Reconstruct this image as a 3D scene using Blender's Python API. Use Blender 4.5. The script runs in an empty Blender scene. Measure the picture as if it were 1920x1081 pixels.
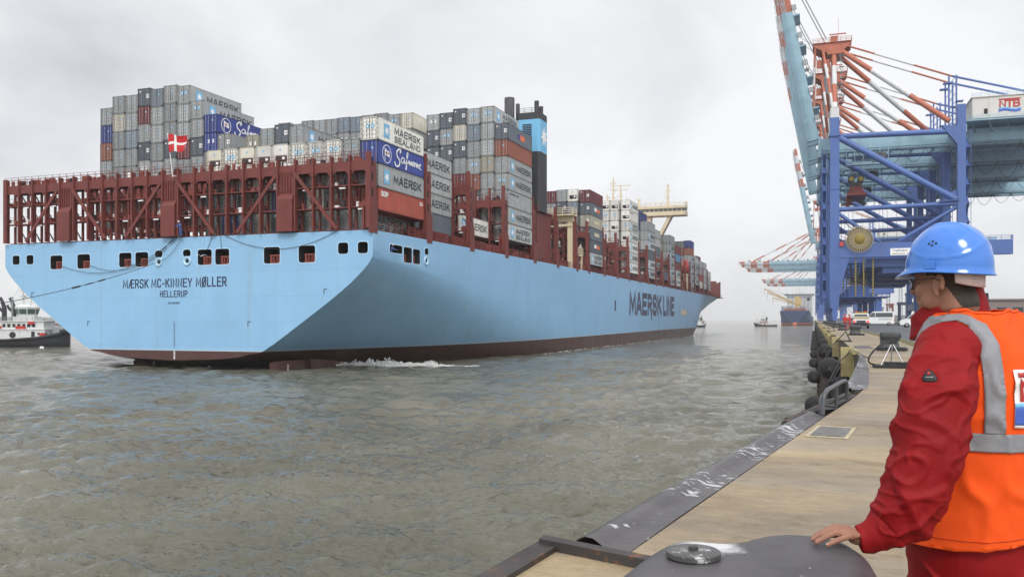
import bpy, bmesh, math, random
import numpy as np
from mathutils import Vector, Matrix, noise as mnoise
from mathutils.bvhtree import BVHTree
R = math.radians
C = bpy.context.scene.collection
random.seed(7)
# ---------------------------------------------------------------- camera, sky, sun, exposure
EYE = 6.4
TH = R(19.4)
FOC = 1605.0
cam_d = bpy.data.cameras.new('camera'); cam = bpy.data.objects.new('camera', cam_d); C.objects.link(cam)
cam.location = (0, 0, EYE); cam.rotation_euler = (R(90), 0, TH)
cam_d.sensor_width = 36; cam_d.lens = 36*FOC/1920; cam_d.shift_y = (599-540.5)/1920
cam_d.clip_start = 0.1; cam_d.clip_end = 30000
bpy.context.scene.camera = cam
bpy.context.scene.cycles.volume_bounces = 3; bpy.context.scene.cycles.max_bounces = 10
vs = bpy.context.scene.view_settings
vs.view_transform = 'Standard'; vs.look = 'None'; vs.gamma = 1; vs.exposure = 0.22; vs.use_curve_mapping = False
SUN_EL, SUN_AZ = R(46), R(158)     # azimuth from +Y clockwise: behind the camera and a little to its right
world = bpy.data.worlds.new('World'); bpy.context.scene.world = world; world.use_nodes = True
def build_world():
    nt = world.node_tree; n = nt.nodes; L = nt.links; n.clear()
    out = n.new('ShaderNodeOutputWorld'); bg = n.new('ShaderNodeBackground'); bg.inputs[1].default_value = 1.0
    sky = n.new('ShaderNodeTexSky'); sky.sky_type = 'NISHITA'; sky.sun_disc = False
    sky.sun_elevation = SUN_EL; sky.sun_rotation = SUN_AZ
    sc = n.new('ShaderNodeVectorMath'); sc.operation = 'SCALE'; sc.inputs['Scale'].default_value = 0.07
    L.new(sky.outputs[0], sc.inputs[0])
    tc = n.new('ShaderNodeTexCoord')
    mp = n.new('ShaderNodeMapping'); mp.inputs['Scale'].default_value = (1.3, 1.3, 2.6); mp.inputs['Rotation'].default_value = (0.15, 0.3, 0.5)
    L.new(tc.outputs['Generated'], mp.inputs[0])
    n1 = n.new('ShaderNodeTexNoise'); n1.inputs['Scale'].default_value = 1.5; n1.inputs['Detail'].default_value = 7; n1.inputs['Roughness'].default_value = 0.52
    n1.inputs['Distortion'].default_value = 0.35
    L.new(mp.outputs[0], n1.inputs['Vector'])
    cr = n.new('ShaderNodeValToRGB'); e = cr.color_ramp.elements
    e[0].position = 0.34; e[0].color = (0.56, 0.568, 0.60, 1)
    e[1].position = 0.60; e[1].color = (0.90, 0.905, 0.92, 1)
    m = cr.color_ramp.elements.new(0.46); m.color = (0.74, 0.747, 0.772, 1)
    L.new(n1.outputs[0], cr.inputs[0])
    # brighter cloud cover towards the hidden sun, a little darker low down in the east
    geo = n.new('ShaderNodeVectorMath'); geo.operation = 'DOT_PRODUCT'
    sd = Vector((math.sin(SUN_AZ)*math.cos(SUN_EL), math.cos(SUN_AZ)*math.cos(SUN_EL), math.sin(SUN_EL)))
    L.new(tc.outputs['Generated'], geo.inputs[0]); geo.inputs[1].default_value = sd
    mr = n.new('ShaderNodeMapRange'); mr.inputs[1].default_value = -0.2; mr.inputs[2].default_value = 1.0
    mr.inputs[3].default_value = 0.97; mr.inputs[4].default_value = 1.9
    L.new(geo.outputs['Value'], mr.inputs[0])
    ml = n.new('ShaderNodeVectorMath'); ml.operation = 'SCALE'
    L.new(cr.outputs[0], ml.inputs[0]); L.new(mr.outputs[0], ml.inputs['Scale'])
    mx = n.new('ShaderNodeMix'); mx.data_type = 'RGBA'; mx.inputs['Factor'].default_value = 0.92
    L.new(sc.outputs[0], mx.inputs['A']); L.new(ml.outputs[0], mx.inputs['B'])
    L.new(mx.outputs['Result'], bg.inputs[0]); L.new(bg.outputs[0], out.inputs[0])
build_world()
sun_d = bpy.data.lights.new('sun', 'SUN'); sun_d.energy = 1.35; sun_d.angle = R(18); sun_d.color = (1, .97, .93)
sun = bpy.data.objects.new('sun', sun_d); C.objects.link(sun)
sdv = Vector((math.sin(SUN_AZ)*math.cos(SUN_EL), math.cos(SUN_AZ)*math.cos(SUN_EL), math.sin(SUN_EL)))
sun.rotation_euler = sdv.to_track_quat('Z', 'Y').to_euler(); sun.location = (0, -30, 60)

# ---------------------------------------------------------------- helpers
def srgb(r, g, b):
    f = lambda c: (c/255/12.92) if c/255 <= .04045 else ((c/255+.055)/1.055)**2.4
    return (f(r), f(g), f(b), 1)
MATS = {}
def mat(name, col, rough=.6, metal=0, var=0.12, scale=3.0, rust=0, rustcol=(.16, .07, .035), bump=0, streak=0, spec=.4, coat=0, bscale=None, rnd=0):
    """painted / weathered surface: base colour broken up by noise, optional rust patches and vertical dirt streaks"""
    if name in MATS: return MATS[name]
    m = bpy.data.materials.new(name); m.use_nodes = True; MATS[name] = m
    nt = m.node_tree; n = nt.nodes; L = nt.links; b = n['Principled BSDF']
    b.inputs['Roughness'].default_value = rough; b.inputs['Metallic'].default_value = metal
    b.inputs['Specular IOR Level'].default_value = spec
    if coat: b.inputs['Coat Weight'].default_value = coat; b.inputs['Coat Roughness'].default_value = .1
    tc = n.new('ShaderNodeTexCoord')
    nz = n.new('ShaderNodeTexNoise'); nz.inputs['Scale'].default_value = scale; nz.inputs['Detail'].default_value = 6; nz.inputs['Roughness'].default_value = .6
    L.new(tc.outputs['Object'], nz.inputs['Vector'])
    mr = n.new('ShaderNodeMapRange'); mr.inputs[1].default_value = .3; mr.inputs[2].default_value = .7
    mr.inputs[3].default_value = 1-var; mr.inputs[4].default_value = 1+var
    L.new(nz.outputs[0], mr.inputs[0])
    cur = n.new('ShaderNodeVectorMath'); cur.operation = 'SCALE'; cur.inputs[0].default_value = tuple(col[:3])
    L.new(mr.outputs[0], cur.inputs['Scale']); o = cur.outputs[0]
    if rnd:      # every box has faded differently
        oi = n.new('ShaderNodeObjectInfo'); r2 = n.new('ShaderNodeMapRange'); r2.inputs[3].default_value = 1-rnd; r2.inputs[4].default_value = 1+rnd; L.new(oi.outputs['Random'], r2.inputs[0])
        s2 = n.new('ShaderNodeVectorMath'); s2.operation = 'SCALE'; L.new(o, s2.inputs[0]); L.new(r2.outputs[0], s2.inputs['Scale']); o = s2.outputs[0]
        ad = n.new('ShaderNodeVectorMath'); ad.operation = 'ADD'; L.new(tc.outputs['Object'], ad.inputs[0]); sc9 = n.new('ShaderNodeMath'); sc9.operation = 'MULTIPLY'; sc9.inputs[1].default_value = 50; L.new(oi.outputs['Random'], sc9.inputs[0]); L.new(sc9.outputs[0], ad.inputs[1]); L.new(ad.outputs[0], nz.inputs['Vector'])
    def over(o, fac, c):
        mx = n.new('ShaderNodeMix'); mx.data_type = 'RGBA'; L.new(fac, mx.inputs['Factor']); L.new(o, mx.inputs['A'])
        mx.inputs['B'].default_value = tuple(c[:3])+(1,); return mx.outputs['Result']
    if streak:
        mp = n.new('ShaderNodeMapping'); mp.inputs['Scale'].default_value = (1.3, 1.3, .05); L.new(tc.outputs['Object'], mp.inputs[0])
        n2 = n.new('ShaderNodeTexNoise'); n2.inputs['Scale'].default_value = scale*1.5; n2.inputs['Detail'].default_value = 5; L.new(mp.outputs[0], n2.inputs['Vector'])
        m2 = n.new('ShaderNodeMapRange'); m2.inputs[1].default_value = .52; m2.inputs[2].default_value = .8; m2.inputs[3].default_value = 0; m2.inputs[4].default_value = streak
        L.new(n2.outputs[0], m2.inputs[0]); o = over(o, m2.outputs[0], (.09, .065, .05))
    if rust:
        n3 = n.new('ShaderNodeTexNoise'); n3.inputs['Scale'].default_value = scale*2.3; n3.inputs['Detail'].default_value = 8; n3.inputs['Roughness'].default_value = .7; L.new(tc.outputs['Object'], n3.inputs['Vector'])
        m3 = n.new('ShaderNodeMapRange'); m3.inputs[1].default_value = .68-rust*.25; m3.inputs[2].default_value = .74-rust*.2; L.new(n3.outputs[0], m3.inputs[0])
        o = over(o, m3.outputs[0], rustcol)
    L.new(o, b.inputs['Base Color'])
    if bump:
        bp = n.new('ShaderNodeBump'); bp.inputs['Strength'].default_value = bump; bp.inputs['Distance'].default_value = .02
        n4 = n.new('ShaderNodeTexNoise'); n4.inputs['Scale'].default_value = bscale or scale*6; n4.inputs['Detail'].default_value = 6; L.new(tc.outputs['Object'], n4.inputs['Vector'])
        L.new(n4.outputs[0], bp.inputs['Height']); L.new(bp.outputs[0], b.inputs['Normal'])
    return m
def tag(o, label=None, cat=None, group=None, kind=None):
    if label: o['label'] = label
    if cat: o['category'] = cat
    if group: o['group'] = group
    if kind: o['kind'] = kind
    return o
def empty(name, loc=(0, 0, 0), rz=0, label=None, cat=None, group=None):
    o = bpy.data.objects.new(name, None); C.objects.link(o); o.location = loc; o.rotation_euler = (0, 0, rz)
    o.empty_display_size = .3
    return tag(o, label, cat, group)
class MB:
    def __init__(s): s.v = []; s.f = []; s.mi = []; s.sm = []
    def add(s, vs_, fs, mi=0, smooth=False):
        k = len(s.v); s.v += [tuple(p) for p in vs_]; s.f += [tuple(i+k for i in f) for f in fs]
        s.mi += [mi]*len(fs); s.sm += [smooth]*len(fs); return s
    def box(s, x0, x1, y0, y1, z0, z1, mi=0, M=None):
        p = [(x, y, z) for z in (z0, z1) for x, y in ((x0, y0), (x1, y0), (x1, y1), (x0, y1))]
        if M is not None: p = [M @ Vector(q) for q in p]
        return s.add(p, [(3, 2, 1, 0), (4, 5, 6, 7), (0, 1, 5, 4), (1, 2, 6, 5), (2, 3, 7, 6), (3, 0, 4, 7)], mi)
    def bar(s, a, b, w=.2, h=None, mi=0, up=(0, 0, 1)):
        a, b = Vector(a), Vector(b); h = h or w; d = (b-a).normalized(); u = Vector(up)
        if abs(d.dot(u)) > .98: u = Vector((0, 1, 0))
        r = d.cross(u).normalized(); u = r.cross(d)
        p = [q+r*i*w/2+u*j*h/2 for q in (a, b) for i, j in ((-1, -1), (1, -1), (1, 1), (-1, 1))]
        return s.add(p, [(0, 1, 2, 3), (7, 6, 5, 4), (0, 4, 5, 1), (1, 5, 6, 2), (2, 6, 7, 3), (3, 7, 4, 0)], mi)
    def tube(s, pts, r, n=8, mi=0, caps=True, smooth=True):
        pts = [Vector(p) for p in pts]; rr = r if isinstance(r, (list, tuple)) else [r]*len(pts)
        vs_ = []; prev = None
        for i, p in enumerate(pts):
            d = (pts[min(i+1, len(pts)-1)]-pts[max(i-1, 0)]).normalized()
            if prev is None:
                u = Vector((0, 0, 1)) if abs(d.z) < .9 else Vector((0, 1, 0)); x = d.cross(u).normalized()
            else: x = (prev-d*prev.dot(d)).normalized()
            prev = x; y = d.cross(x)
            vs_ += [p+(x*math.cos(2*math.pi*k/n)+y*math.sin(2*math.pi*k/n))*rr[i] for k in range(n)]
        fs = [(i*n+k, i*n+(k+1) % n, (i+1)*n+(k+1) % n, (i+1)*n+k) for i in range(len(pts)-1) for k in range(n)]
        s.add(vs_, fs, mi, smooth)
        if caps:
            s.add(vs_[:n], [tuple(range(n))[::-1]], mi); s.add(vs_[-n:], [tuple(range(n))], mi)
        return s
    def lathe(s, prof, c=(0, 0, 0), n=20, mi=0, axis=(0, 0, 1), smooth=True, sx=1, sy=1):
        q = Vector((0, 0, 1)).rotation_difference(Vector(axis)); c = Vector(c); vs_ = []
        for r, z in prof: vs_ += [c+q @ Vector((sx*r*math.cos(2*math.pi*k/n), sy*r*math.sin(2*math.pi*k/n), z)) for k in range(n)]
        fs = [(i*n+k, i*n+(k+1) % n, (i+1)*n+(k+1) % n, (i+1)*n+k) for i in range(len(prof)-1) for k in range(n)]
        s.add(vs_, fs, mi, smooth)
        s.add(vs_[:n], [tuple(range(n))[::-1]], mi); s.add(vs_[-n:], [tuple(range(n))], mi); return s
    def prism(s, poly, y0, y1, mi=0, f=lambda a, b, c: (a, c, b)):
        """extrude 2-D polygon (a,b) from c=y0 to y1; f maps (a,b,c)->xyz"""
        n = len(poly); vs_ = [f(a, b, y0) for a, b in poly]+[f(a, b, y1) for a, b in poly]
        return s.add(vs_, [tuple(range(n)), tuple(range(2*n-1, n-1, -1))]+[(i, i+n, (i+1) % n+n, (i+1) % n) for i in range(n)], mi)
    def loft(s, rings, mi=0, closed=True, caps=True, smooth=True):
        n = len(rings[0]); vs_ = [p for r in rings for p in r]; m = n if closed else n-1
        fs = [(i*n+k, i*n+(k+1) % n, (i+1)*n+(k+1) % n, (i+1)*n+k) for i in range(len(rings)-1) for k in range(m)]
        s.add(vs_, fs, mi, smooth)
        if caps: s.add(rings[0], [tuple(range(n))[::-1]], mi); s.add(rings[-1], [tuple(range(n))], mi)
        return s
    def mesh(s, name, mats):
        me = bpy.data.meshes.new(name); me.from_pydata([tuple(p) for p in s.v], [], s.f)
        for m in (mats if isinstance(mats, (list, tuple)) else [mats]): me.materials.append(m)
        me.polygons.foreach_set('material_index', s.mi); me.polygons.foreach_set('use_smooth', s.sm)
        me.update(); return me
    def build(s, name, mats, parent=None, fix=True, weld=False, bevel=0, sharp=None):
        me = s.mesh(name, mats)
        bm = bmesh.new(); bm.from_mesh(me)
        if weld: bmesh.ops.remove_doubles(bm, verts=bm.verts, dist=weld if weld is not True else 1e-4)
        if fix: bmesh.ops.recalc_face_normals(bm, faces=bm.faces)
        bm.to_mesh(me); bm.free()
        o = bpy.data.objects.new(name, me); C.objects.link(o); o.parent = parent
        if bevel:
            b = o.modifiers.new('bevel', 'BEVEL'); b.width = bevel; b.segments = 2; b.limit_method = 'ANGLE'
        return o
def struct(o): o['kind'] = 'structure'; return o
def copy_tree(o, parent=None, depth=0):
    c = o.copy(); C.objects.link(c)
    if parent is not None: c.parent = parent
    for ch in list(o.children): copy_tree(ch, c, depth+1)
    return c
def bake(o):
    """apply the modifiers of o"""
    dg = bpy.context.evaluated_depsgraph_get(); dg.update()
    me = bpy.data.meshes.new_from_object(o.evaluated_get(dg)); o.modifiers.clear(); o.data = me; return o
_tc = {}
def text_mesh(txt, size=1, bold=0, ext=.02, sx=1, align='CENTER', spacing=1.0, shear=0):
    """lettering as a mesh in its own XY plane"""
    key = (txt, size, bold, ext, sx, align, spacing, shear)
    if key in _tc: return _tc[key]
    cu = bpy.data.curves.new('lettering', 'FONT'); cu.body = txt; cu.size = size; cu.extrude = ext; cu.offset = bold
    cu.align_x = align; cu.align_y = 'CENTER'; cu.space_character = spacing; cu.shear = shear; cu.resolution_u = 3
    o = bpy.data.objects.new('t', cu); C.objects.link(o)
    dg = bpy.context.evaluated_depsgraph_get(); me = bpy.data.meshes.new_from_object(o.evaluated_get(dg))
    bpy.data.objects.remove(o); bpy.data.curves.remove(cu)
    if sx != 1:
        me.transform(Matrix.Diagonal((sx, 1, 1, 1)))
    _tc[key] = me; return me
def lettering(name, me, M, m, parent=None):
    me = me.copy(); me.transform(M); me.materials.clear(); me.materials.append(m)
    o = bpy.data.objects.new(name, me); C.objects.link(o); o.parent = parent; return o
cT, sT = math.cos(TH), math.sin(TH)
def at(px, py, d):
    """world point seen at photograph pixel (px,py) at depth d"""
    r = (px-960)/FOC*d
    return Vector((r*cT-d*sT, r*sT+d*cT, EYE+(599-py)/FOC*d))
def star(mb, c, r, ax, ay, off, mi, n=7, ri=.45):
    """seven-pointed star as a thin prism; c centre, ax/ay plane axes, off = outward vector"""
    c, ax, ay, off = map(Vector, (c, ax, ay, off)); p = []
    for k in range(2*n):
        a = math.pi/2+math.pi*k/n; q = r if k % 2 == 0 else r*ri
        p.append(c+ax*q*math.cos(a)+ay*q*math.sin(a))
    vs_ = p+[q+off for q in p]; m = len(p); cc = c+off
    mb.add(vs_+[cc], [(i+m, (i+1) % m+m, 2*m) for i in range(m)]+[(i, (i+1) % m, (i+1) % m+m, i+m) for i in range(m)], mi)
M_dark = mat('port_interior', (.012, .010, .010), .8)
M_red = mat('lashing_red', (.155, .034, .028), .55, var=.16, scale=.6, streak=.35, rust=.15)
M_redd = mat('fairlead_red', (.24, .06, .045), .6, var=.2)
M_cream = mat('cream_paint', (.66, .56, .38), .5, var=.08, scale=.4, streak=.2)
M_white = mat('white_paint', (.72, .72, .70), .45, var=.06, scale=.6, streak=.15)
M_steel = mat('galvanised', (.30, .31, .32), .5, metal=.3, var=.15)
M_black = mat('black_paint', (.02, .021, .024), .5, var=.3)
M_glass = mat('dark_glass', (.02, .03, .035), .12, spec=.8, var=.05)
M_navytext = mat('lettering_navy', (.012, .018, .055), .5, var=.05)
M_greytext = mat('lettering_grey', (.060, .060, .105), .5, var=.12)
M_rim = mat('port_rim_paint', (.42, .62, .78), .5)
M_wht = mat('marking_white', (.85, .85, .85), .5, var=.03)
M_ltblue = mat('logo_blue', (.17, .45, .69), .5, var=.05)
# stroke lettering: every character is a set of pen lines in a 1 x 1 box
_c = .22
GL = {'A': [[(0, 0), (.42, 1), (.58, 1), (1, 0)], [(.17, .3), (.83, .3)]], 'E': [[(1, 1), (.05, 1), (.05, 0), (1, 0)], [(.05, .52), (.85, .52)]], 'M': [[(.0, 0), (.08, 1), (.5, .18), (.92, 1), (1, 0)]],
      'R': [[(.05, 0), (.05, 1), (.75, 1), (.95, .85), (.95, .62), (.75, .47), (.05, .47)], [(.5, .47), (1, 0)]], 'S': [[(.95, .8), (.8, 1), (.2, 1), (.05, .82), (.05, .68), (.22, .53), (.78, .47), (.95, .32), (.95, .18), (.8, 0), (.2, 0), (.03, .2)]],
      'K': [[(.05, 0), (.05, 1)], [(.95, 1), (.08, .45)], [(.35, .6), (1, 0)]], 'L': [[(.05, 1), (.05, 0), (.95, 0)]], 'D': [[(.05, 0), (.05, 1), (.68, 1), (.95, .75), (.95, .25), (.68, 0), (.05, 0)]],
      'N': [[(.05, 0), (.05, 1), (.95, 0), (.95, 1)]], 'I': [[(.5, 0), (.5, 1)]], 'C': [[(.95, .8), (.75, 1), (.25, 1), (.05, .78), (.05, .22), (.25, 0), (.75, 0), (.95, .2)]],
      'O': [[(.25, 0), (.05, .25), (.05, .75), (.25, 1), (.75, 1), (.95, .75), (.95, .25), (.75, 0), (.25, 0)]], 'Y': [[(0, 1), (.5, .45), (1, 1)], [(.5, .45), (.5, 0)]], 'H': [[(.05, 0), (.05, 1)], [(.95, 0), (.95, 1)], [(.05, .5), (.95, .5)]],
      'U': [[(.05, 1), (.05, .22), (.25, 0), (.75, 0), (.95, .22), (.95, 1)]], 'P': [[(.05, 0), (.05, 1), (.75, 1), (.95, .84), (.95, .6), (.75, .45), (.05, .45)]], 'T': [[(0, 1), (1, 1)], [(.5, 1), (.5, 0)]],
      'B': [[(.05, 0), (.05, 1), (.72, 1), (.88, .85), (.88, .66), (.72, .53), (.05, .53)], [(.72, .53), (.95, .38), (.95, .15), (.75, 0), (.05, 0)]], 'G': [[(.95, .8), (.75, 1), (.25, 1), (.05, .78), (.05, .22), (.25, 0), (.75, 0), (.95, .2), (.95, .5), (.55, .5)]],
      'F': [[(1, 1), (.05, 1), (.05, 0)], [(.05, .52), (.85, .52)]], 'W': [[(0, 1), (.22, 0), (.5, .8), (.78, 0), (1, 1)]], 'V': [[(0, 1), (.5, 0), (1, 1)]], '-': [[(.1, .42), (.9, .42)]], ' ': [], '3': [[(.05, 1), (.95, 1), (.45, .58), (.8, .5), (.95, .3), (.8, .02), (.2, 0), (.03, .2)]],
      '4': [[(.7, 0), (.7, 1), (0, .3), (1, .3)]], '0': [[(.25, 0), (.05, .25), (.05, .75), (.25, 1), (.75, 1), (.95, .75), (.95, .25), (.75, 0), (.25, 0)]], '1': [[(.25, .8), (.55, 1), (.55, 0)]], '9': [[(.95, .5), (.2, .45), (.05, .7), (.2, 1), (.8, 1), (.95, .8), (.95, .3), (.75, 0), (.2, 0)]],
      '6': [[(.05, .5), (.8, .55), (.95, .3), (.8, 0), (.2, 0), (.05, .2), (.05, .7), (.25, 1), (.8, 1)]], '7': [[(.05, 1), (.95, 1), (.4, 0)]], 'Æ': [[(0, 0), (.42, 1), (1, 1)], [(.52, 1), (.52, 0), (1, 0)], [(.17, .35), (.52, .35)], [(.52, .53), (.92, .53)]],
      'Ø': [[(.25, 0), (.05, .25), (.05, .75), (.25, 1), (.75, 1), (.95, .75), (.95, .25), (.75, 0), (.25, 0)], [(.0, -.08), (1, 1.08)]]}
WD = {'I': .22, ' ': .45, 'M': 1.12, 'Æ': 1.35, 'W': 1.2, '-': .5, '1': .5, 'L': .85}
def stroke_text(txt, width, height, th, gap=.34, wk=1.0):
    """mesh of the lettering, width x height, centred, in the XY plane; th = pen width, all in metres"""
    ws = [WD.get(c, .9)*wk for c in txt]; tot = sum(ws)+gap*(len(txt)-1); k = (width-th)/tot; hh = height-th; x = -width/2+th/2; mb = MB()
    for c, w in zip(txt, ws):
        for line in GL[c]:
            P = [Vector((x+a*w*k, -hh/2+b*hh, 0)) for a, b in line]
            closed = (P[0]-P[-1]).length < 1e-6; n_ = len(P); Lf = []; Rt = []
            for i, p in enumerate(P):
                a = P[i-1] if i > 0 else (P[-2] if closed else None); b = P[i+1] if i < n_-1 else (P[1] if closed else None)
                if a is None: d = (b-p).normalized(); m_ = Vector((-d.y, d.x, 0)); q = 1; p = p-d*th*.45
                elif b is None: d = (p-a).normalized(); m_ = Vector((-d.y, d.x, 0)); q = 1; p = p+d*th*.45
                else:
                    d1 = (p-a).normalized(); d2 = (b-p).normalized(); m_ = (Vector((-d1.y, d1.x, 0))+Vector((-d2.y, d2.x, 0)))
                    m_ = m_.normalized() if m_.length > 1e-4 else Vector((-d1.y, d1.x, 0)); q = min(1/max(.35, m_.dot(Vector((-d1.y, d1.x, 0)))), 1.8)
                Lf.append(p+m_*th/2*q); Rt.append(p-m_*th/2*q)
            for i in range(n_-1): mb.add([Rt[i], Rt[i+1], Lf[i+1], Lf[i]], [(0, 1, 2, 3)])
        x += (w+gap)*k
    # give the strokes thickness; each stroke 0.3 mm above the one before so that crossings stay clean
    out = MB(); nq = len(mb.f)
    for i, f in enumerate(mb.f):
        q = [Vector(mb.v[j]) for j in f]; z = .008+.0002*(i % 40)
        out.add([(p.x, p.y, -.004) for p in q]+[(p.x, p.y, z) for p in q], [(4, 5, 6, 7), (0, 1, 5, 4), (1, 2, 6, 5), (2, 3, 7, 6), (3, 0, 4, 7)])
    return out.mesh('lettering', [])
def put_text(txt, width, height, th, M, m, parent=None, gap=.34, wk=1.0, name='lettering'):
    me = stroke_text(txt, width, height, th, gap, wk); me.transform(M); me.materials.append(m)
    o = bpy.data.objects.new(name, me); C.objects.link(o); o.parent = parent; return o
# ================================================================ WATER
def ss(a, b, x): t = np.clip((x-a)/(b-a), 0, 1); return t*t*(3-2*t)
def water_material():
    m = bpy.data.materials.new('river_water'); m.use_nodes = True
    nt = m.node_tree; n = nt.nodes; L = nt.links; b = n['Principled BSDF']
    b.inputs['Roughness'].default_value = .10; b.inputs['IOR'].default_value = 1.33; b.inputs['Specular IOR Level'].default_value = .5
    tc = n.new('ShaderNodeTexCoord')
    nz = n.new('ShaderNodeTexNoise'); nz.inputs['Scale'].default_value = .045; nz.inputs['Detail'].default_value = 6; nz.inputs['Distortion'].default_value = .8; L.new(tc.outputs['Object'], nz.inputs['Vector'])
    cr = n.new('ShaderNodeValToRGB'); cr.color_ramp.elements[0].position = .36; cr.color_ramp.elements[0].color = (.090, .088, .066, 1)
    cr.color_ramp.elements[1].position = .64; cr.color_ramp.elements[1].color = (.150, .145, .110, 1); L.new(nz.outputs[0], cr.inputs[0])
    # small white foam flecks on the steepest crests (vertex attribute written from the waves)
    at_ = n.new('ShaderNodeAttribute'); at_.attribute_name = 'foam'
    fn_ = n.new('ShaderNodeTexNoise'); fn_.inputs['Scale'].default_value = 2.6; fn_.inputs['Detail'].default_value = 8; fn_.inputs['Roughness'].default_value = .75; L.new(tc.outputs['Object'], fn_.inputs['Vector'])
    ad = n.new('ShaderNodeMath'); ad.operation = 'ADD'; L.new(at_.outputs['Fac'], ad.inputs[0]); L.new(fn_.outputs[0], ad.inputs[1])
    mr = n.new('ShaderNodeMapRange'); mr.inputs[1].default_value = 1.12; mr.inputs[2].default_value = 1.26; L.new(ad.outputs[0], mr.inputs[0])
    mx = n.new('ShaderNodeMix'); mx.data_type = 'RGBA'; L.new(mr.outputs[0], mx.inputs['Factor']); L.new(cr.outputs[0], mx.inputs['A']); mx.inputs['B'].default_value = (.62, .62, .58, 1)
    L.new(mx.outputs['Result'], b.inputs['Base Color'])
    rr = n.new('ShaderNodeMapRange'); rr.inputs[3].default_value = .07; rr.inputs[4].default_value = .6; L.new(mr.outputs[0], rr.inputs[0]); L.new(rr.outputs[0], b.inputs['Roughness'])
    def bump(scale, sc3, dist, prev=None, rot=0, strength=1., ridge=True):
        mp = n.new('ShaderNodeMapping'); mp.inputs['Scale'].default_value = sc3; mp.inputs['Rotation'].default_value = (0, 0, rot); L.new(tc.outputs['Object'], mp.inputs[0])
        t = n.new('ShaderNodeTexNoise'); t.inputs['Scale'].default_value = scale; t.inputs['Detail'].default_value = 4; t.inputs['Roughness'].default_value = .55; t.inputs['Distortion'].default_value = .4; L.new(mp.outputs[0], t.inputs['Vector'])
        q = n.new('ShaderNodeMath'); q.operation = 'ABSOLUTE'; s = n.new('ShaderNodeMath'); s.operation = 'SUBTRACT'; L.new(t.outputs[0], s.inputs[0]); s.inputs[1].default_value = .5; L.new(s.outputs[0], q.inputs[0])
        iv = n.new('ShaderNodeMath'); iv.operation = 'MULTIPLY'; iv.inputs[1].default_value = -2; L.new(q.outputs[0], iv.inputs[0])
        bp = n.new('ShaderNodeBump'); bp.inputs['Strength'].default_value = strength; bp.inputs['Distance'].default_value = dist; L.new(iv.outputs[0] if ridge else t.outputs[0], bp.inputs['Height'])
        if prev: L.new(prev.outputs[0], bp.inputs['Normal'])
        return bp
    a = bump(.6, (.5, 1, 1), .30, None, 0, 1., False); c = bump(1.9, (.5, 1, 1), .22, a, 0, 1., False); d = bump(5.5, (.55, 1, 1), .06, c, 0, 1., False)
    L.new(d.outputs[0], b.inputs['Normal'])
    return m
def make_water():
    # polar sheet round the quay head: fine where waves are seen close, coarse towards the horizon
    rg = np.random.default_rng(5)
    ang = np.concatenate([np.linspace(-36, 36, 1150), np.linspace(38, 322, 72)]); ang = np.radians(ang)
    p = np.concatenate([np.linspace(420, 60, 560), np.linspace(59.4, 6, 150), np.geomspace(5.6, .75, 22)])
    rad = EYE*856/p; rad = np.concatenate([[1.0], rad, [6500, 9000]])
    A, Rr = np.meshgrid(ang, rad); phi = TH-A*1.0            # angle to the right of the view axis
    X = -np.sin(TH-A)*Rr; Y = np.cos(TH-A)*Rr
    sp = np.gradient(rad)[:, None]*np.ones_like(A)
    Z = np.zeros_like(X); DX = np.zeros_like(X); DY = np.zeros_like(X); ST = np.zeros_like(X)
    damp_ship = 1.0
    for k in range(84):
        lam = .40*(8/.40)**(rg.random()**1.45); th = R(-62)+rg.normal()*.62; kk = 2*np.pi/lam; amp = .0104*lam**.72*(.6+.8*rg.random())
        att = np.clip((lam/sp-1.3)/1.6, 0, 1)
        ph = kk*(X*np.cos(th)+Y*np.sin(th))+rg.random()*6.28+.9*np.sin(kk*.13*(X*np.sin(th)-Y*np.cos(th))+rg.random()*6)
        s, c = np.sin(ph), np.cos(ph)
        Z += amp*att*s; DX += -amp*.85*att*c*np.cos(th); DY += -amp*.85*att*c*np.sin(th); ST += amp*kk*att*s
    foam = np.clip((ST-.52)/.3, 0, 1)*.52
    V = np.stack([X+DX, Y+DY, Z], -1).reshape(-1, 3)
    nr, na = X.shape
    i = np.arange(nr-1)[:, None]; j = np.arange(na)[None, :]; j2 = (j+1) % na
    F = np.stack([i*na+j, i*na+j2, (i+1)*na+j2, (i+1)*na+j], -1).reshape(-1, 4)
    me = bpy.data.meshes.new('water'); me.vertices.add(len(V)); me.vertices.foreach_set('co', V.ravel().astype(np.float32))
    me.loops.add(F.size); me.loops.foreach_set('vertex_index', F.ravel().astype(np.int32)); me.polygons.add(len(F))
    me.polygons.foreach_set('loop_start', np.arange(0, F.size, 4, dtype=np.int32)); me.polygons.foreach_set('use_smooth', np.ones(len(F), bool))
    me.update(calc_edges=True); a = me.attributes.new('foam', 'FLOAT', 'POINT'); a.data.foreach_set('value', foam.ravel().astype(np.float32))
    me.materials.append(water_material()); o = bpy.data.objects.new('water', me); C.objects.link(o); struct(o)
    if me.polygons[5000].normal.z < 0: me.flip_normals()
    return o
make_water()
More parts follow.
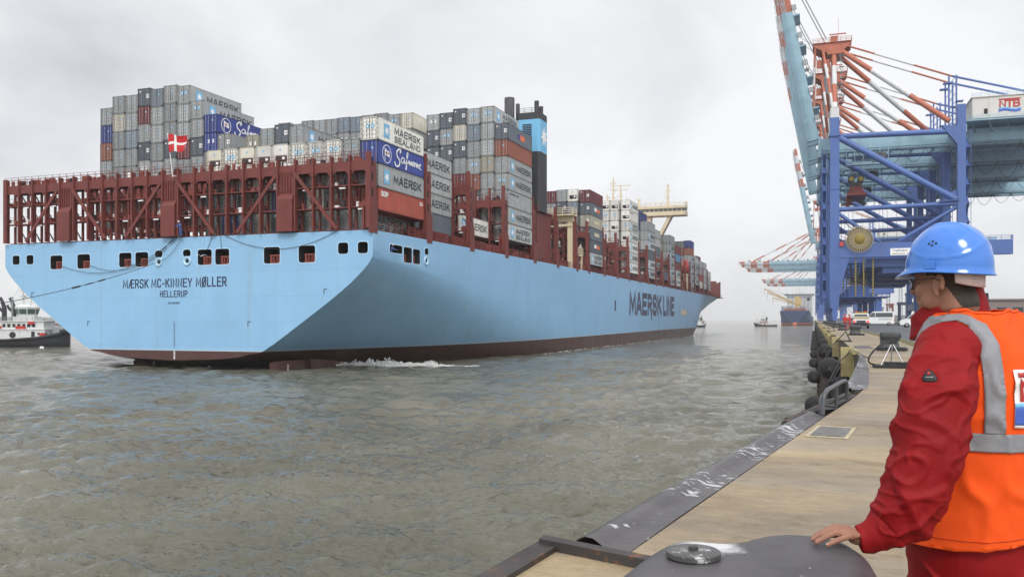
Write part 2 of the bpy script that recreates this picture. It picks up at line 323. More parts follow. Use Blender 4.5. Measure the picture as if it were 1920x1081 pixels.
# ================================================================ QUAY
def zq(Y): t = min(max((Y-12)/40, 0), 1); return 4.9+.35*t*t*(3-2*t)
def G(px, py, off=0.):
    """point of the quay surface seen at pixel (px,py)"""
    d = 5.
    for _ in range(60):
        r = (px-960)/FOC*d; Y = r*sT+d*cT; d = .5*d+.5*FOC*(EYE-zq(Y)-off)/(py-599)
    r = (px-960)/FOC*d; return Vector((r*cT-d*sT, r*sT+d*cT, zq(r*sT+d*cT)+off))
EDGE = [(-24, -4.82), (5.35, -1.62), (5.36, -1.13), (13.7, .11), (17.4, .71), (20.3, 1.12), (25.9, 1.45), (32.6, 1.58), (46.7, 1.5), (3000, 1.5)]
def edge(Y): return float(np.interp(Y, [e[0] for e in EDGE], [e[1] for e in EDGE]))
def concrete_material():
    m = bpy.data.materials.new('quay_concrete'); m.use_nodes = True
    nt = m.node_tree; n = nt.nodes; L = nt.links; b = n['Principled BSDF']; b.inputs['Roughness'].default_value = .72
    tc = n.new('ShaderNodeTexCoord')
    def noise_(scale, sc3, det=6, rough=.6, dist=0):
        mp = n.new('ShaderNodeMapping'); mp.inputs['Scale'].default_value = sc3; mp.inputs['Rotation'].default_value = (0, 0, R(-6)); L.new(tc.outputs['Object'], mp.inputs[0])
        x = n.new('ShaderNodeTexNoise'); x.inputs['Scale'].default_value = scale; x.inputs['Detail'].default_value = det; x.inputs['Roughness'].default_value = rough; x.inputs['Distortion'].default_value = dist
        L.new(mp.outputs[0], x.inputs['Vector']); return x.outputs[0]
    def ramp(f, a, b_, c0, c1):
        r_ = n.new('ShaderNodeValToRGB'); e = r_.color_ramp.elements; e[0].position = a; e[1].position = b_; e[0].color = c0+(1,); e[1].color = c1+(1,); L.new(f, r_.inputs[0]); return r_.outputs[0]
    def mul(a, b_):
        x = n.new('ShaderNodeVectorMath'); x.operation = 'MULTIPLY'; L.new(a, x.inputs[0]); L.new(b_, x.inputs[1]); return x.outputs[0]
    base = ramp(noise_(.42, (.8, 1, 1), 8, .66, .2), .36, .68, (.220, .186, .148), (.415, .325, .200))
    brush = ramp(noise_(22, (.22, 2.4, 1), 6, .8), .25, .8, (.80, .80, .80), (1.16, 1.16, 1.16)); grit = ramp(noise_(55, (1, 1, 1), 3, .8), .25, .75, (.80, .80, .80), (1.15, 1.15, 1.15))
    stain = ramp(noise_(.6, (.7, 1.1, 1), 9, .7, .3), .36, .60, (.84, .85, .88), (1.04, 1.01, .95))
    spots = ramp(noise_(3.2, (1, 1.6, 1), 8, .72), .715, .735, (1, 1, 1), (1.9, 2.0, 2.3))
    dark = ramp(noise_(14, (1, 1, 1), 4, .7), .30, .38, (.72, .70, .68), (1, 1, 1))
    grain = ramp(noise_(6, (.5, 2.0, 1), 9, .82), .3, .72, (.80, .80, .80), (1.16, 1.15, 1.14)); blot = ramp(noise_(1.7, (1, 1.3, 1), 9, .75, .4), .56, .62, (1, 1, 1), (.80, .76, .70)); crack = ramp(noise_(1.1, (.8, 1.6, 1), 10, .78, .1), .485, .5, (1, 1, 1), (.93, .92, .90))
    c = mul(mul(mul(mul(mul(mul(mul(base, brush), grit), stain), spots), dark), grain), mul(crack, blot)); L.new(c, b.inputs['Base Color'])
    bp = n.new('ShaderNodeBump'); bp.inputs['Strength'].default_value = .5; bp.inputs['Distance'].default_value = .006
    L.new(noise_(30, (.2, 2.5, 1), 5, .7), bp.inputs['Height']); L.new(bp.outputs[0], b.inputs['Normal'])
    rr = ramp(noise_(.5, (.6, 1.3, 1), 4), .4, .6, (.42, .42, .42), (.8, .8, .8)); L.new(rr, b.inputs['Roughness'])
    return m
M_conc = concrete_material()
M_asph = mat('wet_asphalt', (.075, .078, .082), .42, var=.25, scale=.35, bump=.4, bscale=60)
M_wall = mat('quay_wall', (.10, .085, .065), .8, var=.35, scale=.5, streak=.6)
M_coping = mat('coping_steel', (.085, .078, .080), .38, metal=.25, var=.22, scale=2.5, bump=.25, rust=.12)
M_pipe = mat('grey_pipe', (.10, .105, .115), .45, metal=.2, var=.2, scale=4)
M_rub = mat('fender_rubber', (.018, .018, .019), .62, var=.3, scale=3, bump=.3)
M_timb = mat('fender_timber', (.40, .34, .17), .7, var=.18, scale=3, streak=.5, rust=.15)
M_pile = mat('steel_pile', (.045, .040, .038), .6, var=.3, scale=2, rust=.5)
YS = sorted(set([-24, -12, -4, 0, 3, 5.35, 5.36]+[6+k for k in range(60)]+[70, 80, 100, 130, 180, 260, 400, 700, 1200, 2000, 3000]))
mb = MB(); cols = [0, .02, .1, .3, .6, 1]
for a, b in zip(YS, YS[1:]):
    for k in range(len(cols)-1):
        q = lambda Y, t: (edge(Y)+(60-edge(Y))*t, Y, zq(Y))
        mb.add([q(a, cols[k]), q(a, cols[k+1]), q(b, cols[k+1]), q(b, cols[k])], [(0, 1, 2, 3)], 0)
    mb.add([(edge(a), a, zq(a)), (edge(b), b, zq(b)), (edge(b)+.25, b, -6), (edge(a)+.25, a, -6)], [(0, 1, 2, 3)], 1)
mb.add([(edge(-24), -24, 4.9), (60, -24, 4.9), (60, -24, -6), (edge(-24), -24, -6)], [(0, 1, 2, 3)], 1)
struct(mb.build('quay', [M_conc, M_wall], fix=False))
mb = MB(); xs = [4.72, 8, 16, 60, 1500]
YR = [-24, 0, 12, 16, 20, 24, 28, 32, 36, 40, 44, 48, 52, 80, 140, 300, 800, 3000]
for a, b in zip(YR, YR[1:]):
    for x0, x1 in zip(xs, xs[1:]):
        mb.add([(x0, a, zq(a)+.012), (x1, a, zq(a)+.012), (x1, b, zq(b)+.012), (x0, b, zq(b)+.012)], [(0, 1, 2, 3)])
struct(mb.build('asphalt_apron', M_asph, fix=False))
mb = MB()
for a, b in zip(YR, YR[1:]):
    for x0, x1, mi, h in ((4.30, 4.42, 0, .05), (4.42, 4.6, 1, .006), (4.6, 4.7, 0, .05)):
        mb.add([(x, y, z) for y, z0 in ((a, zq(a)), (b, zq(b))) for x, z in ((x0, z0), (x0, z0+h), (x1, z0+h), (x1, z0))], [(1, 2, 6, 5), (0, 1, 5, 4), (2, 3, 7, 6)], mi)
struct(mb.build('cable_channel', [mat('mossy_kerb', (.20, .19, .09), .8, var=.3, scale=1), M_wall]))
mb = MB()
for x in (5.33, 5.47, 35.83, 35.97): 
    for a, b in zip(YR, YR[1:]): mb.add([(x, a, zq(a)+.014), (x+.06, a, zq(a)+.014), (x+.06, b, zq(b)+.014), (x, b, zq(b)+.014)], [(0, 1, 2, 3)])
struct(mb.build('crane_rail_track', M_coping, fix=False))
mb = MB()
for (x, y, w, l) in ((10.3, 70, 3.5, 4.0), (13, 150, 6, 3), (7, 190, .3, 40), (22, 120, .25, 60), (14, 118, .3, 12)):
    mb.add([(x, y, zq(y)+.018), (x+w, y, zq(y)+.018), (x+w, y+l, zq(y+l)+.018), (x, y+l, zq(y+l)+.018)], [(0, 1, 2, 3)])
struct(mb.build('road_marking', mat('worn_road_paint', (.5, .5, .5), .6, var=.3), fix=False))
# joints cut across the concrete
mb = MB()
for y in (17.3, 24.2, 31.5, 44, 60, 80):
    x0 = edge(y)+.02; x1 = 4.28; mb.add([(x0, y, zq(y)+.004), (x1, y-.55, zq(y-.55)+.004), (x1, y-.53, zq(y-.53)+.004), (x0, y+.02, zq(y+.02)+.004)], [(0, 1, 2, 3)])
struct(mb.build('slab_joint', M_wall, fix=False))
# ---- steel copings
def coping_material():
    m = MATS.pop('coping_steel', None); m = mat('coping_steel_worn', (.085, .078, .080), .40, metal=.2, var=.25, scale=2.5, bump=.3, rust=.10); nt = m.node_tree; n = nt.nodes; L = nt.links; b = n['Principled BSDF']
    src = b.inputs['Base Color'].links[0].from_socket; tc = [x for x in n if x.type == 'TEX_COORD'][0]
    def nz(s, sc, det, ro):
        mp = n.new('ShaderNodeMapping'); mp.inputs['Scale'].default_value = sc; mp.inputs['Rotation'].default_value = (0, 0, R(10)); L.new(tc.outputs['Object'], mp.inputs[0]); x = n.new('ShaderNodeTexNoise'); x.inputs['Scale'].default_value = s; x.inputs['Detail'].default_value = det; x.inputs['Roughness'].default_value = ro; L.new(mp.outputs[0], x.inputs['Vector']); return x.outputs[0]
    a = n.new('ShaderNodeMath'); a.operation = 'ADD'; L.new(nz(7.5, (.8, 1.5, 1), 7, .62), a.inputs[0]); q = n.new('ShaderNodeMath'); q.operation = 'MULTIPLY'; q.inputs[1].default_value = .55; L.new(nz(1.1, (1, 1, 1), 2, .5), q.inputs[0]); L.new(q.outputs[0], a.inputs[1])
    mr = n.new('ShaderNodeMapRange'); mr.inputs[1].default_value = .865; mr.inputs[2].default_value = .90; L.new(a.outputs[0], mr.inputs[0])
    mx = n.new('ShaderNodeMix'); mx.data_type = 'RGBA'; L.new(mr.outputs[0], mx.inputs['Factor']); L.new(src, mx.inputs['A']); mx.inputs['B'].default_value = (.50, .51, .53, 1); L.new(mx.outputs['Result'], b.inputs['Base Color']); return m
M_cop2 = coping_material()
def coping(name, outer, inner, label, lip=.055, blots=26, seed=1):
    """profile swept between an outer and an inner plan line: rolled outer lip, then a flat plate"""
    mb = MB(); o_ = [Vector((x, y, 0)) for x, y in outer]; i_ = [Vector((x, y, 0)) for x, y in inner]; n_ = 26; rings = []
    def samp(P, t):
        q = t*(len(P)-1); k = min(int(q), len(P)-2); return P[k].lerp(P[k+1], q-k)
    for k in range(n_+1):
        a, b = samp(o_, k/n_), samp(i_, k/n_); ra = zq(a.y); rb = zq(b.y); out = (a-b).normalized()
        pr = [(a+out*.10, ra-.42), (a+out*.10, ra-.05), (a+out*.07, ra+.02), (a+out*.0, ra+lip), (a-out*.07, ra+lip), (a-out*.13, ra+.03), (a-out*.17, ra+.012), (b, rb+.006), (b, rb-.05)]
        rings.append([(p.x, p.y, z) for p, z in pr])
    mb.loft(rings, 0, closed=False, caps=False, smooth=True)
    o = mb.build(name, M_coping); o.data.set_sharp_from_angle(angle=R(50)); o.data.materials[0] = M_cop2; tag(o, label, 'quay coping', 'steel copings along the quay edge'); 
    return o
    rg = random.Random(seed); sp = MB()
    for k in range(blots):   # worn pale blotches
        t = rg.random(); u_ = .28+rg.random()*.6; c = samp(o_, t).lerp(samp(i_, t), u_); z = zq(c.y)+.0165+k*.0001; w = rg.uniform(.006, .045)*rg.uniform(.5, 1); l = rg.uniform(.006, .03); nn = 11
        ring = [(c.x+w*math.cos(6.283*j/nn)*rg.uniform(.5, 1.1), c.y+l*1.6*math.sin(6.283*j/nn)*rg.uniform(.5, 1.1), z) for j in range(nn)]
        sp.add(ring, [tuple(range(nn))], 0)
    sp.build('worn_patches', M_blot, o, fix=False)['kind'] = 'stuff'; return o
M_blot = mat('worn_white_blots', (.36, .365, .37), .6, var=.35, scale=40)
A_out = [(-1.44, 5.55), (-1.30, 6.5), (-1.15, 7.5), (-.72, 10.16), (-.38, 12.44), (-.06, 14.25)]; A_in = [(-1.125, 5.4), (-.97, 6.5), (-.82, 7.5), (-.42, 10.16), (-.09, 12.44), (.17, 14.1)]
coping('quay_coping', A_out, A_in, 'near dark steel coping with rolled lip and pale worn blotches', blots=110)
_o = [G(1590, 732), G(1597, 712), G(1604, 692), G(1610, 678), G(1615, 669)]; _i = [G(1626, 729), G(1629, 715), G(1630, 699), G(1627, 684), G(1620, 668)]
coping('quay_coping', [(p.x, p.y) for p in _o], [(p.x, p.y) for p in _i], 'curved steel coping beyond the ladder rail, beside the timber fender', blots=60, seed=4)
mb = MB()
pts = [(-24, -5.05), (5.42, -1.62)]
for (y0, x0), (y1, x1) in zip(pts, pts[1:]): mb.prism([(0, 0)]*0 or [(x0-.1, y0), (x0+.06, y0), (x1+.06, y1), (x1-.1, y1)], 4.5, 4.935, f=lambda a, b, c: (a, b, c))
mb.prism([(-1.70, 5.36), (-1.70, 5.47), (-.85, 5.17), (-.85, 5.07)], 4.86, 4.965, f=lambda a, b, c: (a, b, c))
tag(mb.build('edge_beam', M_pile), 'dark steel edge beam turning the quay corner beside the big bollard', 'edge beam')
# access hatch set in the paving
c0, c1, c2, c3 = G(1508, 818), G(1590, 823), G(1606, 802), G(1533, 797)
mb = MB(); z = .006
def sheet(mb, P, dz, mi): mb.add([(p.x, p.y, zq(p.y)+dz) for p in P], [(0, 1, 2, 3)], mi)
cc = (c0+c1+c2+c3)/4; k_ = .80
sheet(mb, [c0, c1, c2, c3], .006, 0); inn = [cc+(p-cc)*k_ for p in (c0, c1, c2, c3)]; sheet(mb, inn, .011, 1)
tag(mb.build('access_hatch', [mat('hatch_frame', (.42, .36, .24), .6, var=.3, scale=8), mat('hatch_cover', (.12, .115, .11), .5, var=.5, scale=9, rust=.5, rustcol=(.3, .27, .2))], fix=False), 'flat square access hatch with pale frame set in the concrete paving', 'access hatch')
# ---- ladder hand rail in the recess
mb = MB()
b0 = G(1546, 777); d0 = (b0-Vector((0, 0, 0))); 
def P_(px, py, d): return at(px, py, d)
dl = 13.4; dm = 14.8; dr = 15.8
mb.tube([P_(1542, 777, dl), P_(1544, 748, dl), P_(1546, 738, dl), P_(1552, 730, dl+.3), P_(1568, 721, dm-.2), P_(1580, 714, dr-.2), P_(1585, 713.5, dr), P_(1587.5, 717, dr+.05), P_(1588, 748, dr+.1)], .036, 10)
mb.tube([P_(1568, 722, dm-.1), P_(1568, 760, dm)], .03, 8)
mb.tube([P_(1537, 790, dl+.6), P_(1537.5, 748, dl+.5), P_(1541, 740, dl+.6), P_(1553, 733, dl+.9)], .022, 8)
for a, b in (((1538, 752), (1566, 748)), ((1540, 757), (1569, 763)), ((1540, 767), (1569, 766))): mb.tube([P_(*a, dl+.5), P_(*b, dm+.2)], .02, 6)
tag(mb.build('ladder_rail', M_pipe), 'bent grey tube hand rail over the quay ladder', 'hand rail')
mb = MB(); mb.tube([P_(1472, 795, 12.6), P_(1500, 779, 13.4), P_(1545, 770, 14.8), P_(1600, 744, 16.9)], .06, 8); mb.tube([P_(1476, 788, 12.8), P_(1520, 770, 14.2), P_(1590, 738, 16.9)], .05, 8)
mb.box(.0, .9, 14.4, 18.2, 4.0, 4.3)
tag(mb.build('ladder_landing', M_pile), 'dark landing and pipes below the quay ladder rail', 'landing')
# ---- fender units, repeated along the quay wall
def fender_unit():
    root = empty('fender_unit'); tag(root, 'fender', 'fender', 'roller fenders along the quay wall')
    def wheel(name, x, z, r, w):
        m = MB(); m.lathe([(r*.35, -w/2-.02), (r*.8, -w/2), (r, -w/2+.06), (r, w/2-.06), (r*.8, w/2), (r*.35, w/2+.02)], (x, 0, z), 26, 0, (0, 1, 0)); o = m.build(name, M_rub, root); o.data.set_sharp_from_angle(angle=R(40))
        h = MB(); h.lathe([(r*.3, -w/2-.06), (r*.3, w/2+.06)], (x, 0, z), 10, 0, (0, 1, 0)); 
        for k in range(5): a = k*1.257; h.bar((x+r*.2*math.cos(a), -w/2-.03, z+r*.2*math.sin(a)), (x+r*.62*math.cos(a), -w/2-.03, z+r*.62*math.sin(a)), .05, .05)
        h.build('hub', M_pile, o)
    wheel('upper_roller', .68, -.80, .41, .6); wheel('lower_roller', .04, -2.42, .40, .7)
    m = MB(); m.box(.28, .62, -.15, .25, -7, -.9); m.box(.7, 1.2, .3, .8, -7, -1.4); m.build('pile', M_pile, root)
    m = MB(); m.lathe([(.42, -4), (.42, -1.2), (.36, -1.15)], (1.05, -.1, 0), 16); m.build('fender_core', M_rub, root)
    m = MB(); m.box(1.08, 1.55, -.25, .35, -1.75, .06); m.build('timber_block', M_timb, root)
    m = MB(); m.add([(1.55, -.2, -.1), (1.62, -3.3, -.12), (1.62, -3.3, -1.0), (1.55, -.2, -1.7)], [(0, 1, 2, 3)]); m.box(1.42, 1.62, -3.2, -.2, -.12, .03); m.build('timber_backing', M_timb, root)
    m = MB(); m.bar((1.0, -.4, -.55), (.62, -.42, -1.35), .09, .05); m.bar((1.1, -.38, -.6), (.72, -.4, -1.35), .05, .05); m.tube([(1.5, -.2, .0), (1.25, -.3, -.3), (.9, -.38, -.55)], .02, 6); m.build('chain_arm', M_pipe, root)
    return root
NEARF = ['nearest', 'second', 'third', 'fourth', 'fifth', 'sixth', 'seventh', 'eighth', 'ninth', 'tenth', 'eleventh', 'twelfth', 'thirteenth', 'fourteenth', 'fifteenth', 'sixteenth']
fu = fender_unit()
for k in range(13):
    o = fu if k == 0 else copy_tree(fu)
    Y = 38.6+18.2*k; o.location = (0, Y, zq(Y)+.02)
    o['label'] = f'{NEARF[k]} roller fender from the ladder rail, two black wheels and a yellow timber block'
# ---- bollards on the quay
def bollard():
    root = empty('bollard'); tag(root, 'bollard', 'bollard', 'bollards along the quay')
    m = MB(); m.box(-.56, .56, -.38, .38, 0, .10); m.box(-.5, .5, -.33, .33, .1, .14); m.build('base_plate', M_black, root)
    m = MB(); prof = [(.36, .14), (.33, .2), (.30, .34), (.30, .45), (.34, .52)]
    m.lathe(prof, (-.10, 0, 0), 20, 0, sx=1.15, sy=.9)
    ring = lambda z, k: [(-.12+k*(.40*math.cos(a)*(1.18 if math.cos(a) > 0 else .86)), k*.27*math.sin(a)*(1+.18*math.cos(2*a)), z+(.04 if False else 0)) for a in [2*math.pi*i/24 for i in range(24)]]
    m.loft([ring(.47, .72), ring(.50, .95), ring(.56, 1.0), ring(.68, 1.0), ring(.73, .95), ring(.755, .8)], 0)
    m.build('bollard_head', M_boll, root)
    return root
M_boll = mat('bollard_paint', (.060, .060, .066), .5, var=.25, scale=3, bump=.3, rust=.05)
bl = bollard()
for k in range(8):
    o = bl if k == 0 else copy_tree(bl)
    Y = 37.8+30.2*k; o.location = (3.0, Y, zq(Y)); o.rotation_euler = (0, 0, -.2 if k == 0 else -.1)
    o['label'] = f'{["large grey bollard behind the hose frame, nearest in the row", "second bollard of the row, before the red workers", "third bollard of the row, left of the red workers", "fourth bollard of the row along the quay", "fifth bollard of the row along the quay", "sixth bollard of the row along the quay", "seventh bollard of the row along the quay", "eighth and farthest bollard of the row"][k]}'
# small mooring hooks / frames at the edge
for n_, (px, py) in enumerate(((1578, 640), (1556, 621), (1547, 615))):
    g_ = G(px, py); m = MB(); s = .55
    m.tube([g_+Vector((-.25, 0, 0)), g_+Vector((.2, -.1, s)), g_+Vector((.45, 0, 0))], .035, 6); m.tube([g_+Vector((.2, -.1, s)), g_+Vector((.42, .4, .05))], .03, 6); m.box(g_.x-.3, g_.x+.5, g_.y-.2, g_.y+.4, g_.z, g_.z+.06)
    tag(m.build('mooring_hook', M_black), f'{["nearest", "second", "third"][n_]} small black hook frame on the quay edge, counted from the timber', 'mooring hook', 'hook frames on the quay edge')
# hose frame
root = empty('hose_frame', label='black base frame with bright A-shaped legs and looped black hose', cat='hose frame')
p0, p1, pc = G(1641, 688), G(1692, 692), G(1666, 689); top = Vector((pc.x+.12, pc.y+.3, zq(pc.y)+.72))
m = MB(); m.box(pc.x-.42, pc.x+.55, pc.y-.25, pc.y+.35, zq(pc.y)+.02, zq(pc.y)+.07); m.box(pc.x-.12, pc.x+.5, pc.y-.1, pc.y+.2, zq(pc.y)+.07, zq(pc.y)+.17); m.build('base_frame', M_black, root)
m = MB(); 
for dx, dy in ((-.2, 0), (.42, -.05), (.1, .45)): m.tube([top, Vector((pc.x+dx, pc.y+dy, zq(pc.y)+.07))], .018, 6)
m.build('leg_frame', mat('bright_steel', (.45, .45, .45), .35, metal=.6), root)
m = MB(); m.box(top.x-.08, top.x+.12, top.y-.05, top.y+.05, top.z-.04, top.z+.06); m.bar(top+Vector((.05, 0, .04)), top+Vector((.22, 0, .09)), .03); m.build('valve_head', M_black, root)
dd = (pc-Vector((0, 0, 0))).length; d_ = 25.0
m = MB(); m.tube([at(1672, 641, d_), at(1660, 642, d_), at(1648, 648, d_), at(1638, 657, d_), at(1630, 668, d_), at(1628, 676, d_), at(1632, 681, d_), at(1642, 683.5, d_), at(1660, 685, d_)], .026, 8)
m.tube([at(1628, 671, d_+.1), at(1614, 664, 28), at(1602, 657, 31), at(1596, 652, 33)], .016, 6); m.build('hose', M_black, root)
# steel plate set in the paving
mb = MB(); P4 = [G(1602, 652.5), G(1640, 653), G(1628, 648), G(1600, 648)]; sheet(mb, P4, .006, 0); struct(mb.build('steel_cover', M_coping, fix=False))
# ================================================================ CONTAINER SHIP
SHIP = empty('container_ship', (0, 0, 0), 0, 'huge light blue container ship with brown waterline seen from its stern', 'container ship')
_r, _d = -16.55, 100.36
SHIP.location = (_r*cT-_d*sT, _r*sT+_d*cT, 0); SHIP.rotation_euler = (0, 0, -R(1.09))
SHIP_M = Matrix.Translation(SHIP.location) @ Matrix.Rotation(-R(1.09), 4, 'Z')
def U(u, v, z): return (-u, v, z)
BW = 29.25
def hull_material():
    m = bpy.data.materials.new('hull_paint'); m.use_nodes = True
    nt = m.node_tree; n = nt.nodes; L = nt.links; b = n['Principled BSDF']
    b.inputs['Roughness'].default_value = .36; b.inputs['Specular IOR Level'].default_value = .45
    tc = n.new('ShaderNodeTexCoord'); sep = n.new('ShaderNodeSeparateXYZ'); L.new(tc.outputs['Object'], sep.inputs[0])
    def math_(op, a, b_=None, clamp=False):
        x = n.new('ShaderNodeMath'); x.operation = op; x.use_clamp = clamp
        for i, q in enumerate((a, b_)):
            if q is None: continue
            if isinstance(q, (int, float)): x.inputs[i].default_value = q
            else: L.new(q, x.inputs[i])
        return x.outputs[0]
    def mix(f, a, b_):
        x = n.new('ShaderNodeMix'); x.data_type = 'RGBA'
        if isinstance(f, float): x.inputs['Factor'].default_value = f
        else: L.new(f, x.inputs['Factor'])
        for k, q in (('A', a), ('B', b_)):
            if isinstance(q, tuple): x.inputs[k].default_value = q
            else: L.new(q, x.inputs[k])
        return x.outputs['Result']
    def noise_(scale, sc3=(1, 1, 1), det=6, rough=.6):
        mp = n.new('ShaderNodeMapping'); mp.inputs['Scale'].default_value = sc3; L.new(tc.outputs['Object'], mp.inputs[0])
        x = n.new('ShaderNodeTexNoise'); x.inputs['Scale'].default_value = scale; x.inputs['Detail'].default_value = det; x.inputs['Roughness'].default_value = rough
        L.new(mp.outputs[0], x.inputs['Vector']); return x.outputs[0]
    blue = (.265, .485, .705, 1)
    # weld seams of the shell plating
    cx = n.new('ShaderNodeCombineXYZ'); L.new(math_('ADD', sep.outputs[0], sep.outputs[1]), cx.inputs[0]); L.new(sep.outputs[2], cx.inputs[1])
    br = n.new('ShaderNodeTexBrick'); L.new(cx.outputs[0], br.inputs['Vector']); br.offset = .37
    br.inputs['Color1'].default_value = (1, 1, 1, 1); br.inputs['Color2'].default_value = (.955, .965, .975, 1); br.inputs['Mortar'].default_value = (.80, .83, .86, 1)
    br.inputs['Scale'].default_value = 1; br.inputs['Mortar Size'].default_value = .03; br.inputs['Brick Width'].default_value = 12; br.inputs['Row Height'].default_value = 3.1
    br.inputs['Mortar Smooth'].default_value = .6
    nz = noise_(.22, (1, 1, .5), 5); v1 = n.new('ShaderNodeMapRange'); v1.inputs[1].default_value = .3; v1.inputs[2].default_value = .7; v1.inputs[3].default_value = .94; v1.inputs[4].default_value = 1.05; L.new(nz, v1.inputs[0])
    sc = n.new('ShaderNodeVectorMath'); sc.operation = 'SCALE'; sc.inputs[0].default_value = blue[:3]; L.new(v1.outputs[0], sc.inputs['Scale'])
    mu = n.new('ShaderNodeVectorMath'); mu.operation = 'MULTIPLY'; L.new(sc.outputs[0], mu.inputs[0]); L.new(br.outputs[0], mu.inputs[1])
    # vertical dirty runs under the scuppers and ports
    st = noise_(.55, (1, 1, .03), 6, .65); m2 = n.new('ShaderNodeMapRange'); m2.inputs[1].default_value = .56; m2.inputs[2].default_value = .78; m2.inputs[4].default_value = .42; L.new(st, m2.inputs[0])
    top = mix(m2.outputs[0], mu.outputs[0], (.22, .30, .30, 1))
    # scrapes
    s3 = noise_(.5, (.35, .35, 3.0), 8, .75); m3 = n.new('ShaderNodeMapRange'); m3.inputs[1].default_value = .735; m3.inputs[2].default_value = .76; m3.inputs[4].default_value = .55; L.new(s3, m3.inputs[0])
    top = mix(m3.outputs[0], top, (.10, .17, .20, 1))
    # antifouling below the paint line, slimy where the water washes it
    w1 = noise_(.5, (1, 1, .12), 7, .7); m4 = n.new('ShaderNodeMapRange'); m4.inputs[1].default_value = .45; m4.inputs[2].default_value = .7; L.new(w1, m4.inputs[0])
    fwd = n.new('ShaderNodeMapRange'); fwd.inputs[1].default_value = 40; fwd.inputs[2].default_value = 160; fwd.inputs[3].default_value = .1; fwd.inputs[4].default_value = .95; L.new(sep.outputs[1], fwd.inputs[0])
    low = mix(math_('MULTIPLY', m4.outputs[0], fwd.outputs[0]), (.075, .030, .026, 1), (.19, .165, .13, 1))
    zb = math_('ADD', math_('MULTIPLY', math_('MINIMUM', sep.outputs[1], 200.), .0042), 2.42)
    below = math_('LESS_THAN', sep.outputs[2], zb)
    line = math_('LESS_THAN', sep.outputs[2], math_('ADD', zb, .16))
    c = mix(line, top, (.40, .52, .62, 1)); c = mix(below, c, low)
    L.new(c, b.inputs['Base Color'])
    bp = n.new('ShaderNodeBump'); bp.inputs['Strength'].default_value = .16; bp.inputs['Distance'].default_value = .25
    L.new(noise_(.35, (1, 1, 1), 3), bp.inputs['Height']); L.new(bp.outputs[0], b.inputs['Normal'])
    return m
M_hull = hull_material()

def hull_sections():
    S = {}
    S[0] = [(29.5, 16.95), (29.5, 13.9), (28.5, 12.5), (25.3, 9.8), (19.3, 5.75), (14.3, 2.6), (12.1, 2.1), (8.5, 1.5), (0, 1.15)]
    S[14] = [(29.5, 17), (29.5, 12.9), (28.7, 11.0), (26.0, 7.9), (20.8, 3.6), (16, .7), (12.6, -.5), (8.5, -1.0), (0, -1.3)]
    S[32] = [(29.5, 17.05), (29.5, 10.8), (29.0, 8.2), (27.2, 4.9), (23.4, .9), (18.8, -2.2), (13.5, -4), (8.5, -4.8), (0, -5.2)]
    S[58] = [(29.5, 17.1), (29.5, 8.2), (29.3, 5.4), (28.4, 2.1), (26.0, -1.2), (22, -4), (15, -6), (9, -6.6), (0, -7)]
    S[90] = [(29.5, 17.1), (29.5, 6), (29.5, 3.5), (29.3, .2), (28.3, -3), (25, -5.6), (17, -7), (9, -7), (0, -7)]
    S[268] = [(29.5, 17), (29.4, 12), (29.0, 8), (27.8, 3.5), (26.2, 0), (24.5, -4), (16, -7), (9, -7), (0, -7)]
    for v in (130, 170, 205, 232): S[v] = [(29.5, 17), (29.5, 6), (29.5, 3), (29.5, 0), (29.5, -3), (28, -6), (18, -7), (9, -7), (0, -7)]
    dk = [(300, 29.4), (320, 28.7), (340, 27.4), (355, 25.4), (368, 22.4), (378, 19), (387, 14.5), (394, 9), (398.5, 2.6)]
    wl = [21.0, 17.8, 14.4, 11.2, 7.8, 4.6, 1.6, .7, .3]
    zt = [17, 17, 17, 17.1, 17.6, 20, 23.5, 26.5, 28]
    for (v, b), w, t in zip(dk, wl, zt):
        sec = []
        for k, q in enumerate((1, .8, .62, .42, .2, 0, -.2)):
            z = q*t; sec.append((w+(b-w)*max(q, 0)**1.9 if q > 0 else w*(1+q*.5), z))
        zl = -7 if v < 384 else -5
        S[v] = sec+[(sec[-1][0]*.6, zl), (0, zl)]
    return S
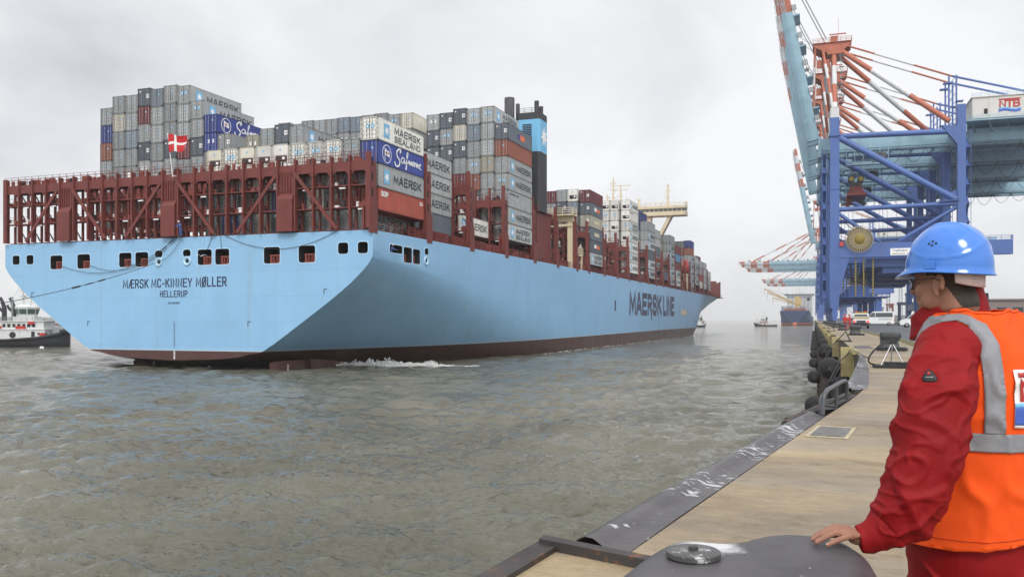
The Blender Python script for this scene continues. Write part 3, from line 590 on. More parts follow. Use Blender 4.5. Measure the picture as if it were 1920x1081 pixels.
def make_hull():
    S = hull_sections(); vs0 = sorted(S); pr = np.array([S[v] for v in vs0])      # (stations, 9, 2)
    vv = np.array(sorted(set(list(np.arange(0, 130, 5.))+list(np.arange(130, 300, 15.))+list(np.arange(300, 399, 4.))+[398.5])))
    # monotone cubic-ish interpolation between stations
    def interp(col):
        t = np.array(vs0, float); d = np.gradient(col, t); out = []
        for x in vv:
            i = min(max(np.searchsorted(t, x, 'right')-1, 0), len(t)-2); h = t[i+1]-t[i]; s = (x-t[i])/h
            out.append((2*s**3-3*s**2+1)*col[i]+(s**3-2*s**2+s)*h*d[i]+(-2*s**3+3*s**2)*col[i+1]+(s**3-s**2)*h*d[i+1])
        return np.array(out)
    I = np.stack([np.stack([interp(pr[:, k, c]) for c in (0, 1)], -1) for k in range(9)], 1)
    def fine(sec):
        p = sec; out = [tuple(p[0])]
        out.append((p[0][0]*.5+p[1][0]*.5, (p[0][1]+p[1][1])/2)); out.append(tuple(p[1]))
        for i in range(1, 8):
            p0 = p[max(i-1, 1)]; p1 = p[i]; p2 = p[i+1]; p3 = p[min(i+2, 8)]
            for t in (.33, .67, 1.):
                out.append(tuple(.5*((2*p1)+(-p0+p2)*t+(2*p0-5*p1+4*p2-p3)*t*t+(-p0+3*p1-3*p2+p3)*t**3)))
        return out
    mb = MB(); rings = []
    for v, sec in zip(vv, I):
        fs = fine(sec); fs = [(min(max(b, 0), 29.5), z) for b, z in fs]
        ring = [(-BW+b, v, z) for b, z in fs]+[(-BW-b, v, z) for b, z in fs[:-1][::-1]]
        rings.append(ring)
    mb.loft(rings, smooth=True); 
    o = mb.build('hull', [M_hull, M_dark], SHIP, weld=1e-5)
    # cut the mooring ports
    cb = MB()
    def rr(c0, c1, z0, z1, rad):
        p = []
        for (cx_, cz, a0) in ((c1-rad, z1-rad, 0), (c0+rad, z1-rad, 90), (c0+rad, z0+rad, 180), (c1-rad, z0+rad, 270)):
            for k in range(5): a = R(a0+k*22.5); p.append((cx_+rad*math.cos(a), cz+rad*math.sin(a)))
        return p
    fl = []
    for (u0, u1, z0, z1) in PORTS:
        rad = .32 if u1-u0 > 1.25 and z1-z0 > 1 else .44
        po = rr(-u1, -u0, z0, z1, rad); pi = rr(-u1-.13, -u0+.13, z0-.13, z1+.13, rad+.13)
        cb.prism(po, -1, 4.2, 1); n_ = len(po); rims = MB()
        rims.add([(a, -.03, b) for a, b in pi]+[(a, -.03, b) for a, b in po]+[(a, .0, b) for a, b in pi], [(i, (i+1) % n_, (i+1) % n_+n_, i+n_) for i in range(n_)]+[(i, i+2*n_, (i+1) % n_+2*n_, (i+1) % n_) for i in range(n_)])
        rims.build('port_rim', M_rim, SHIP)
        if z1-z0 > 1.5: fl.append((0, (u0+u1)/2+(-.12), z0))
    for (v0, v1, z0, z1) in SPORTS:
        rad = .3; po = rr(v0, v1, z0, z1, rad); pi = rr(v0-.13, v1+.13, z0-.13, z1+.13, rad+.13); n_ = len(po)
        cb.prism(po, -3.5, 1.5, 1, f=lambda a, b, c: (c, a, b))
        xs = .25; rims = MB()
        rims.add([(xs+.03, a, b) for a, b in pi]+[(xs+.03, a, b) for a, b in po]+[(xs, a, b) for a, b in pi], [(i, (i+1) % n_, (i+1) % n_+n_, i+n_) for i in range(n_)]+[(i, i+2*n_, (i+1) % n_+2*n_, (i+1) % n_) for i in range(n_)])
        rims.build('port_rim', M_rim, SHIP)
        if z1-z0 > 1.5: fl.append((1, (v0+v1)/2, z0))
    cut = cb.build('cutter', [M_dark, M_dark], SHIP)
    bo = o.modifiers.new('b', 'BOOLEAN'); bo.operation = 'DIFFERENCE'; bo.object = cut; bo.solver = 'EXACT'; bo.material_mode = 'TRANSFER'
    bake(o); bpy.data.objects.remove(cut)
    o.data.set_sharp_from_angle(angle=R(32))
    
    for side, c, z0 in fl:
        f = MB()
        T = (lambda a, b, c_: (a-c, .5+b, z0+c_)) if side == 0 else (lambda a, b, c_: (-.35-b, c+a, z0+c_))
        def bx(x0, x1, y0, y1, a, b): 
            p = [T(x, y, z) for z in (a, b) for x, y in ((x0, y0), (x1, y0), (x1, y1), (x0, y1))]
            f.add(p, [(3, 2, 1, 0), (4, 5, 6, 7), (0, 1, 5, 4), (1, 2, 6, 5), (2, 3, 7, 6), (3, 0, 4, 7)])
        bx(-.75, -.5, 0, .5, .02, .95); bx(.5, .75, 0, .5, .02, .95); bx(-.8, .8, 0, .5, .95, 1.12); bx(-.3, -.18, .02, .48, .02, .95); bx(.18, .3, .02, .48, .02, .95); bx(-.5, .5, .02, .48, .02, .2)
        f.build('fairlead', M_redd, SHIP)
    for (side, c, z) in ((0, 31.36, 13.9), (0, 26.78, 13.92), (1, 14.1, 14.2)):
        m_ = MB(); ax = (0, -1, 0) if side == 0 else (1, 0, 0); cc = (-c, 0, z) if side == 0 else (.25, c, z)
        m_.lathe([(.62, -.1), (.62, .08), (.55, .15), (.42, .12), (.3, .0), (.27, -.05)], cc, 20, 0, ax)
        h = MB(); h.lathe([(.25, -.02), (.25, .01)], cc, 16, 0, ax); hw = m_.build('hawsepipe', M_rim, SHIP); h.build('hawse_hole', M_dark, hw)
    return o
PORTS = [(55.97, 57.3, 14.1, 15.38), (53.35, 54.66, 14.1, 15.38), (48.0, 50.2, 13.32, 15.2), (43.05, 45.3, 13.3, 15.25), (35.9, 38.0, 13.35, 15.25), (33.1, 35.25, 13.35, 15.25),
         (30.75, 32.0, 14.45, 15.4), (26.2, 27.45, 14.45, 15.4), (22.9, 25.1, 13.35, 15.32), (20.2, 22.35, 13.35, 15.32), (12.65, 15.0, 13.3, 15.32), (7.6, 9.95, 13.3, 15.35),
         (3.04, 4.43, 14.2, 15.55), (.38, 1.74, 14.2, 15.55)]
SPORTS = [(4.1, 7.35, 14.6, 15.6), (7.7, 9.95, 13.6, 15.55), (10.25, 12.25, 13.6, 15.5), (13.65, 14.75, 15.0, 15.85)]
make_hull()
# lettering on the hull; a sheet 3 cm thick standing on the plating
def on_transom(txt, u, z, w, h, m, bold=.135):
    M = Matrix.Translation((-u, -.012, z)) @ Matrix.Rotation(R(90), 4, 'X')
    return put_text(txt, w, h, h*bold, M, m, SHIP, gap=.42)
on_transom('MÆRSK', 35.2, 11.12, 4.3, 1.18, M_navytext)
on_transom('MC-KINNEY', 29.3, 11.15, 6.6, 1.15, M_navytext)
on_transom('MØLLER', 23.0, 11.2, 4.8, 1.25, M_navytext)
on_transom('HELLERUP', 28.95, 9.74, 4.5, .84, M_navytext)
on_transom('IMO 9619907', 28.9, 8.55, 1.9, .26, M_navytext)
def on_side(txt, v0, v1, z0, z1, m, bold=.16, x=.25, parent=None, w=.02, lay=.006):
    M = Matrix.Translation((x+lay, (v0+v1)/2, (z0+z1)/2)) @ Matrix.Rotation(R(90), 4, 'Z') @ Matrix.Rotation(R(90), 4, 'X')
    return put_text(txt, v1-v0, z1-z0, (z1-z0)*bold, M, m, parent or SHIP)
on_side('MAERSK', 135.5, 181.5, 7.55, 14.05, M_greytext, .25)
on_side('LINE', 184.0, 204.5, 7.6, 14.15, M_greytext, .25)
mk = MB()
for k in range(12): mk.box(-28.95, -28.75, -.03, -.01, 2.9+k*.28, 3.0+k*.28)          # draught marks at the stern
for k in range(5): mk.box(-28.95, -28.7, -.03, -.01, 1.35+k*.22, 1.48+k*.22, 1)
for k in range(7): mk.box(.262, .28, 176+.0, 176.6, 3.6+k*.6, 3.8+k*.6)
for k in range(6): mk.box(.262, .28, 216, 216.9, 7.6+k*.7, 7.9+k*.7)
mk.box(.262, .28, 119.2, 120.4, 8.6, 11.2); mk.box(.262, .28, 164.5, 165.5, 6.3, 7.9)
for (u_, z_) in ((53.5, 9.9), (43.3, 5.9), (6.2, 9.8), (17.2, 5.9)):
    mk.box(-u_-.22, -u_-.14, -.03, -.01, z_-.35, z_+.3); mk.box(-u_-.14, -u_+.25, -.03, -.01, z_+.22, z_+.3)
mk.build('draught_marks', [M_navytext, M_wht], SHIP)
pd = MB(); pd.box(.24, .34, 219, 231, 8.1, 9.9); pdo = pd.build('pilot_door', M_cream, SHIP)
# rudders hanging below the counter
for u0 in (15.4, 37.2):
    mb = MB(); sec = [(0, 0), (1.2, .42), (4.5, .62), (9, .4), (11.5, .05)]
    ring = lambda z, k: [(-u0+w*k, 1.6+v*k+(0 if k == 1 else .5), z) for v, w in sec]+[(-u0-w*k, 1.6+v*k+(0 if k == 1 else .5), z) for v, w in sec[::-1]]
    mb.loft([ring(-6, .8), ring(-2, .95), ring(.9, 1), ring(1.12, .93)], smooth=False)
    for k in range(6): mb.box(-u0+.5, -u0+.63, 4.6, 4.85, -.9+k*.28, -.76+k*.28, 1)
    mb.build('rudder', [mat('rudder_brown', (.10, .045, .038), .6, var=.2, scale=1), M_wht], SHIP)
    mb = MB(); mb.loft([[(-u0+w, v, z) for v, w in ((9, 1.2), (16, 2.6), (30, 4), (30, -4), (16, -2.6), (9, -1.2))] for z in (-6, .6, 1.2)], smooth=False)
    mb.build('skeg', M_hull, SHIP)
# main deck, coaming and rail along the starboard edge
mb = MB(); mb.box(-58.3, .0, .4, 352, 17.02, 17.12); mb.build('deck', M_red, SHIP)
mb = MB()
v = 12.
while v < 340:
    mb.box(-1.6, -1.3, v, v+12.6, 17.1, 18.7)
    for k in range(7):
        w = v+.6+k*1.75; mb.box(-1.3, -.75, w, w+.2, 17.1, 18.6)
        if random.random() < .55: mb.box(-1.28, -.5, w+.5, w+1.3+random.random()*.4, 17.1, 17.7+random.random()*.7, random.choice((0, 0, 0, 2)))
    v += 14.4
mb.build('hatch_coaming', [M_red, M_white, M_redd], SHIP)
def rail(mb, a, b, h=1.1, step=1.6, r=.03, rows=3, mi=0):
    a, b = Vector(a), Vector(b); n_ = max(1, int((b-a).length/step))
    for k in range(1, rows+1): mb.bar(a+Vector((0, 0, h*k/rows)), b+Vector((0, 0, h*k/rows)), r*1.6, r*1.6, mi)
    for k in range(n_+1): p = a.lerp(b, k/n_); mb.bar(p, p+Vector((0, 0, h)), r*2, r*2, mi)
mb = MB(); rail(mb, (.1, 4, 17.05), (.1, 340, 17.05), 1.1, 1.8, .035); mb.build('deck_rail', M_red, SHIP)

def lashing_bridge(v, ztop=26.0, post=29.0, n=23, panels=False, label=None, i0=0):
    root = MB(); w = .22
    # girder with haunches = the part mesh; posts, braces, panels, walkways are its sub-parts
    zg = ztop-1.15
    x1 = -(i0*2.54)-.1; x0 = -(n*2.54)-.1
    for y in ((v, v+1.5) if True else ()):
        root.box(x0, x1, y-.12, y+.12, zg, ztop)
    for i in range(i0, n):
        xa = -i*2.54-.3
        for s, x in ((1, xa-2.0+.0), (-1, xa-.0)):
            pass
        root.add([(xa-.05, v-.1, zg), (xa-.45, v-.1, zg), (xa-.05, v-.1, zg-.45), (xa-.05, v+.1, zg), (xa-.45, v+.1, zg), (xa-.05, v+.1, zg-.45)], [(0, 1, 2), (3, 5, 4), (0, 3, 4, 1), (1, 4, 5, 2), (2, 5, 3, 0)])
        xb = xa-2.15
        root.add([(xb+.05, v-.1, zg), (xb+.45, v-.1, zg), (xb+.05, v-.1, zg-.45), (xb+.05, v+.1, zg), (xb+.45, v+.1, zg), (xb+.05, v+.1, zg-.45)], [(0, 2, 1), (3, 4, 5), (0, 1, 4, 3), (1, 2, 5, 4), (2, 0, 3, 5)])
    g = root.build('lashing_bridge', M_red, SHIP)
    for i in range(i0, n+1):
        x = -i*2.525-.1; p = MB(); ph = post+(.0 if 0 < i < 23 else .25)
        wd = w if i not in (0, 23) else .62
        p.box(x-wd/2, x+wd/2, v-.35, v-.13, 17.1, ph); p.box(x-.06, x+.06, v-.13, v+.4, 17.1, ph)
        for zz in (24.6, 22.3, 20.0):
            p.box(x-.08, x+.08, v+.4, v+1.2, zz, zz+.5)          # web between the two legs leaves long openings
        p.box(x-.13, x+.13, v+1.2, v+1.45, 17.1, ztop-.2)
        p.build('post', M_red, g)
    d = MB()
    for zz in (22.2, 19.6):
        d.box(x0, x1, v+.0, v+1.3, zz, zz+.14); rail(d, (x0, v+.15, zz+.1), (x1, v+.15, zz+.1), 1.0, 2.54, .022, 2)
    d.box(x0, x1, v+.13, v+1.37, ztop-.1, ztop+.02); rail(d, (x0, v-.0, ztop), (x1, v-.0, ztop), 1.15, 1.27, .024, 3); rail(d, (x0, v+1.4, ztop), (x1, v+1.4, ztop), 1.15, 1.27, .024, 2)
    d.build('walkway', M_red, g)
    gear = MB()
    for i in range(i0, n):
        for zz in (ztop+.02, 22.35, 19.75):
            for k in range(3):
                if random.random() < .6:
                    x = -i*2.54-.5-random.random()*1.8; q = .12+random.random()*.22
                    gear.box(x-q, x+q*.8, v+.3, v+.7, zz, zz+.25+random.random()*.55, random.choice((0, 0, 2, 1, 1)) if random.random() < .6 else 0)
        if random.random() < .7:
            x = -i*2.54-1.2; gear.box(x-.45, x+.45, v-.1, v+.05, random.choice((21.9, 19.3, 21.9, 24.5)), 0) if False else gear.box(x-.42, x+.42, v-.02, v+.1, 21.9 if i % 2 else 19.35, 22.05 if i % 2 else 19.5, 1)
        for zz in (17.4, 20.0, 22.6):
            for k in range(4):   # lashing rods crossing in front of the boxes
                a = -i*2.54-.35-k*.1; gear.bar((a, v+1.7, zz), (a-1.5+k*.1, v+1.7, zz+2.0), .035, .035, 2)
    gear.build('lashing_gear', [M_redd, M_wht, M_black], g)['kind'] = 'stuff'
    if panels:
        for i in (18.0, 11.0, 4.0):
            x0_, x1_ = -(i+1)*2.54-.1+.21, -i*2.54-.1-.21; q = MB()
            q.box(x0_, x1_, v-.1, v+.1, 21.4, ztop); q.box(x0_-.05, x1_+.05, v-.55, v+.1, 17.1, 21.0)
            q.add([(x0_, v-.1, 21.7), (x1_, v-.1, 21.7), (x1_+.05, v-.55, 21.0), (x0_-.05, v-.55, 21.0), (x0_, v+.05, 21.0), (x1_, v+.05, 21.0)], [(0, 1, 2, 3), (0, 3, 4), (1, 5, 2), (0, 4, 5, 1)])
            q.build('panel', M_red, g)
            rb = MB()
            for k in range(4): xx = x0_+.45+k*.4; rb.box(xx-.04, xx+.04, v-.24, v-.1, 21.75, ztop-.8)
            rb.box(x0_+.1, x1_-.1, v-.16, v-.1, 24.1, 24.2); rb.build('panel_rib', M_red, g)
            b = MB(); b.bar((x0_-.3, v-.28, ztop-1.1), (x0_-2.54*2.4, v-.28, 17.2), .42, .2, up=(0, 1, 0)); b.build('diagonal_brace', M_red, g)
            b = MB(); b.bar((x1_+.3, v-.28, ztop-1.1), (x1_+2.54*2.4, v-.28, 17.2), .42, .2, up=(0, 1, 0)); b.build('diagonal_brace', M_red, g)
    # pedestal at the starboard rail with its tall opening
    if i0 == 0:
        q = MB(); q.box(-.9, -.62, v-.3, v+1.3, 17.1, 19.7); q.box(.02, .3, v-.3, v+1.3, 16.6, 19.7); q.box(-.9, .3, v-.3, v+1.3, 19.7, 20.4)
        q.box(-.62, .02, v+.2, v+.3, 17.1, 19.7, 1); q.box(-.42, .06, v-.2, v+1.2, 20.4, ztop)
        for zz in (20.9, 22.7, 24.5): q.box(.061, .075, v+.3, v+.62, zz, zz+1.0, 1)
        q.build('end_frame', [M_red, M_dark], g)
    return g
lashing_bridge(-.2, 25.1, 25.75, panels=True)
for v in (14.6, 29.1, 43.7, 58.1, 72): lashing_bridge(v, 26.2, 28.2)
for v in (86.5, 95.9, 109.6, 122.8, 136, 149.3, 161, 173.7, 185, 197.4, 208.8, 221, 231, 242, 253.5, 265, 277, 290): lashing_bridge(v-.9, 25.8, 27.9, n=7)

# funnel and exhausts
mb = MB()
ring = lambda z, g=0: [(-.4-g, 62+g, z), (.0-g, 62.4+g, z), (.0-g, 66.2, z), (-.4-g, 66.6, z), (-4.3+g, 66.6, z), (-4.9+g, 66.0, z), (-4.9+g, 62.6+g, z), (-4.3+g, 62+g, z)]
mb.loft([ring(26.5), ring(37.6)], 0, smooth=False, caps=True); mb.loft([ring(37.6), ring(43.6)], 1, smooth=False, caps=False); mb.loft([ring(43.6), ring(44.9), ring(44.9, .3), ring(44.5, .3)], 0, smooth=False)
fn = mb.build('funnel', [mat('funnel_grey', (.035, .036, .042), .55, var=.15, scale=.5, streak=.3), M_ltblue], SHIP)
mb = MB()
for k in range(9): mb.box(-3.4, -1.6, 61.93, 61.99, 40.0+k*.32, 40.18+k*.32, 0)
mb.build('louvre', M_black, fn)
mb = MB(); star(mb, (.02, 64.4, 40.6), 1.9, (0, 1, 0), (0, 0, 1), (.04, 0, 0), 0); mb.build('star_emblem', M_wht, fn)
mb = MB()
for (x, y, r, z) in ((-1.3, 64, .45, 47.4), (-.8, 65.2, .38, 46.6)): mb.lathe([(r, 44), (r, z), (r*.8, z), (r*.8, z-.4)], (x, y, 0), 12)
rail(mb, (-4.6, 62.2, 44.8), (-.2, 62.2, 44.8), 1.0, 1.2, .03); mb.build('exhaust_pipe', M_black, fn)
for (u_, v_, r, zt) in ((6.0, 62, .95, 47.9), (15.9, 62.6, .95, 45.1)):
    mb = MB(); mb.lathe([(r, 17), (r, zt), (r*.86, zt), (r*.86, zt-1)], (-u_, v_, 0), 16); mb.lathe([(.4, 17), (.4, zt-1), (.3, zt-1)], (-u_+1.3, v_+1, 0), 10); mb.build('exhaust_stack', mat('stack_grey', (.06, .06, .065), .6, var=.3, scale=.6, streak=.5), SHIP)
mb = MB(); mb.box(-57, -.6, 62, 70.5, 17.1, 26.5); mb.box(-57.3, -.3, 61.7, 70.8, 26.5, 26.8); rail(mb, (-20, 61.8, 26.8), (-.4, 61.8, 26.8), 1.1, 1.6, .05)
for k in range(8): mb.box(-3.2-k*2.4, -2.2-k*2.4, 61.9, 62, 21.5, 23.5, 1)
mb.build('engine_casing', [M_red, M_dark], SHIP)
# engine-room crane gantry, cream
mb = MB()
mb.box(-16, -.2, 84.6, 85.6, 27.0, 28.2); mb.box(-16, .1, 83.2, 86.2, 28.2, 28.45); mb.box(-1.5, -.5, 84.6, 85.6, 17.1, 27); mb.box(-16, -.4, 84.4, 84.6, 26.0, 26.5)
mb.box(-1.2, -.4, 86.3, 92.6, 20.1, 20.5); mb.box(-.75, -.4, 92.0, 92.4, 17.1, 20.1); mb.box(-8.7, -8.2, 84.8, 85.3, 17.1, 27)
rail(mb, (-16, 83.3, 28.45), (.1, 83.3, 28.45), 1.3, 2.2, .07); rail(mb, (.0, 83.3, 28.45), (.0, 86.2, 28.45), 1.3, 1.5, .07); rail(mb, (-.4, 86.3, 20.5), (-.4, 92.6, 20.5), 1.4, 1.0, .07)
mb.build('deck_crane_gantry', M_cream, SHIP)
mb = MB(); mb.lathe([(1.9, -1.2), (2.3, -.8), (2.3, .8), (1.9, 1.2)], (-6, 86, 22), 18, axis=(0, 1, 0)); mb.build('winch_drum', M_black, SHIP)
# navigation bridge on its V-shaped supports
BV = 228
mb = MB(); zb = 44.9
mb.box(-58, .3, BV, BV+6.0, zb, zb+1.5); mb.box(-58, .3, BV+.4, BV+5.7, zb+2.7, zb+3.6); mb.box(-58, .1, BV+.9, BV+5.4, zb+1.5, zb+2.7)
mb.prism([(-11.5, 35), (-6.2, 44.9), (-4.8, 44.9), (-10.1, 35)], BV+1, BV+4.5); mb.box(-14.2, -12.7, BV+1, BV+4.5, 30, 44.9); mb.box(-12.7, -8.5, BV+1.2, BV+4.3, 37.2, 38.0)
mb.box(-46, -13.5, BV+1, BV+5, 17.1, 44.9)
nb = mb.build('navigation_bridge', M_cream, SHIP)
mb = MB(); 
for k in range(34): x = -57.2+k*1.7; mb.box(x, x+1.45, BV+.78, BV+.88, zb+1.62, zb+2.5)
mb.box(.11, .14, BV+1.2, BV+5, zb+1.6, zb+2.6); mb.build('bridge_window', M_glass, nb)
mb = MB(); rail(mb, (-58, BV+.5, zb+3.6), (.1, BV+.5, zb+3.6), 1.3, 1.8, .06); rail(mb, (.1, BV+.5, zb+3.6), (.1, BV+5.5, zb+3.6), 1.3, 1.8, .06); mb.build('bridge_rail', M_cream, nb)
def mast(x, y, z, h, arms, parent=SHIP, m=None):
    mb = MB(); mb.tube([(x, y, z), (x, y, z+h)], [.45, .18], 8)
    for dz, w in arms: mb.box(x-w, x+w, y-.12, y+.12, z+dz, z+dz+.22); mb.box(x-w, x-w+.15, y-.1, y+.1, z+dz, z+dz+.9); mb.box(x+w-.15, x+w, y-.1, y+.1, z+dz, z+dz+.8)
    return mb.build('mast', m or M_cream, parent)
mast(-6.6, BV+3, zb+3.6, 8.5, ((3, .6), (5.6, .8), (7.2, .5))); mast(-17.5, BV+3, zb+3.6, 3.6, ((2.6, .7), (1.6, .4)))
mast(-27.2, BV+2, zb+3.6, 12, ((4, 1.7), (7, 1.2), (9.5, .9))); mast(-24.3, BV+2, zb+3.6, 8.8, ((6.8, 2.6), (8.5, 3.8), (4.5, .7))); mast(-29.5, BV+2, zb+3.6, 5.6, ((4, .7),)); mast(-22, BV+2, zb+3.6, 4, ((2, .4),))
mb = MB(); mb.bar((-6.6, BV+3, zb+10), (-9.2, BV+3, zb+4), .12); mb.build('mast_stay', M_cream, SHIP); mb = MB(); mb.bar((.1, BV+5, zb+3.6), (.1, BV+5, zb+5.6), .3); mb.build('wing_lamp', M_cream, SHIP)
# bow bulwark, breakwater, provision post
mb = MB(); mb.prism([(-29, 17.5), (-7.3, 17.5), (-4.8, 19.5), (-6, 26.5), (-29, 26.5)], 368, 369); mb.box(-12, -7.2, 352, 367, 17.2, 20.2); 
for k in range(8): mb.box(-6.4+k*.1-.2, -6.4+k*.1+.1, 372+k*1.6, 372.3+k*1.6, 19, 25.4+k*.2)
mb.build('forecastle', M_red, SHIP)
mb = MB(); mb.tube([(-.9, 236, 17.1), (-.9, 236, 23)], .9, 12); mb.box(-1.8, -.1, 234, 238, 23, 23.6); mb.build('provision_crane_post', M_cream, SHIP)
mb = MB(); mb.lathe([(.2, 24), (1.1, 24.4), (1.3, 26), (.9, 28.4), (.2, 29)], (-1, 236, 0), 12); mb.build('provision_crane_head', mat('signal_red', (.45, .05, .04), .5), SHIP)
# ================================================================ CONTAINERS (each a thing of its own, stowed on the ship)
CCOL = {'light grey': (.37, .385, .385), 'grey': (.29, .305, .31), 'dark grey': (.105, .125, .15), 'blue grey': (.22, .26, .31), 'white': (.70, .69, .63), 'cream': (.58, .55, .46),
        'royal blue': (.035, .06, .26), 'navy blue': (.03, .045, .15), 'red': (.36, .075, .05), 'rust brown': (.29, .095, .06), 'maroon': (.155, .028, .035), 'sky blue': (.12, .30, .52), 'beige': (.36, .34, .27)}
CM = {k: mat('box_'+k.replace(' ', '_'), v, .55, var=.14, scale=.55, rust=.26, streak=.5, rnd=.2) for k, v in CCOL.items()}
M_cfr = {k: mat('boxframe_'+k.replace(' ', '_'), tuple(c*.72 for c in v), .6, var=.1) for k, v in CCOL.items()}
M_bar = mat('lock_bar', (.33, .34, .34), .5, var=.1); M_bard = mat('lock_bar_dark', (.16, .17, .18), .5)
_cm = {}
def cont_mesh(col, end, H, Ln):
    key = (col, end, H, Ln)
    if key in _cm: return _cm[key]
    mb = MB(); W = 2.44; P = .1
    # frame: corner posts, top and bottom rails
    for x in (0, -W+P):
        for y in (0, Ln-P): mb.box(x-P if x == 0 else -W, x if x == 0 else -W+P, y, y+P, 0, H, 1)
    for x in (0, -W+.06): mb.box(x-.06, x, P, Ln-P, 0, .14, 1); mb.box(x-.06, x, P, Ln-P, H-.1, H, 1)
    for y in (0, Ln-.08): mb.box(-W+P, -P, y, y+.08, 0, .13, 1); mb.box(-W+P, -P, y, y+.08, H-.11, H, 1)
    for x in (.012, -W-.012):
        for y in (-.012, Ln-.16):
            for z in (0, H-.11): mb.box(min(x, x*.0+(x-.17 if x > 0 else x+.17)), max(x, (x-.17 if x > 0 else x+.17)), y, y+.172, z, z+.112, 4)
    # corrugated sides (reefers are smooth)
    nf = 26 if end in ('door', 'plain') else 4
    for sx, s in ((-.012, 1), (-W+.012, -1)):
        pts = []; L_ = Ln-2*P; st = L_/nf
        dpt = .045 if nf > 10 else .006
        for k in range(nf):
            y = P+k*st; pts += [(0, y), (0, y+st*.35), (dpt, y+st*.5), (dpt, y+st*.85)]
        pts.append((0, Ln-P)); v = [(sx-s*a, b, z) for z in (.14, H-.1) for a, b in pts]; n_ = len(pts)
        mb.add(v, [(i, i+1, i+1+n_, i+n_) if s > 0 else (i+1, i, i+n_, i+1+n_) for i in range(n_-1)], 0)
    mb.add([(-.06, P*.5, H-.02), (-W+.06, P*.5, H-.02), (-W+.06, Ln-.05, H-.02), (-.06, Ln-.05, H-.02)], [(0, 3, 2, 1)], 0)
    mb.add([(-.1, Ln-.05, .1), (-W+.1, Ln-.05, .1), (-W+.1, Ln-.05, H-.1), (-.1, Ln-.05, H-.1)], [(0, 1, 2, 3)], 0)
    mb.add([(-.06, .05, .03), (-W+.06, .05, .03), (-W+.06, Ln-.05, .03), (-.06, Ln-.05, .03)], [(0, 1, 2, 3)], 1)
    # aft end
    mb.add([(-.1, .06, .1), (-W+.1, .06, .1), (-W+.1, .06, H-.1), (-.1, .06, H-.1)], [(0, 3, 2, 1)], 0)
    if end in ('door', 'quad', 'squares', 'whitedoor', 'papers'):
        for k in range(5): z = .14+(H-.26)*k/5; mb.box(-W+.14, -W/2-.04, .03, .062, z+.03, z+.1, 1); mb.box(-W/2+.04, -.14, .03, .062, z+.03, z+.1, 1)
        mb.box(-W/2-.03, -W/2+.03, .02, .06, .12, H-.1, 4)
        bars = (.32, .85, 1.59, 2.12)
        for x in bars: mb.box(-x-.025, -x+.025, -.02, .03, .1, H-.08, 2)
        for x in bars:
            for z in (.5, .95, 1.9): mb.box(-x-.07, -x+.07, -.015, .025, z, z+.07, 4)
        for x in (-.13, -W+.13):
            for k in range(5): z = .3+k*(H-.6)/4; mb.box(x-.05, x+.05, .0, .04, z-.06, z+.06, 4)
    if end == 'door':
        mb.box(-.98, -.72, .0, .028, H*.62, H*.62+.3, 3); mb.box(-.9, -.78, -.004, .0, H*.62+.08, H*.62+.22, 5)
    if end == 'quad':
        for i in (0, 1):
            for j in (0, 1): mb.box(-.52+i*.3-.22, -.52+i*.3, -.0, .028, H*.42+j*.36, H*.42+j*.36+.28, 5)
        mb.box(-W+.3, -W+.55, .0, .028, H*.78, H*.78+.2, 5)
    if end == 'papers':
        for x in (.75, 1.55): mb.box(-x-.14, -x+.14, .0, .028, H*.45, H*.45+.55, 5)
    if end in ('squares', 'whitedoor'):
        for x in (.8, 1.5):
            mb.box(-x-.2, -x+.2, .0, .028, H*.5, H*.5+.52, 3); mb.box(-x-.09, -x+.09, -.006, .0, H*.5+.17, H*.5+.35, 5)
    if end == 'reefer':
        mb.box(-W+.14, -.14, .0, .062, H*.52, H-.12, 0); mb.box(-W+.2, -.2, .02, .062, .14, H*.1, 0); mb.box(-W+.1, -.1, .07, .09, .1, H-.1, 4)
        mb.lathe([(.52, 0), (.5, .05), (.1, .06)], (-W/2-.25, .055, H*.36), 14, 4, (0, -1, 0)); mb.box(-W/2+.2, -.3, .0, .05, H*.2, H*.48, 4); mb.box(-W/2+.3, -.55, -.01, .0, H*.3, H*.44, 5)
        mb.box(-W+.3, -.3, -.005, .02, H*.5, H*.52, 1); mb.box(-W/2-.12, -W/2+.12, -.01, .0, H*.72, H*.72+.26, 3)
    me = mb.mesh('container', [CM[col], M_cfr[col], M_bard if col in ('dark grey',) else M_bar, M_ltblue, M_black, M_wht])
    _cm[key] = me; return me
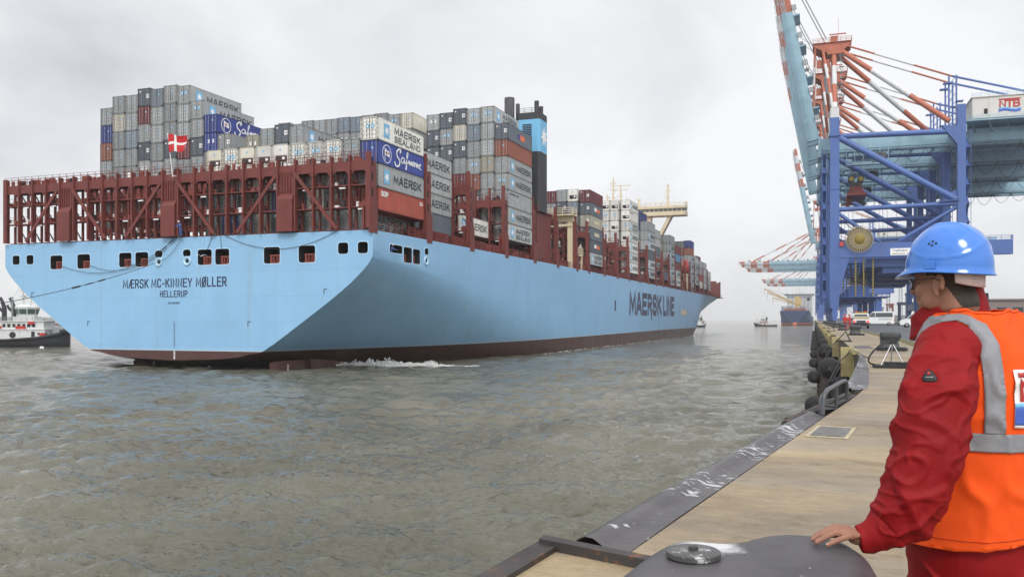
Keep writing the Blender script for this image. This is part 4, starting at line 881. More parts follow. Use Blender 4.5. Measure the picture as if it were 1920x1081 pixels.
def side_mark(kind, H, Ln, parent):
    """company marks painted on the starboard side"""
    if kind in ('maersk', 'sealand', 'maersk_hi'):
        mb = MB(); s = .86; y0 = Ln*.115; z0 = H*.5-s+.02
        mb.box(.0, .014, y0, y0+1.35, z0, z0+2*s-.05, 0); star(mb, (.014, y0+.68, H*.5), .62, (0, 1, 0), (0, 0, 1), (.012, 0, 0), 1, 7, .42)
        mb.build('star_mark', [M_ltblue, M_wht], parent)
        if kind == 'maersk': on_side('MAERSK', Ln*.31, Ln*.94, H*.30, H*.70, M_mtext, .17, 0, parent, .01, .01)
        elif kind == 'sealand':
            on_side('MAERSK', Ln*.33, Ln*.92, H*.50, H*.82, M_mtext, .17, 0, parent, .01, .01); on_side('SEALAND', Ln*.33, Ln*.92, H*.14, H*.42, M_mtext, .17, 0, parent, .01, .01)
    if kind == 'saf':
        mb = MB(); y0 = Ln*.17; n = 24; rr_ = 1.08
        for k in range(n):
            a0, a1 = 2*math.pi*k/n, 2*math.pi*(k+1)/n
            mb.bar((.012, y0+rr_*math.cos(a0), H/2+rr_*math.sin(a0)), (.012, y0+rr_*math.cos(a1), H/2+rr_*math.sin(a1)), .09, .02, 1, up=(1, 0, 0))
        mb.box(0, .02, y0-.5, y0-.42, H/2-.8, H/2+.75, 1); mb.add([(.02, y0-.42, H/2+.6), (.02, y0+.65, H/2+.35), (.02, y0+.65, H/2-.35), (.02, y0-.42, H/2-.1)], [(3, 2, 1, 0)], 1)
        mb.box(.021, .026, y0-.4, y0+.6, H/2+.06, H/2+.2, 2); mb.box(.021, .026, y0-.15, y0+.05, H/2-.1, H/2+.45, 2)
        mb.build('flag_mark', [M_ltblue, M_wht, CM['red']], parent)
        # brush script, drawn as one flowing stroke
        import_s = "S"
        def stroke(pts, w):
            mb = MB(); P = []
            for i in range(len(pts)-1):
                p0 = pts[max(i-1, 0)]; p1 = pts[i]; p2 = pts[i+1]; p3 = pts[min(i+2, len(pts)-1)]
                for t in (0, .25, .5, .75): P.append(tuple(.5*(2*b+(c-a)*t+(2*a-5*b+4*c-d)*t*t+(-a+3*b-3*c+d)*t**3) for a, b, c, d in zip(p0, p1, p2, p3)))
            P.append(pts[-1])
            for a, b in zip(P, P[1:]): mb.bar((.014, Ln*(.32+.62*a[0]), H*(.08+.86*a[1])), (.014, Ln*(.32+.62*b[0]), H*(.08+.86*b[1])), w, .02, 0, up=(1, 0, 0))
            return mb
        S_ = [(.20, .80), (.24, .95), (.17, .98), (.09, .78), (.12, .55), (.20, .38), (.17, .10), (.06, .06), (.02, .25)]
        rest = [(.36, .58), (.29, .60), (.25, .42), (.30, .30), (.35, .45), (.37, .58), (.37, .34), (.42, .40), (.47, .72), (.50, .95), (.46, .92), (.45, .5), (.44, .08), (.41, .05), (.45, .35), (.51, .45), (.53, .58), (.54, .34), (.57, .56), (.59, .34), (.62, .56), (.64, .34), (.70, .58), (.665, .54), (.66, .36), (.71, .40), (.73, .58), (.735, .34), (.77, .56), (.80, .56), (.80, .34), (.835, .58), (.84, .34), (.87, .56), (.90, .34), (.93, .46), (.97, .56), (.94, .58), (.92, .40), (.99, .30)]
        m1 = stroke(S_, .22); m2 = stroke(rest, .14); m1.build('script_stroke', M_wht, parent); m2.build('script_stroke', M_wht, parent)
    if kind == 'oop':
        on_side('OOIP', Ln*.05, Ln*.20, H*.62, H*.86, M_wht, .18, 0, parent, .01, .01); on_side('E34', Ln*.90, Ln*.97, H*.66, H*.82, M_wht, .18, 0, parent, .01, .01)
    if kind == 'orange':
        mb = MB(); mb.box(0, .015, Ln*.38, Ln*.48, H*.38, H*.66, 0); mb.box(0, .015, Ln*.48, Ln*.68, H*.34, H*.66, 1); mb.build('logo_mark', [M_ltblue if False else CM['royal blue'], mat('logo_orange', (.75, .16, .05), .5)], parent)
    if kind == 'pno':
        mb = MB(); mb.box(0, .015, Ln*.32, Ln*.48, H*.4, H*.7, 0); mb.box(0, .015, Ln*.48, Ln*.72, H*.36, H*.66, 1); mb.build('logo_mark', [M_wht, mat('logo_orange', (.75, .16, .05), .5)], parent)
    if kind == 'box':
        mb = MB(); mb.box(0, .015, Ln*.32, Ln*.7, H*.36, H*.66, 0); mb.build('logo_mark', [mat('logo_sand', (.6, .55, .35), .5)], parent)
    if kind == 'small': on_side('MAERSK LINE', Ln*.05, Ln*.42, H*.74, H*.86, M_mtext, .17, 0, parent, .01, .01)
M_mtext = mat('lettering_dark', (.03, .04, .05), .5, var=.05)
ORD = ['first', 'second', 'third', 'fourth', 'fifth', 'sixth', 'seventh', 'eighth', 'ninth', 'tenth', 'eleventh', 'twelfth', 'thirteenth', 'fourteenth', 'fifteenth', 'sixteenth', 'seventeenth', 'eighteenth', 'nineteenth', 'twentieth', 'twenty-first', 'twenty-second', 'twenty-third']
N_CONT = 0
def column(v0, i, ztop, tiers, where, colno, Ln=12.1, du=0.0):
    """tiers: list from the top, each (colour, end, sidemark)"""
    global N_CONT
    z = ztop; n = len(tiers)
    for t, (col, end, mark) in enumerate(tiers):
        H = 2.72; z -= 2.80
        o = bpy.data.objects.new('shipping_container', cont_mesh(col, end, H, Ln)); C.objects.link(o)
        o.matrix_world = SHIP_M @ Matrix.Translation((-(i*2.54+.06)-du, v0+random.uniform(-.05, .05), z))
        what = {'reefer': 'refrigerated container with cooling unit', 'whitedoor': 'container with two blue door squares', 'quad': 'container with white door squares'}.get(end, 'container')
        if mark in ('maersk', 'sealand'): what = 'container with star on its side'
        if mark == 'saf': what = 'container with white script on its side'
        lab = f"{col} {what}, {ORD[t]} from top, {ORD[colno]} column from left, {where}"
        if len(lab.split()) > 16: lab = f"{col} container, {ORD[t]} from top, {ORD[colno]} column from left, {where}"
        tag(o, lab, 'shipping container', GRP)
        N_CONT += 1
        if mark: side_mark(mark, H, Ln, o)
GRP = ''
def rnd(top=False):
    c = random.choices(['light grey', 'grey', 'blue grey', 'dark grey', 'beige', 'rust brown', 'royal blue', 'white'], [9, 7, 4, 5, 1.2, .8, .5, .5])[0]
    e = {'dark grey': 'quad', 'white': 'whitedoor'}.get(c, random.choice(['door', 'door', 'squares', 'papers']))
    return (c, e, None)
def fill(spec, n):
    out = []
    for s in spec:
        if s is None: out.append(rnd())
        elif isinstance(s, str): out.append((s, {'dark grey': 'quad', 'white': 'whitedoor'}.get(s, 'door'), None))
        else: out.append(s)
    while len(out) < n: out.append(rnd())
    return out
g, lg, dg, bg_, wh = 'grey', 'light grey', 'dark grey', 'blue grey', 'white'
# bay behind the stern lashing frame
GRP = 'containers in the stack right behind the stern frame'; W0 = 'just behind stern frame'
random.seed(3)
column(1.9, 0, 30.75, [(wh, 'whitedoor', 'sealand'), ('royal blue', 'door', 'saf'), (lg, 'door', 'maersk'), ('red', 'door', 'oop')], W0, 9)
tops0 = [(g, 'door'), (wh, 'whitedoor'), (wh, 'whitedoor'), (wh, 'whitedoor'), (wh, 'reefer'), (wh, 'reefer'), ('cream', 'reefer'), (wh, 'whitedoor'), ('cream', 'reefer')]
for i in range(1, 10):
    tr = [(tops0[i-1][0], tops0[i-1][1], None)]+[None, None, None]
    if i == 3: tr = [tr[0], None, (wh, 'reefer', None), None]
    if i in (6, 7): tr = [tr[0], (wh, 'reefer', None), None, None]
    if i == 8: tr[3] = 'royal blue'
    if i == 1: tr[2] = 'red'; tr[3] = (lg, 'door', 'sealand')
    column(1.9, i, 28.35, fill(tr, 4), W0, 9-i)
# tall port stack, second bay
GRP = 'containers in the tall stack on the port side'; W1 = 'tall port stack'
spec1 = {22: (40.0, [g, 'royal blue', 'rust brown', g, lg, None, None]), 21: (41.65, [g, 'cream', g, g, g, None, None]), 20: (41.6, [lg, lg, bg_, g, lg, None, None]),
         19: (42.4, [dg, 'maroon', lg, dg, None, None, None]), 18: (42.1, [bg_, lg, lg, g, lg, None, None]), 17: (42.4, [lg, g, g, dg, lg, None, None]),
         16: (42.1, [(lg, 'squares', 'maersk'), lg, lg, 'maroon', g, None, None]), 15: (39.6, [(lg, 'squares', 'maersk'), lg, dg, g, None, None, None]),
         14: (37.3, [('royal blue', 'door', 'saf'), ('royal blue', 'papers', None), g, dg, None, None]), 13: (34.2, [(g, 'quad', None), dg, None, None]), 11: (33.6, [('beige', 'papers', None), None, None, None]),
         10: (34.4, [g, None, None]), 9: (34.8, [dg, None, None]), 8: (34.4, [(g, 'door', 'maersk'), None, None])}
for i, (zt, tr) in sorted(spec1.items(), reverse=True): column(16.4, i, zt, fill(tr, len(tr)), W1, 22-i if i > 12 else 21-i)
GRP = 'containers seen through the second and third lashing bridges'
column(16.4, 1, 30.0, [(lg, 'squares', 'maersk'), (lg, 'squares', 'maersk'), (lg, 'squares', 'maersk'), dg_ if False else (dg, 'quad', None)], 'behind the Safmarine-blue side stack' if False else 'behind the tall side stack', 1)
column(16.4, 2, 29.5, fill([g, dg, None], 3), 'behind the tall side stack', 0)
column(30.9, 1, 22.6, [(wh, 'squares', 'maersk')], 'low between the side frames', 3)
column(30.9, 2, 22.8, [(dg, 'quad', None)], 'low between the side frames', 2)
column(30.9, 14, 38.1, fill(['royal blue', None], 2), 'low between the port stacks', 0); column(30.9, 13, 37.9, fill([g, None], 2), 'low between the port stacks', 1)
# stack in front of the funnel, fourth bay
GRP = 'containers in the stack just aft of the funnel'; W3 = 'stack before the funnel'
sp3 = {17: (42.9, [g, None]), 16: (42.5, [lg, None]), 15: (42.9, [g, None]), 14: (42.8, [lg, None]), 13: (42.8, [lg, None]), 12: (42.9, [bg_, None]), 11: (42.8, [bg_, None]), 10: (42.9, [(lg, 'squares', None), None]),
       9: (43.0, [g, None]), 8: (42.6, [(lg, 'squares', None), None]), 7: (42.6, ['cream', None]),
       5: (41.9, [(lg, 'papers', None), dg, dg, g, None, None]), 4: (42.0, [dg, (lg, 'squares', None), dg, dg, g, None]), 3: (42.5, [dg, 'cream', dg, g, 'maroon', None]), 2: (42.3, [(lg, 'squares', None), bg_, g, (lg, 'squares', None), 'rust brown', None]),
       1: (42.45, [(lg, 'squares', 'sealand'), lg, lg, 'beige', lg, None, None, None])}
for i, (zt, tr) in sorted(sp3.items(), reverse=True): column(45.6, i, zt, fill(tr, len(tr)), W3, 17-i if i > 6 else 16-i)
column(45.6, 0, 39.4, [(dg, 'quad', 'orange'), ('rust brown', 'door', None), (lg, 'door', 'maersk'), (lg, 'squares', 'maersk'), (lg, 'squares', 'small'), (lg, 'door', 'maersk'), (lg, 'door', 'sealand')], W3, 16)
# stack ahead of the funnel
GRP = 'containers in the stack ahead of the funnel'; W4 = 'first stack ahead of funnel'
column(97.4, 0, 35.6, [('maroon', 'quad', None), (dg, 'quad', 'pno'), ('beige', 'quad', 'box'), (dg, 'quad', 'box'), (dg, 'quad', 'pno'), (lg, 'door', 'sealand')], W4, 4, 11.4)
for i, zt, tr in ((1, 35.9, [('white', 'reefer', None), bg_, g, None, None]), (2, 35.9, [lg, dg, None, None, None]), (3, 35.7, ['maroon', g, None, None, None]), (4, 32.8, [g, None, None])):
    column(97.4, i, zt, fill(tr, len(tr)), W4, 4-i, 11.4, .35)
column(74.2, 2, 24.5, [(lg, 'squares', 'maersk'), (lg, 'squares', 'maersk')], 'low under the cream gantry', 2, 11); column(74.2, 3, 24.5, fill([dg, None], 2), 'low under the cream gantry', 1, 11)
column(111.5, 1, 22.3, [(wh, 'squares', 'maersk')], 'low beside the white stack', 0, 10.5)
GRP = 'white refrigerated containers amidships'; W5 = 'white stack amidships'
column(137.6, 0, 38.6, [(wh, 'reefer', 'maersk'), (wh, 'reefer', 'small'), (wh, 'whitedoor', 'sealand'), (wh, 'reefer', 'maersk'), (wh, 'reefer', 'maersk'), (wh, 'reefer', 'maersk'), (wh, 'reefer', 'maersk')], W5, 2, 10.6)
for i, tr in ((1, 'rdrdrr'), (2, 'rdddrd')):
    column(137.6, i, 38.7, [(wh, 'reefer' if q == 'r' else 'whitedoor', None) for q in tr], W5, 2-i, 10.6, .5)
GRP = 'containers in the forward stacks'
def far(v0, Ln, W, cols):
    n_ = len(cols)
    for i, (zt, tr, marks) in enumerate(cols):
        tt = fill(tr, len(tr))
        if marks: tt = [(a, b, 'maersk' if (k >= marks and a in (lg, g, wh)) else None) for k, (a, b, c) in enumerate(tt)]
        column(v0, i, zt, tt, W, n_-1-i, Ln)
far(162.2, 10.4, 'grey stack under bridge wing', [(35.5, [g, lg, lg, dg, lg, lg], 1), (38.6, ['navy blue', 'navy blue', None, None, None], 0), (38.6, ['navy blue', 'navy blue', None], 0)])
far(186.0, 8.5, 'narrow stack under bridge wing', [(22, [dg], 0), (35.6, [lg, lg, dg, g, None], 0), (38.0, [g, None, None], 0), (38, [g, None], 0)])
far(197.9, 9.4, 'second stack under bridge wing', [(34.8, [g, g, lg, lg, lg, lg], 1), (34.9, [g, None, None, None], 0), (37, [g, g, None], 0)])
far(209.8, 9.6, 'stack abaft the cream post', [(32.2, ['maroon', 'sky blue', 'maroon', lg, wh], 3), (34.6, [g, 'rust brown', lg, lg, None], 0), (34.6, [g, None, None], 0)])
far(242.4, 9.0, 'first stack towards the bow', [(36.8, ['royal blue', 'rust brown', lg, lg, lg, lg, lg], 2), (36.6, [g, 'rust brown', g, None, None, None], 0), (36.6, [g, None], 0)])
far(254.5, 9.2, 'second stack towards the bow', [(31.4, [lg, lg, lg, lg], 1), (34, [lg, g, None], 0)])
far(266, 9.0, 'third stack towards the bow', [(30.6, [lg, lg, 'red', wh], 9), (33, [lg, None], 0)])
far(277.5, 10.0, 'fourth stack towards the bow', [(30.6, [lg, lg, lg, lg], 9), (33.4, ['maroon', g, None], 0), (33.4, ['maroon', g, None], 0)])
far(291, 10, 'foremost stack', [(27.6, [lg, lg, g], 9), (30.4, [g, lg, None], 0), (30.4, [g, lg], 0)])
print('containers', N_CONT)
# ================================================================ CONTAINER CRANES
M_cb = mat('crane_blue', (.070, .135, .360), .45, var=.10, scale=.15, streak=.25, rust=.03)
M_lb = mat('crane_light_blue', (.27, .42, .50), .5, var=.10, scale=.2, streak=.35, rust=.04)
M_or = mat('crane_orange', (.42, .125, .070), .5, var=.10, scale=.4, streak=.15)
M_wt = mat('crane_white', (.60, .60, .60), .5, var=.07, scale=.4, streak=.2)
M_house = mat('machine_house_paint', (.62, .60, .56), .55, var=.06, scale=.3, streak=.25)
M_gold = mat('reel_gold', (.22, .16, .02), .5, var=.2)
M_reel = mat('reel_spokes', (.45, .36, .20), .6)
M_yel = mat('safety_yellow', (.36, .28, .03), .5)
M_sred = mat('spreader_red', (.16, .022, .018), .5, var=.2)
CX0, CY0 = 5.4, 245.7
GZ = 5.25
def striped(mb, a, b, r, cuts, first=0, n=12):
    a, b = Vector(a), Vector(b); t = [0]+list(cuts)+[1]
    for k in range(len(t)-1): mb.tube([a.lerp(b, t[k]), a.lerp(b, t[k+1])], r+(.002 if k % 2 else 0), n, (k+first) % 2)
def crane(Y, dX=0., boom_up=True, label='', dist=0):
    root = empty('quay_crane', (CX0+dX, Y, GZ), 0, label, 'quay crane', 'blue container cranes along the quay')
    W = 25.5; ZT = 57.8; XL = 30.4                 # leg spacing along the quay, top of legs, landside leg
    # legs
    for y in (0, W):
        m = MB(); m.box(-1.15, 1.15, y-1.1, y+1.1, 17.4, 55.2)
        m.add([(-1.35, y-1.15, 17.6), (3.6, y-1.15, 17.6), (3.6, y+1.15, 17.6), (-1.35, y+1.15, 17.6), (-1.1, y-1.1, 4.2), (.95, y-1.1, 4.2), (.95, y+1.1, 4.2), (-1.1, y+1.1, 4.2), (1.25, y-1.12, 9), (1.25, y+1.12, 9), (-1.2, y-1.12, 9), (-1.2, y+1.12, 9)],
              [(0, 1, 2, 3), (4, 7, 6, 5), (0, 10, 8, 1), (10, 4, 5, 8), (3, 2, 9, 11), (11, 9, 6, 7), (0, 3, 11, 10), (10, 11, 7, 4), (1, 8, 9, 2), (8, 5, 6, 9)])
        m.box(-1.5, 1.5, y-1.5, y+1.5, 50.2, 50.6); m.box(-1.28, 1.28, y-1.25, y+1.25, 36, 36.3)
        m.build('leg', M_cb, root)
        m = MB(); m.box(-1.1, 1.1, y-1.0, y+1.0, 55.2, 57.8); m.build('leg_cap', M_wt, root)
        m = MB(); m.box(XL-.95, XL+.95, y-1, y+1, 4.2, 52.8); m.prism([(XL-4.5, 51), (XL-.9, 51), (XL-.9, 56.3), (XL+.9, 56.3), (XL+.9, 46), (XL-.9, 46)], y-1.05, y+1.05) if y == 0 else m.box(XL-.9, XL+.9, y-1, y+1, 52.8, 56.3)
        m.build('leg', M_cb, root)
        m = MB()
        for x in (0, XL):
            for dy in (-3.6, -1.2, 1.2, 3.6):
                m.box(x-.5, x+.5, y+dy-.95, y+dy+.95, .9, 2.0); m.lathe([(.42, -.14), (.42, .14)], (x, y+dy-.5, .44), 12, 1, (1, 0, 0)); m.lathe([(.42, -.14), (.42, .14)], (x, y+dy+.5, .44), 12, 1, (1, 0, 0))
            m.box(x-.7, x+.7, y-3.6, y+3.6, 2.0, 3.2); m.box(x-.6, x+.6, y-1.2, y+1.2, 3.2, 4.2)
        m.build('bogie', [M_cb, M_black], root)
        m = MB(); m.box(-1.3, XL+11.5, y-1.18, y+1.18, 17.7, 21.4); m.box(-1.3, 3.9, y-1.2, y+1.2, 21.38, 21.5)
        po = m.build('portal_beam', M_cb, root)
        m = MB(); rail(m, (3, y-1, 21.4), (XL+11.5, y-1, 21.4), 1.1, 2.5, .05); rail(m, (XL+11.4, y-1, 21.4), (XL+11.4, y+1, 21.4), 1.1, 1, .05); m.build('hand_rail', M_cb, po)
    for x in (0, XL):
        m = MB(); m.box(x-.8, x+.8, 1.2, W-1.2, 4.6, 7.0); m.build('sill_beam', M_cb, root)
    for x0_, y0_, z0_, z1_ in ((-2.6, 2.2, 7, 47), (XL+1.6, 2.2, 7, 50)):
        m = MB(); n_ = int((z1_-z0_)/2.4)
        for k in range(n_):
            z = z0_+k*2.4; s_ = 1 if k % 2 else -1; m.bar((x0_, y0_+2*s_, z), (x0_, y0_-2*s_, z+2.4), .7, .1); m.box(x0_-.6, x0_+.6, y0_-2*s_-.5, y0_-2*s_+.5, z+2.35, z+2.42); m.bar((x0_-.4, y0_+2*s_, z+1.1), (x0_-.4, y0_-2*s_, z+3.5), .06)
        for sx_, sy_ in ((-.6, -2.4), (.6, -2.4), (-.6, 2.4), (.6, 2.4)): m.bar((x0_+sx_, y0_+sy_, z0_), (x0_+sx_, y0_+sy_, z1_), .12)
        m.build('stair_tower', M_cb, root)
    for x_ in (1.5, 4.5, 12, 18, 24):
        m = MB(); m.tube([(x_, 6, 47), (x_+.4, 6, 21.6)], .045, 5); m.build('hanging_cable', M_black, root)
    # bracing of the near frame
    for (a, b, r) in (((1, -.2, 50.2), (XL-.8, -.2, 49.6), .75), ((.8, -.4, 50.0), (XL-1.2, -.4, 32.0), .85), ((.8, -.2, 30.6), (XL-.8, -.2, 31.0), .62), ((.9, -.1, 29.6), (11.3, -.1, 21.6), .50), ((XL-.9, -.1, 30.2), (15.6, -.1, 21.6), .50)):
        m = MB(); m.tube([a, b], r, 12); m.build('brace', M_cb, root)
    m = MB(); m.prism([(XL-4.0, 31.3), (XL-.9, 29.8), (XL-.9, 34.6), (XL-3.2, 33.6)], -.45, .15); m.box(XL-5.5, XL-.5, -1.3, -.6, 31.6, 31.8); m.build('gusset', M_cb, root)
    m = MB(); m.tube([(.9, W, 50), (XL-.8, W, 50)], .6, 10); m.build('brace', M_cb, root)
    # girder
    for y in (8.4, 15.8):
        m = MB(); m.box(-3.4, 100, y, y+1.3, 47.6, 51.6); m.box(-3.4, 100, y-.2, y+1.5, 47.3, 47.6); m.build('girder', M_lb, root)
    m = MB()
    for k in range(19): x = -2+k*5.5; m.box(x, x+.5, 9.7, 15.8, 48, 49.2)
    m.box(-4.2, -3.4, 7.9, 17.6, 46.4, 52.2); m.box(XL-1.5, XL+1.5, 1.1, W-1.1, 49.4, 51.5); m.box(-1.2, 1.2, 1.1, W-1.1, 51.7, 53.4)
    m.build('girder_cross_beam', M_lb, root)
    m = MB()
    for y in (7.3, 18.0): m.box(-3, 100, y-.5, y+.5, 47.9, 48.0); rail(m, (-3, y-.5, 48), (100, y-.5, 48), 1.1, 3, .045)
    m.build('girder_walkway', M_lb, root)
    m = MB()
    for k in range(16):
        x0 = 6+k*5.6; sag = 3.0+(k*37 % 10)*.18; m.tube([(x0+5.6*t, 6.6, 47.2-sag*4*t*(1-t)) for t in (0, .12, .25, .38, .5, .62, .75, .88, 1)], .07, 5)
    m.tube([(4, 6.6, 47.3), (100, 6.6, 47.3)], .05, 5); m.build('festoon_cable', M_black, root)
    # machinery house
    m = MB(); m.box(33.5, 60, 3.5, 21.5, 53.2, 58.6); m.box(33.2, 60.3, 3.2, 21.8, 58.6, 58.8); m.box(36.2, 37, 3.4, 3.5, 54.3, 55.6, 1)
    mh = m.build('machinery_house', [M_house, M_dark], root)
    m = MB(); m.box(31.5, 62, 2.0, 22.5, 52.4, 52.7); rail(m, (31.5, 2.1, 52.7), (62, 2.1, 52.7), 1.1, 1.8, .045); rail(m, (33.4, 3.5, 58.8), (60, 3.5, 58.8), 1.0, 2, .04)
    for k in range(7): m.bar((33+k*4, 2.4, 52.4), (35+k*4, 8, 50.5), .25)
    m.build('service_platform', M_lb, root)
    if dist < 2:
        T_ = lambda x, z: Matrix.Translation((x, 3.47, z)) @ Matrix.Rotation(R(90), 4, 'X')
        lr = mat('logo_red', (.42, .035, .03), .5)
        put_text('NTB', 4.9, 2.0, .42, T_(42.0, 56.5), lr, mh, gap=.18); q = MB(); q.box(39.55, 44.45, 3.42, 3.46, 57.5, 57.85); q.build('logo_bar', lr, mh)
        def wave(z0, z1, mi_, m_):
            q = MB(); P = [39.5+k*.25 for k in range(21)]; q.prism([(x, z0+.22*math.sin((x-39.5)*1.25)) for x in P]+[(x, z1+.22*math.sin((x-39.5)*1.25)) for x in P[::-1]], 3.43, 3.49); q.build('logo_wave', m_, mh)
        wave(54.5, 55.1, 0, mat('logo_deep_blue', (.06, .12, .45), .5)); wave(55.1, 55.45, 0, M_ltblue)
    # pylon
    for y0, y1 in ((0, 9.6), (W, 15.9)):
        m = MB(); striped(m, (0, y0, 57.8), (0, y1, 75.2), .68, (.09, .42, .76), 1); m.build('pylon_leg', [M_or, M_wt], root)
        m = MB(); striped(m, (-.4, y0, 57.8), (-2.9, y1, 76.5), .42, (.25, .5, .75), 1, 8); m.build('pylon_leg', [M_or, M_wt], root)
    m = MB(); m.box(-1.8, 2.2, 8.6, 16.9, 75.0, 76.8); m.prism([(-5.4, 77.6), (-1.2, 75.2), (1.6, 75.2), (4.6, 77.9), (4.6, 78.3), (-5.6, 78.3)], 9, 9.5); m.prism([(-5.4, 77.6), (-1.2, 75.2), (1.6, 75.2), (4.6, 77.9), (4.6, 78.3), (-5.6, 78.3)], 16, 16.5)
    m.box(-5.6, 4.6, 8.6, 17, 78.3, 78.45); m.box(-.9, 1.0, 10, 15.5, 78.4, 80.4); m.box(-1.2, 3.2, 9.6, 9.9, 80.6, 80.9); m.lathe([(.9, -.4), (.9, .4)], (-3.8, 11, 77.4), 14, 0, (0, 1, 0)); m.lathe([(.9, -.4), (.9, .4)], (-3.8, 14, 77.4), 14, 0, (0, 1, 0))
    m.box(-4.6, -1, 9.2, 9.8, 71.6, 73.8); hd = m.build('pylon_head', M_or, root)
    m = MB(); rail(m, (-5.6, 8.6, 78.4), (4.6, 8.6, 78.4), 1.2, 1.4, .05); rail(m, (4.6, 8.6, 78.4), (4.6, 17, 78.4), 1.2, 1.5, .05); m.bar((1.2, 12, 80), (1.2, 12, 86), .08); m.build('pylon_rail', M_or, hd)
    m = MB()
    for k in range(9): m.box(1.2, 2.6, 1.2+k*.9, 2.0+k*.9, 60+k*1.8, 60.1+k*1.8); m.bar((1.5+.5*(k % 2), 1.6+k*.9, 60+k*1.8), (1.5+.5*((k+1) % 2), 2.5+k*.9, 61.8+k*1.8), .12)
    m.build('pylon_stair', M_steel, hd)
    # stays
    for ya, yb in ((9.8, 1.2), (15.6, W-.8)):
        m = MB(); striped(m, (1.4, ya, 76.4), (XL-2.6, yb, 52.6), .70, (.31, .66), 0); m.build('back_stay', [M_or, M_wt], root)
    for y in (9.3, 15.9):
        m = MB(); striped(m, (2.2, y, 77.6), (29.6, y, 66.2), .26, (.30, .66), 0, 8); m.build('tie_bar', [M_or, M_wt], root)
        m = MB(); m.tube([(29.6, y, 66.2), (52, y, 59.0)], .30, 8); m.build('tie_bar', M_cb, root)
        m = MB(); m.box(28.6, 29.0, y-.25, y+.25, 52.5, 66.3); m.box(30.4, 30.8, y-.25, y+.25, 52.5, 66.4)
        for k in range(6): m.bar((28.8, y, 53+k*2.2), (30.6, y, 55.2+k*2.2), .14)
        m.box(27.4, 29.6, y-.8, y+.8, 64.2, 64.5); m.box(30.6, 32.2, y-.8, y+.8, 59.2, 59.5); m.build('tie_mast', M_cb, root)
    # boom
    br = empty('boom'); br.parent = root; br.location = (-3.9, 0, 51.6); br.rotation_euler = (0, R(79) if boom_up else R(0), 0)
    Lb = 62.; BH = 3.2 if boom_up else 5.4
    for y in (8.4, 15.8):
        m = MB(); m.box(-Lb*.60, 0, y, y+1.3, -BH, 0, 0); xs_ = -Lb*.60
        for k in range(5):
            x2 = xs_-(5.2 if k < 4 else 2.5); m.box(x2, xs_, y, y+1.3, -BH+(.0 if k < 4 else .7), 0, 1+(k % 2)); xs_ = x2
        m.prism([(xs_, -2.4), (xs_-2.2, -1.2), (xs_-2.2, -.3), (xs_, 0)], y, y+1.3, 1)
        m.build('boom_girder', [M_lb, M_or, M_wt], br)
    m = MB()
    for k in range(11): x = -3-k*5.4; m.box(x, x+.5, 9.7, 15.8, -2.4, -1.2)
    m.build('boom_cross_beam', M_lb, br)
    m = MB()
    for y in (7.2, 17.9):
        m.box(-Lb, -1, y-.45, y+.45, -2.9, -2.8); rail(m, (-Lb, y-.45, -2.8), (-1, y-.45, -2.8), 1.1, 2.2, .05); rail(m, (-Lb, y+.45, -2.8), (-1, y+.45, -2.8), 1.1, 2.2, .05)
    for k in range(5): m.box(-9-k*9, -8.6-k*9, 8.0, 17.4, .1, 1.7); 
    m.build('boom_walkway', M_lb, br)
    for k in range(7):
        x = -6-k*8; m = MB(); m.box(x-.7, x+.7, 7.8, 8.3, .0, 1.2); m.build('boom_fitting', M_steel, br); m = MB(); m.box(x-.5, x+.3, 16.2, 17.0, .0, 1.5); m.build('boom_fitting', M_steel, br)
    if boom_up:
        c_ = math.cos(R(79)); s_ = math.sin(R(79)); P2 = lambda t, y: Vector((-3.9-c_*t, y, 51.6+s_*t))
        for y in (9.3, 10.4, 15.2, 16.2):
            m = MB(); m.tube([(-2, y, 79.8), P2(52, y)+Vector((1.0, 0, 0))], .09, 5); m.tube([(-4.8, y+.3, 78), P2(30, y)+Vector((.5, 0, 0))], .05, 5); m.build('fore_stay', M_steel, root)
        for y in (9, 16.6):
            m = MB(); striped(m, (-5.0, y, 77), (-4.3-c_*6, y, 51.6+s_*8), .28, (.3, .6), 0, 8); m.build('fore_tie', [M_or, M_wt], root)
    else:
        for y in (9, 16.6):
            for t, z in ((Lb*.58, 77.5), (Lb*.3, 76.5), (Lb*.82, 78)):
                m = MB(); striped(m, (-3, y, z), (-3.9-t, y, 52), .32, (.16, .32, .48, .64, .82), 1, 6); m.build('fore_tie', [M_or, M_wt], root)
    # trolley, cab, spreader
    m = MB(); m.box(5, 14, 7.8, 17.6, 46.2, 47.1); 
    for k in range(6): m.box(3+k*2.1, 3.2+k*2.1, 4.6, 4.8, 43.2, 47.8); 
    m.box(3, 14, 4.5, 6.8, 43.1, 43.3); rail(m, (3, 4.6, 43.2), (14, 4.6, 43.2), 1.1, 1.5, .05); m.box(9.4, 13, 4.6, 7.2, 44, 46.2, 1); m.build('trolley', [M_lb, M_glass, M_cb], root)
    m = MB(); m.box(3.2, 8.2, 5, 19, 35.0, 35.5); m.prism([(3.4, 35.7), (8.2, 35.7), (7.2, 37.4), (4.4, 37.4)], 9, 15); m.box(4.2, 7.4, 10, 14, 37.4, 38.2); m.box(3.2, 4.6, 9, 12, 33.2, 35.0); m.box(3.0, 4.0, 9, 10, 31.4, 33.4)
    for x in (4.6, 7.0):
        for z in (40.1,): m.lathe([(.85, -.12), (.85, .12)], (x, 9.6, z), 14, 2, (0, 1, 0)); m.lathe([(.6, -.2), (.6, .2)], (x, 9.6, z), 14, 1, (0, 1, 0)); m.lathe([(.85, -.12), (.85, .12)], (x, 14, z), 14, 2, (0, 1, 0))
    m.box(4.4, 7.2, 9.9, 13.8, 38.2, 39.2, 2)
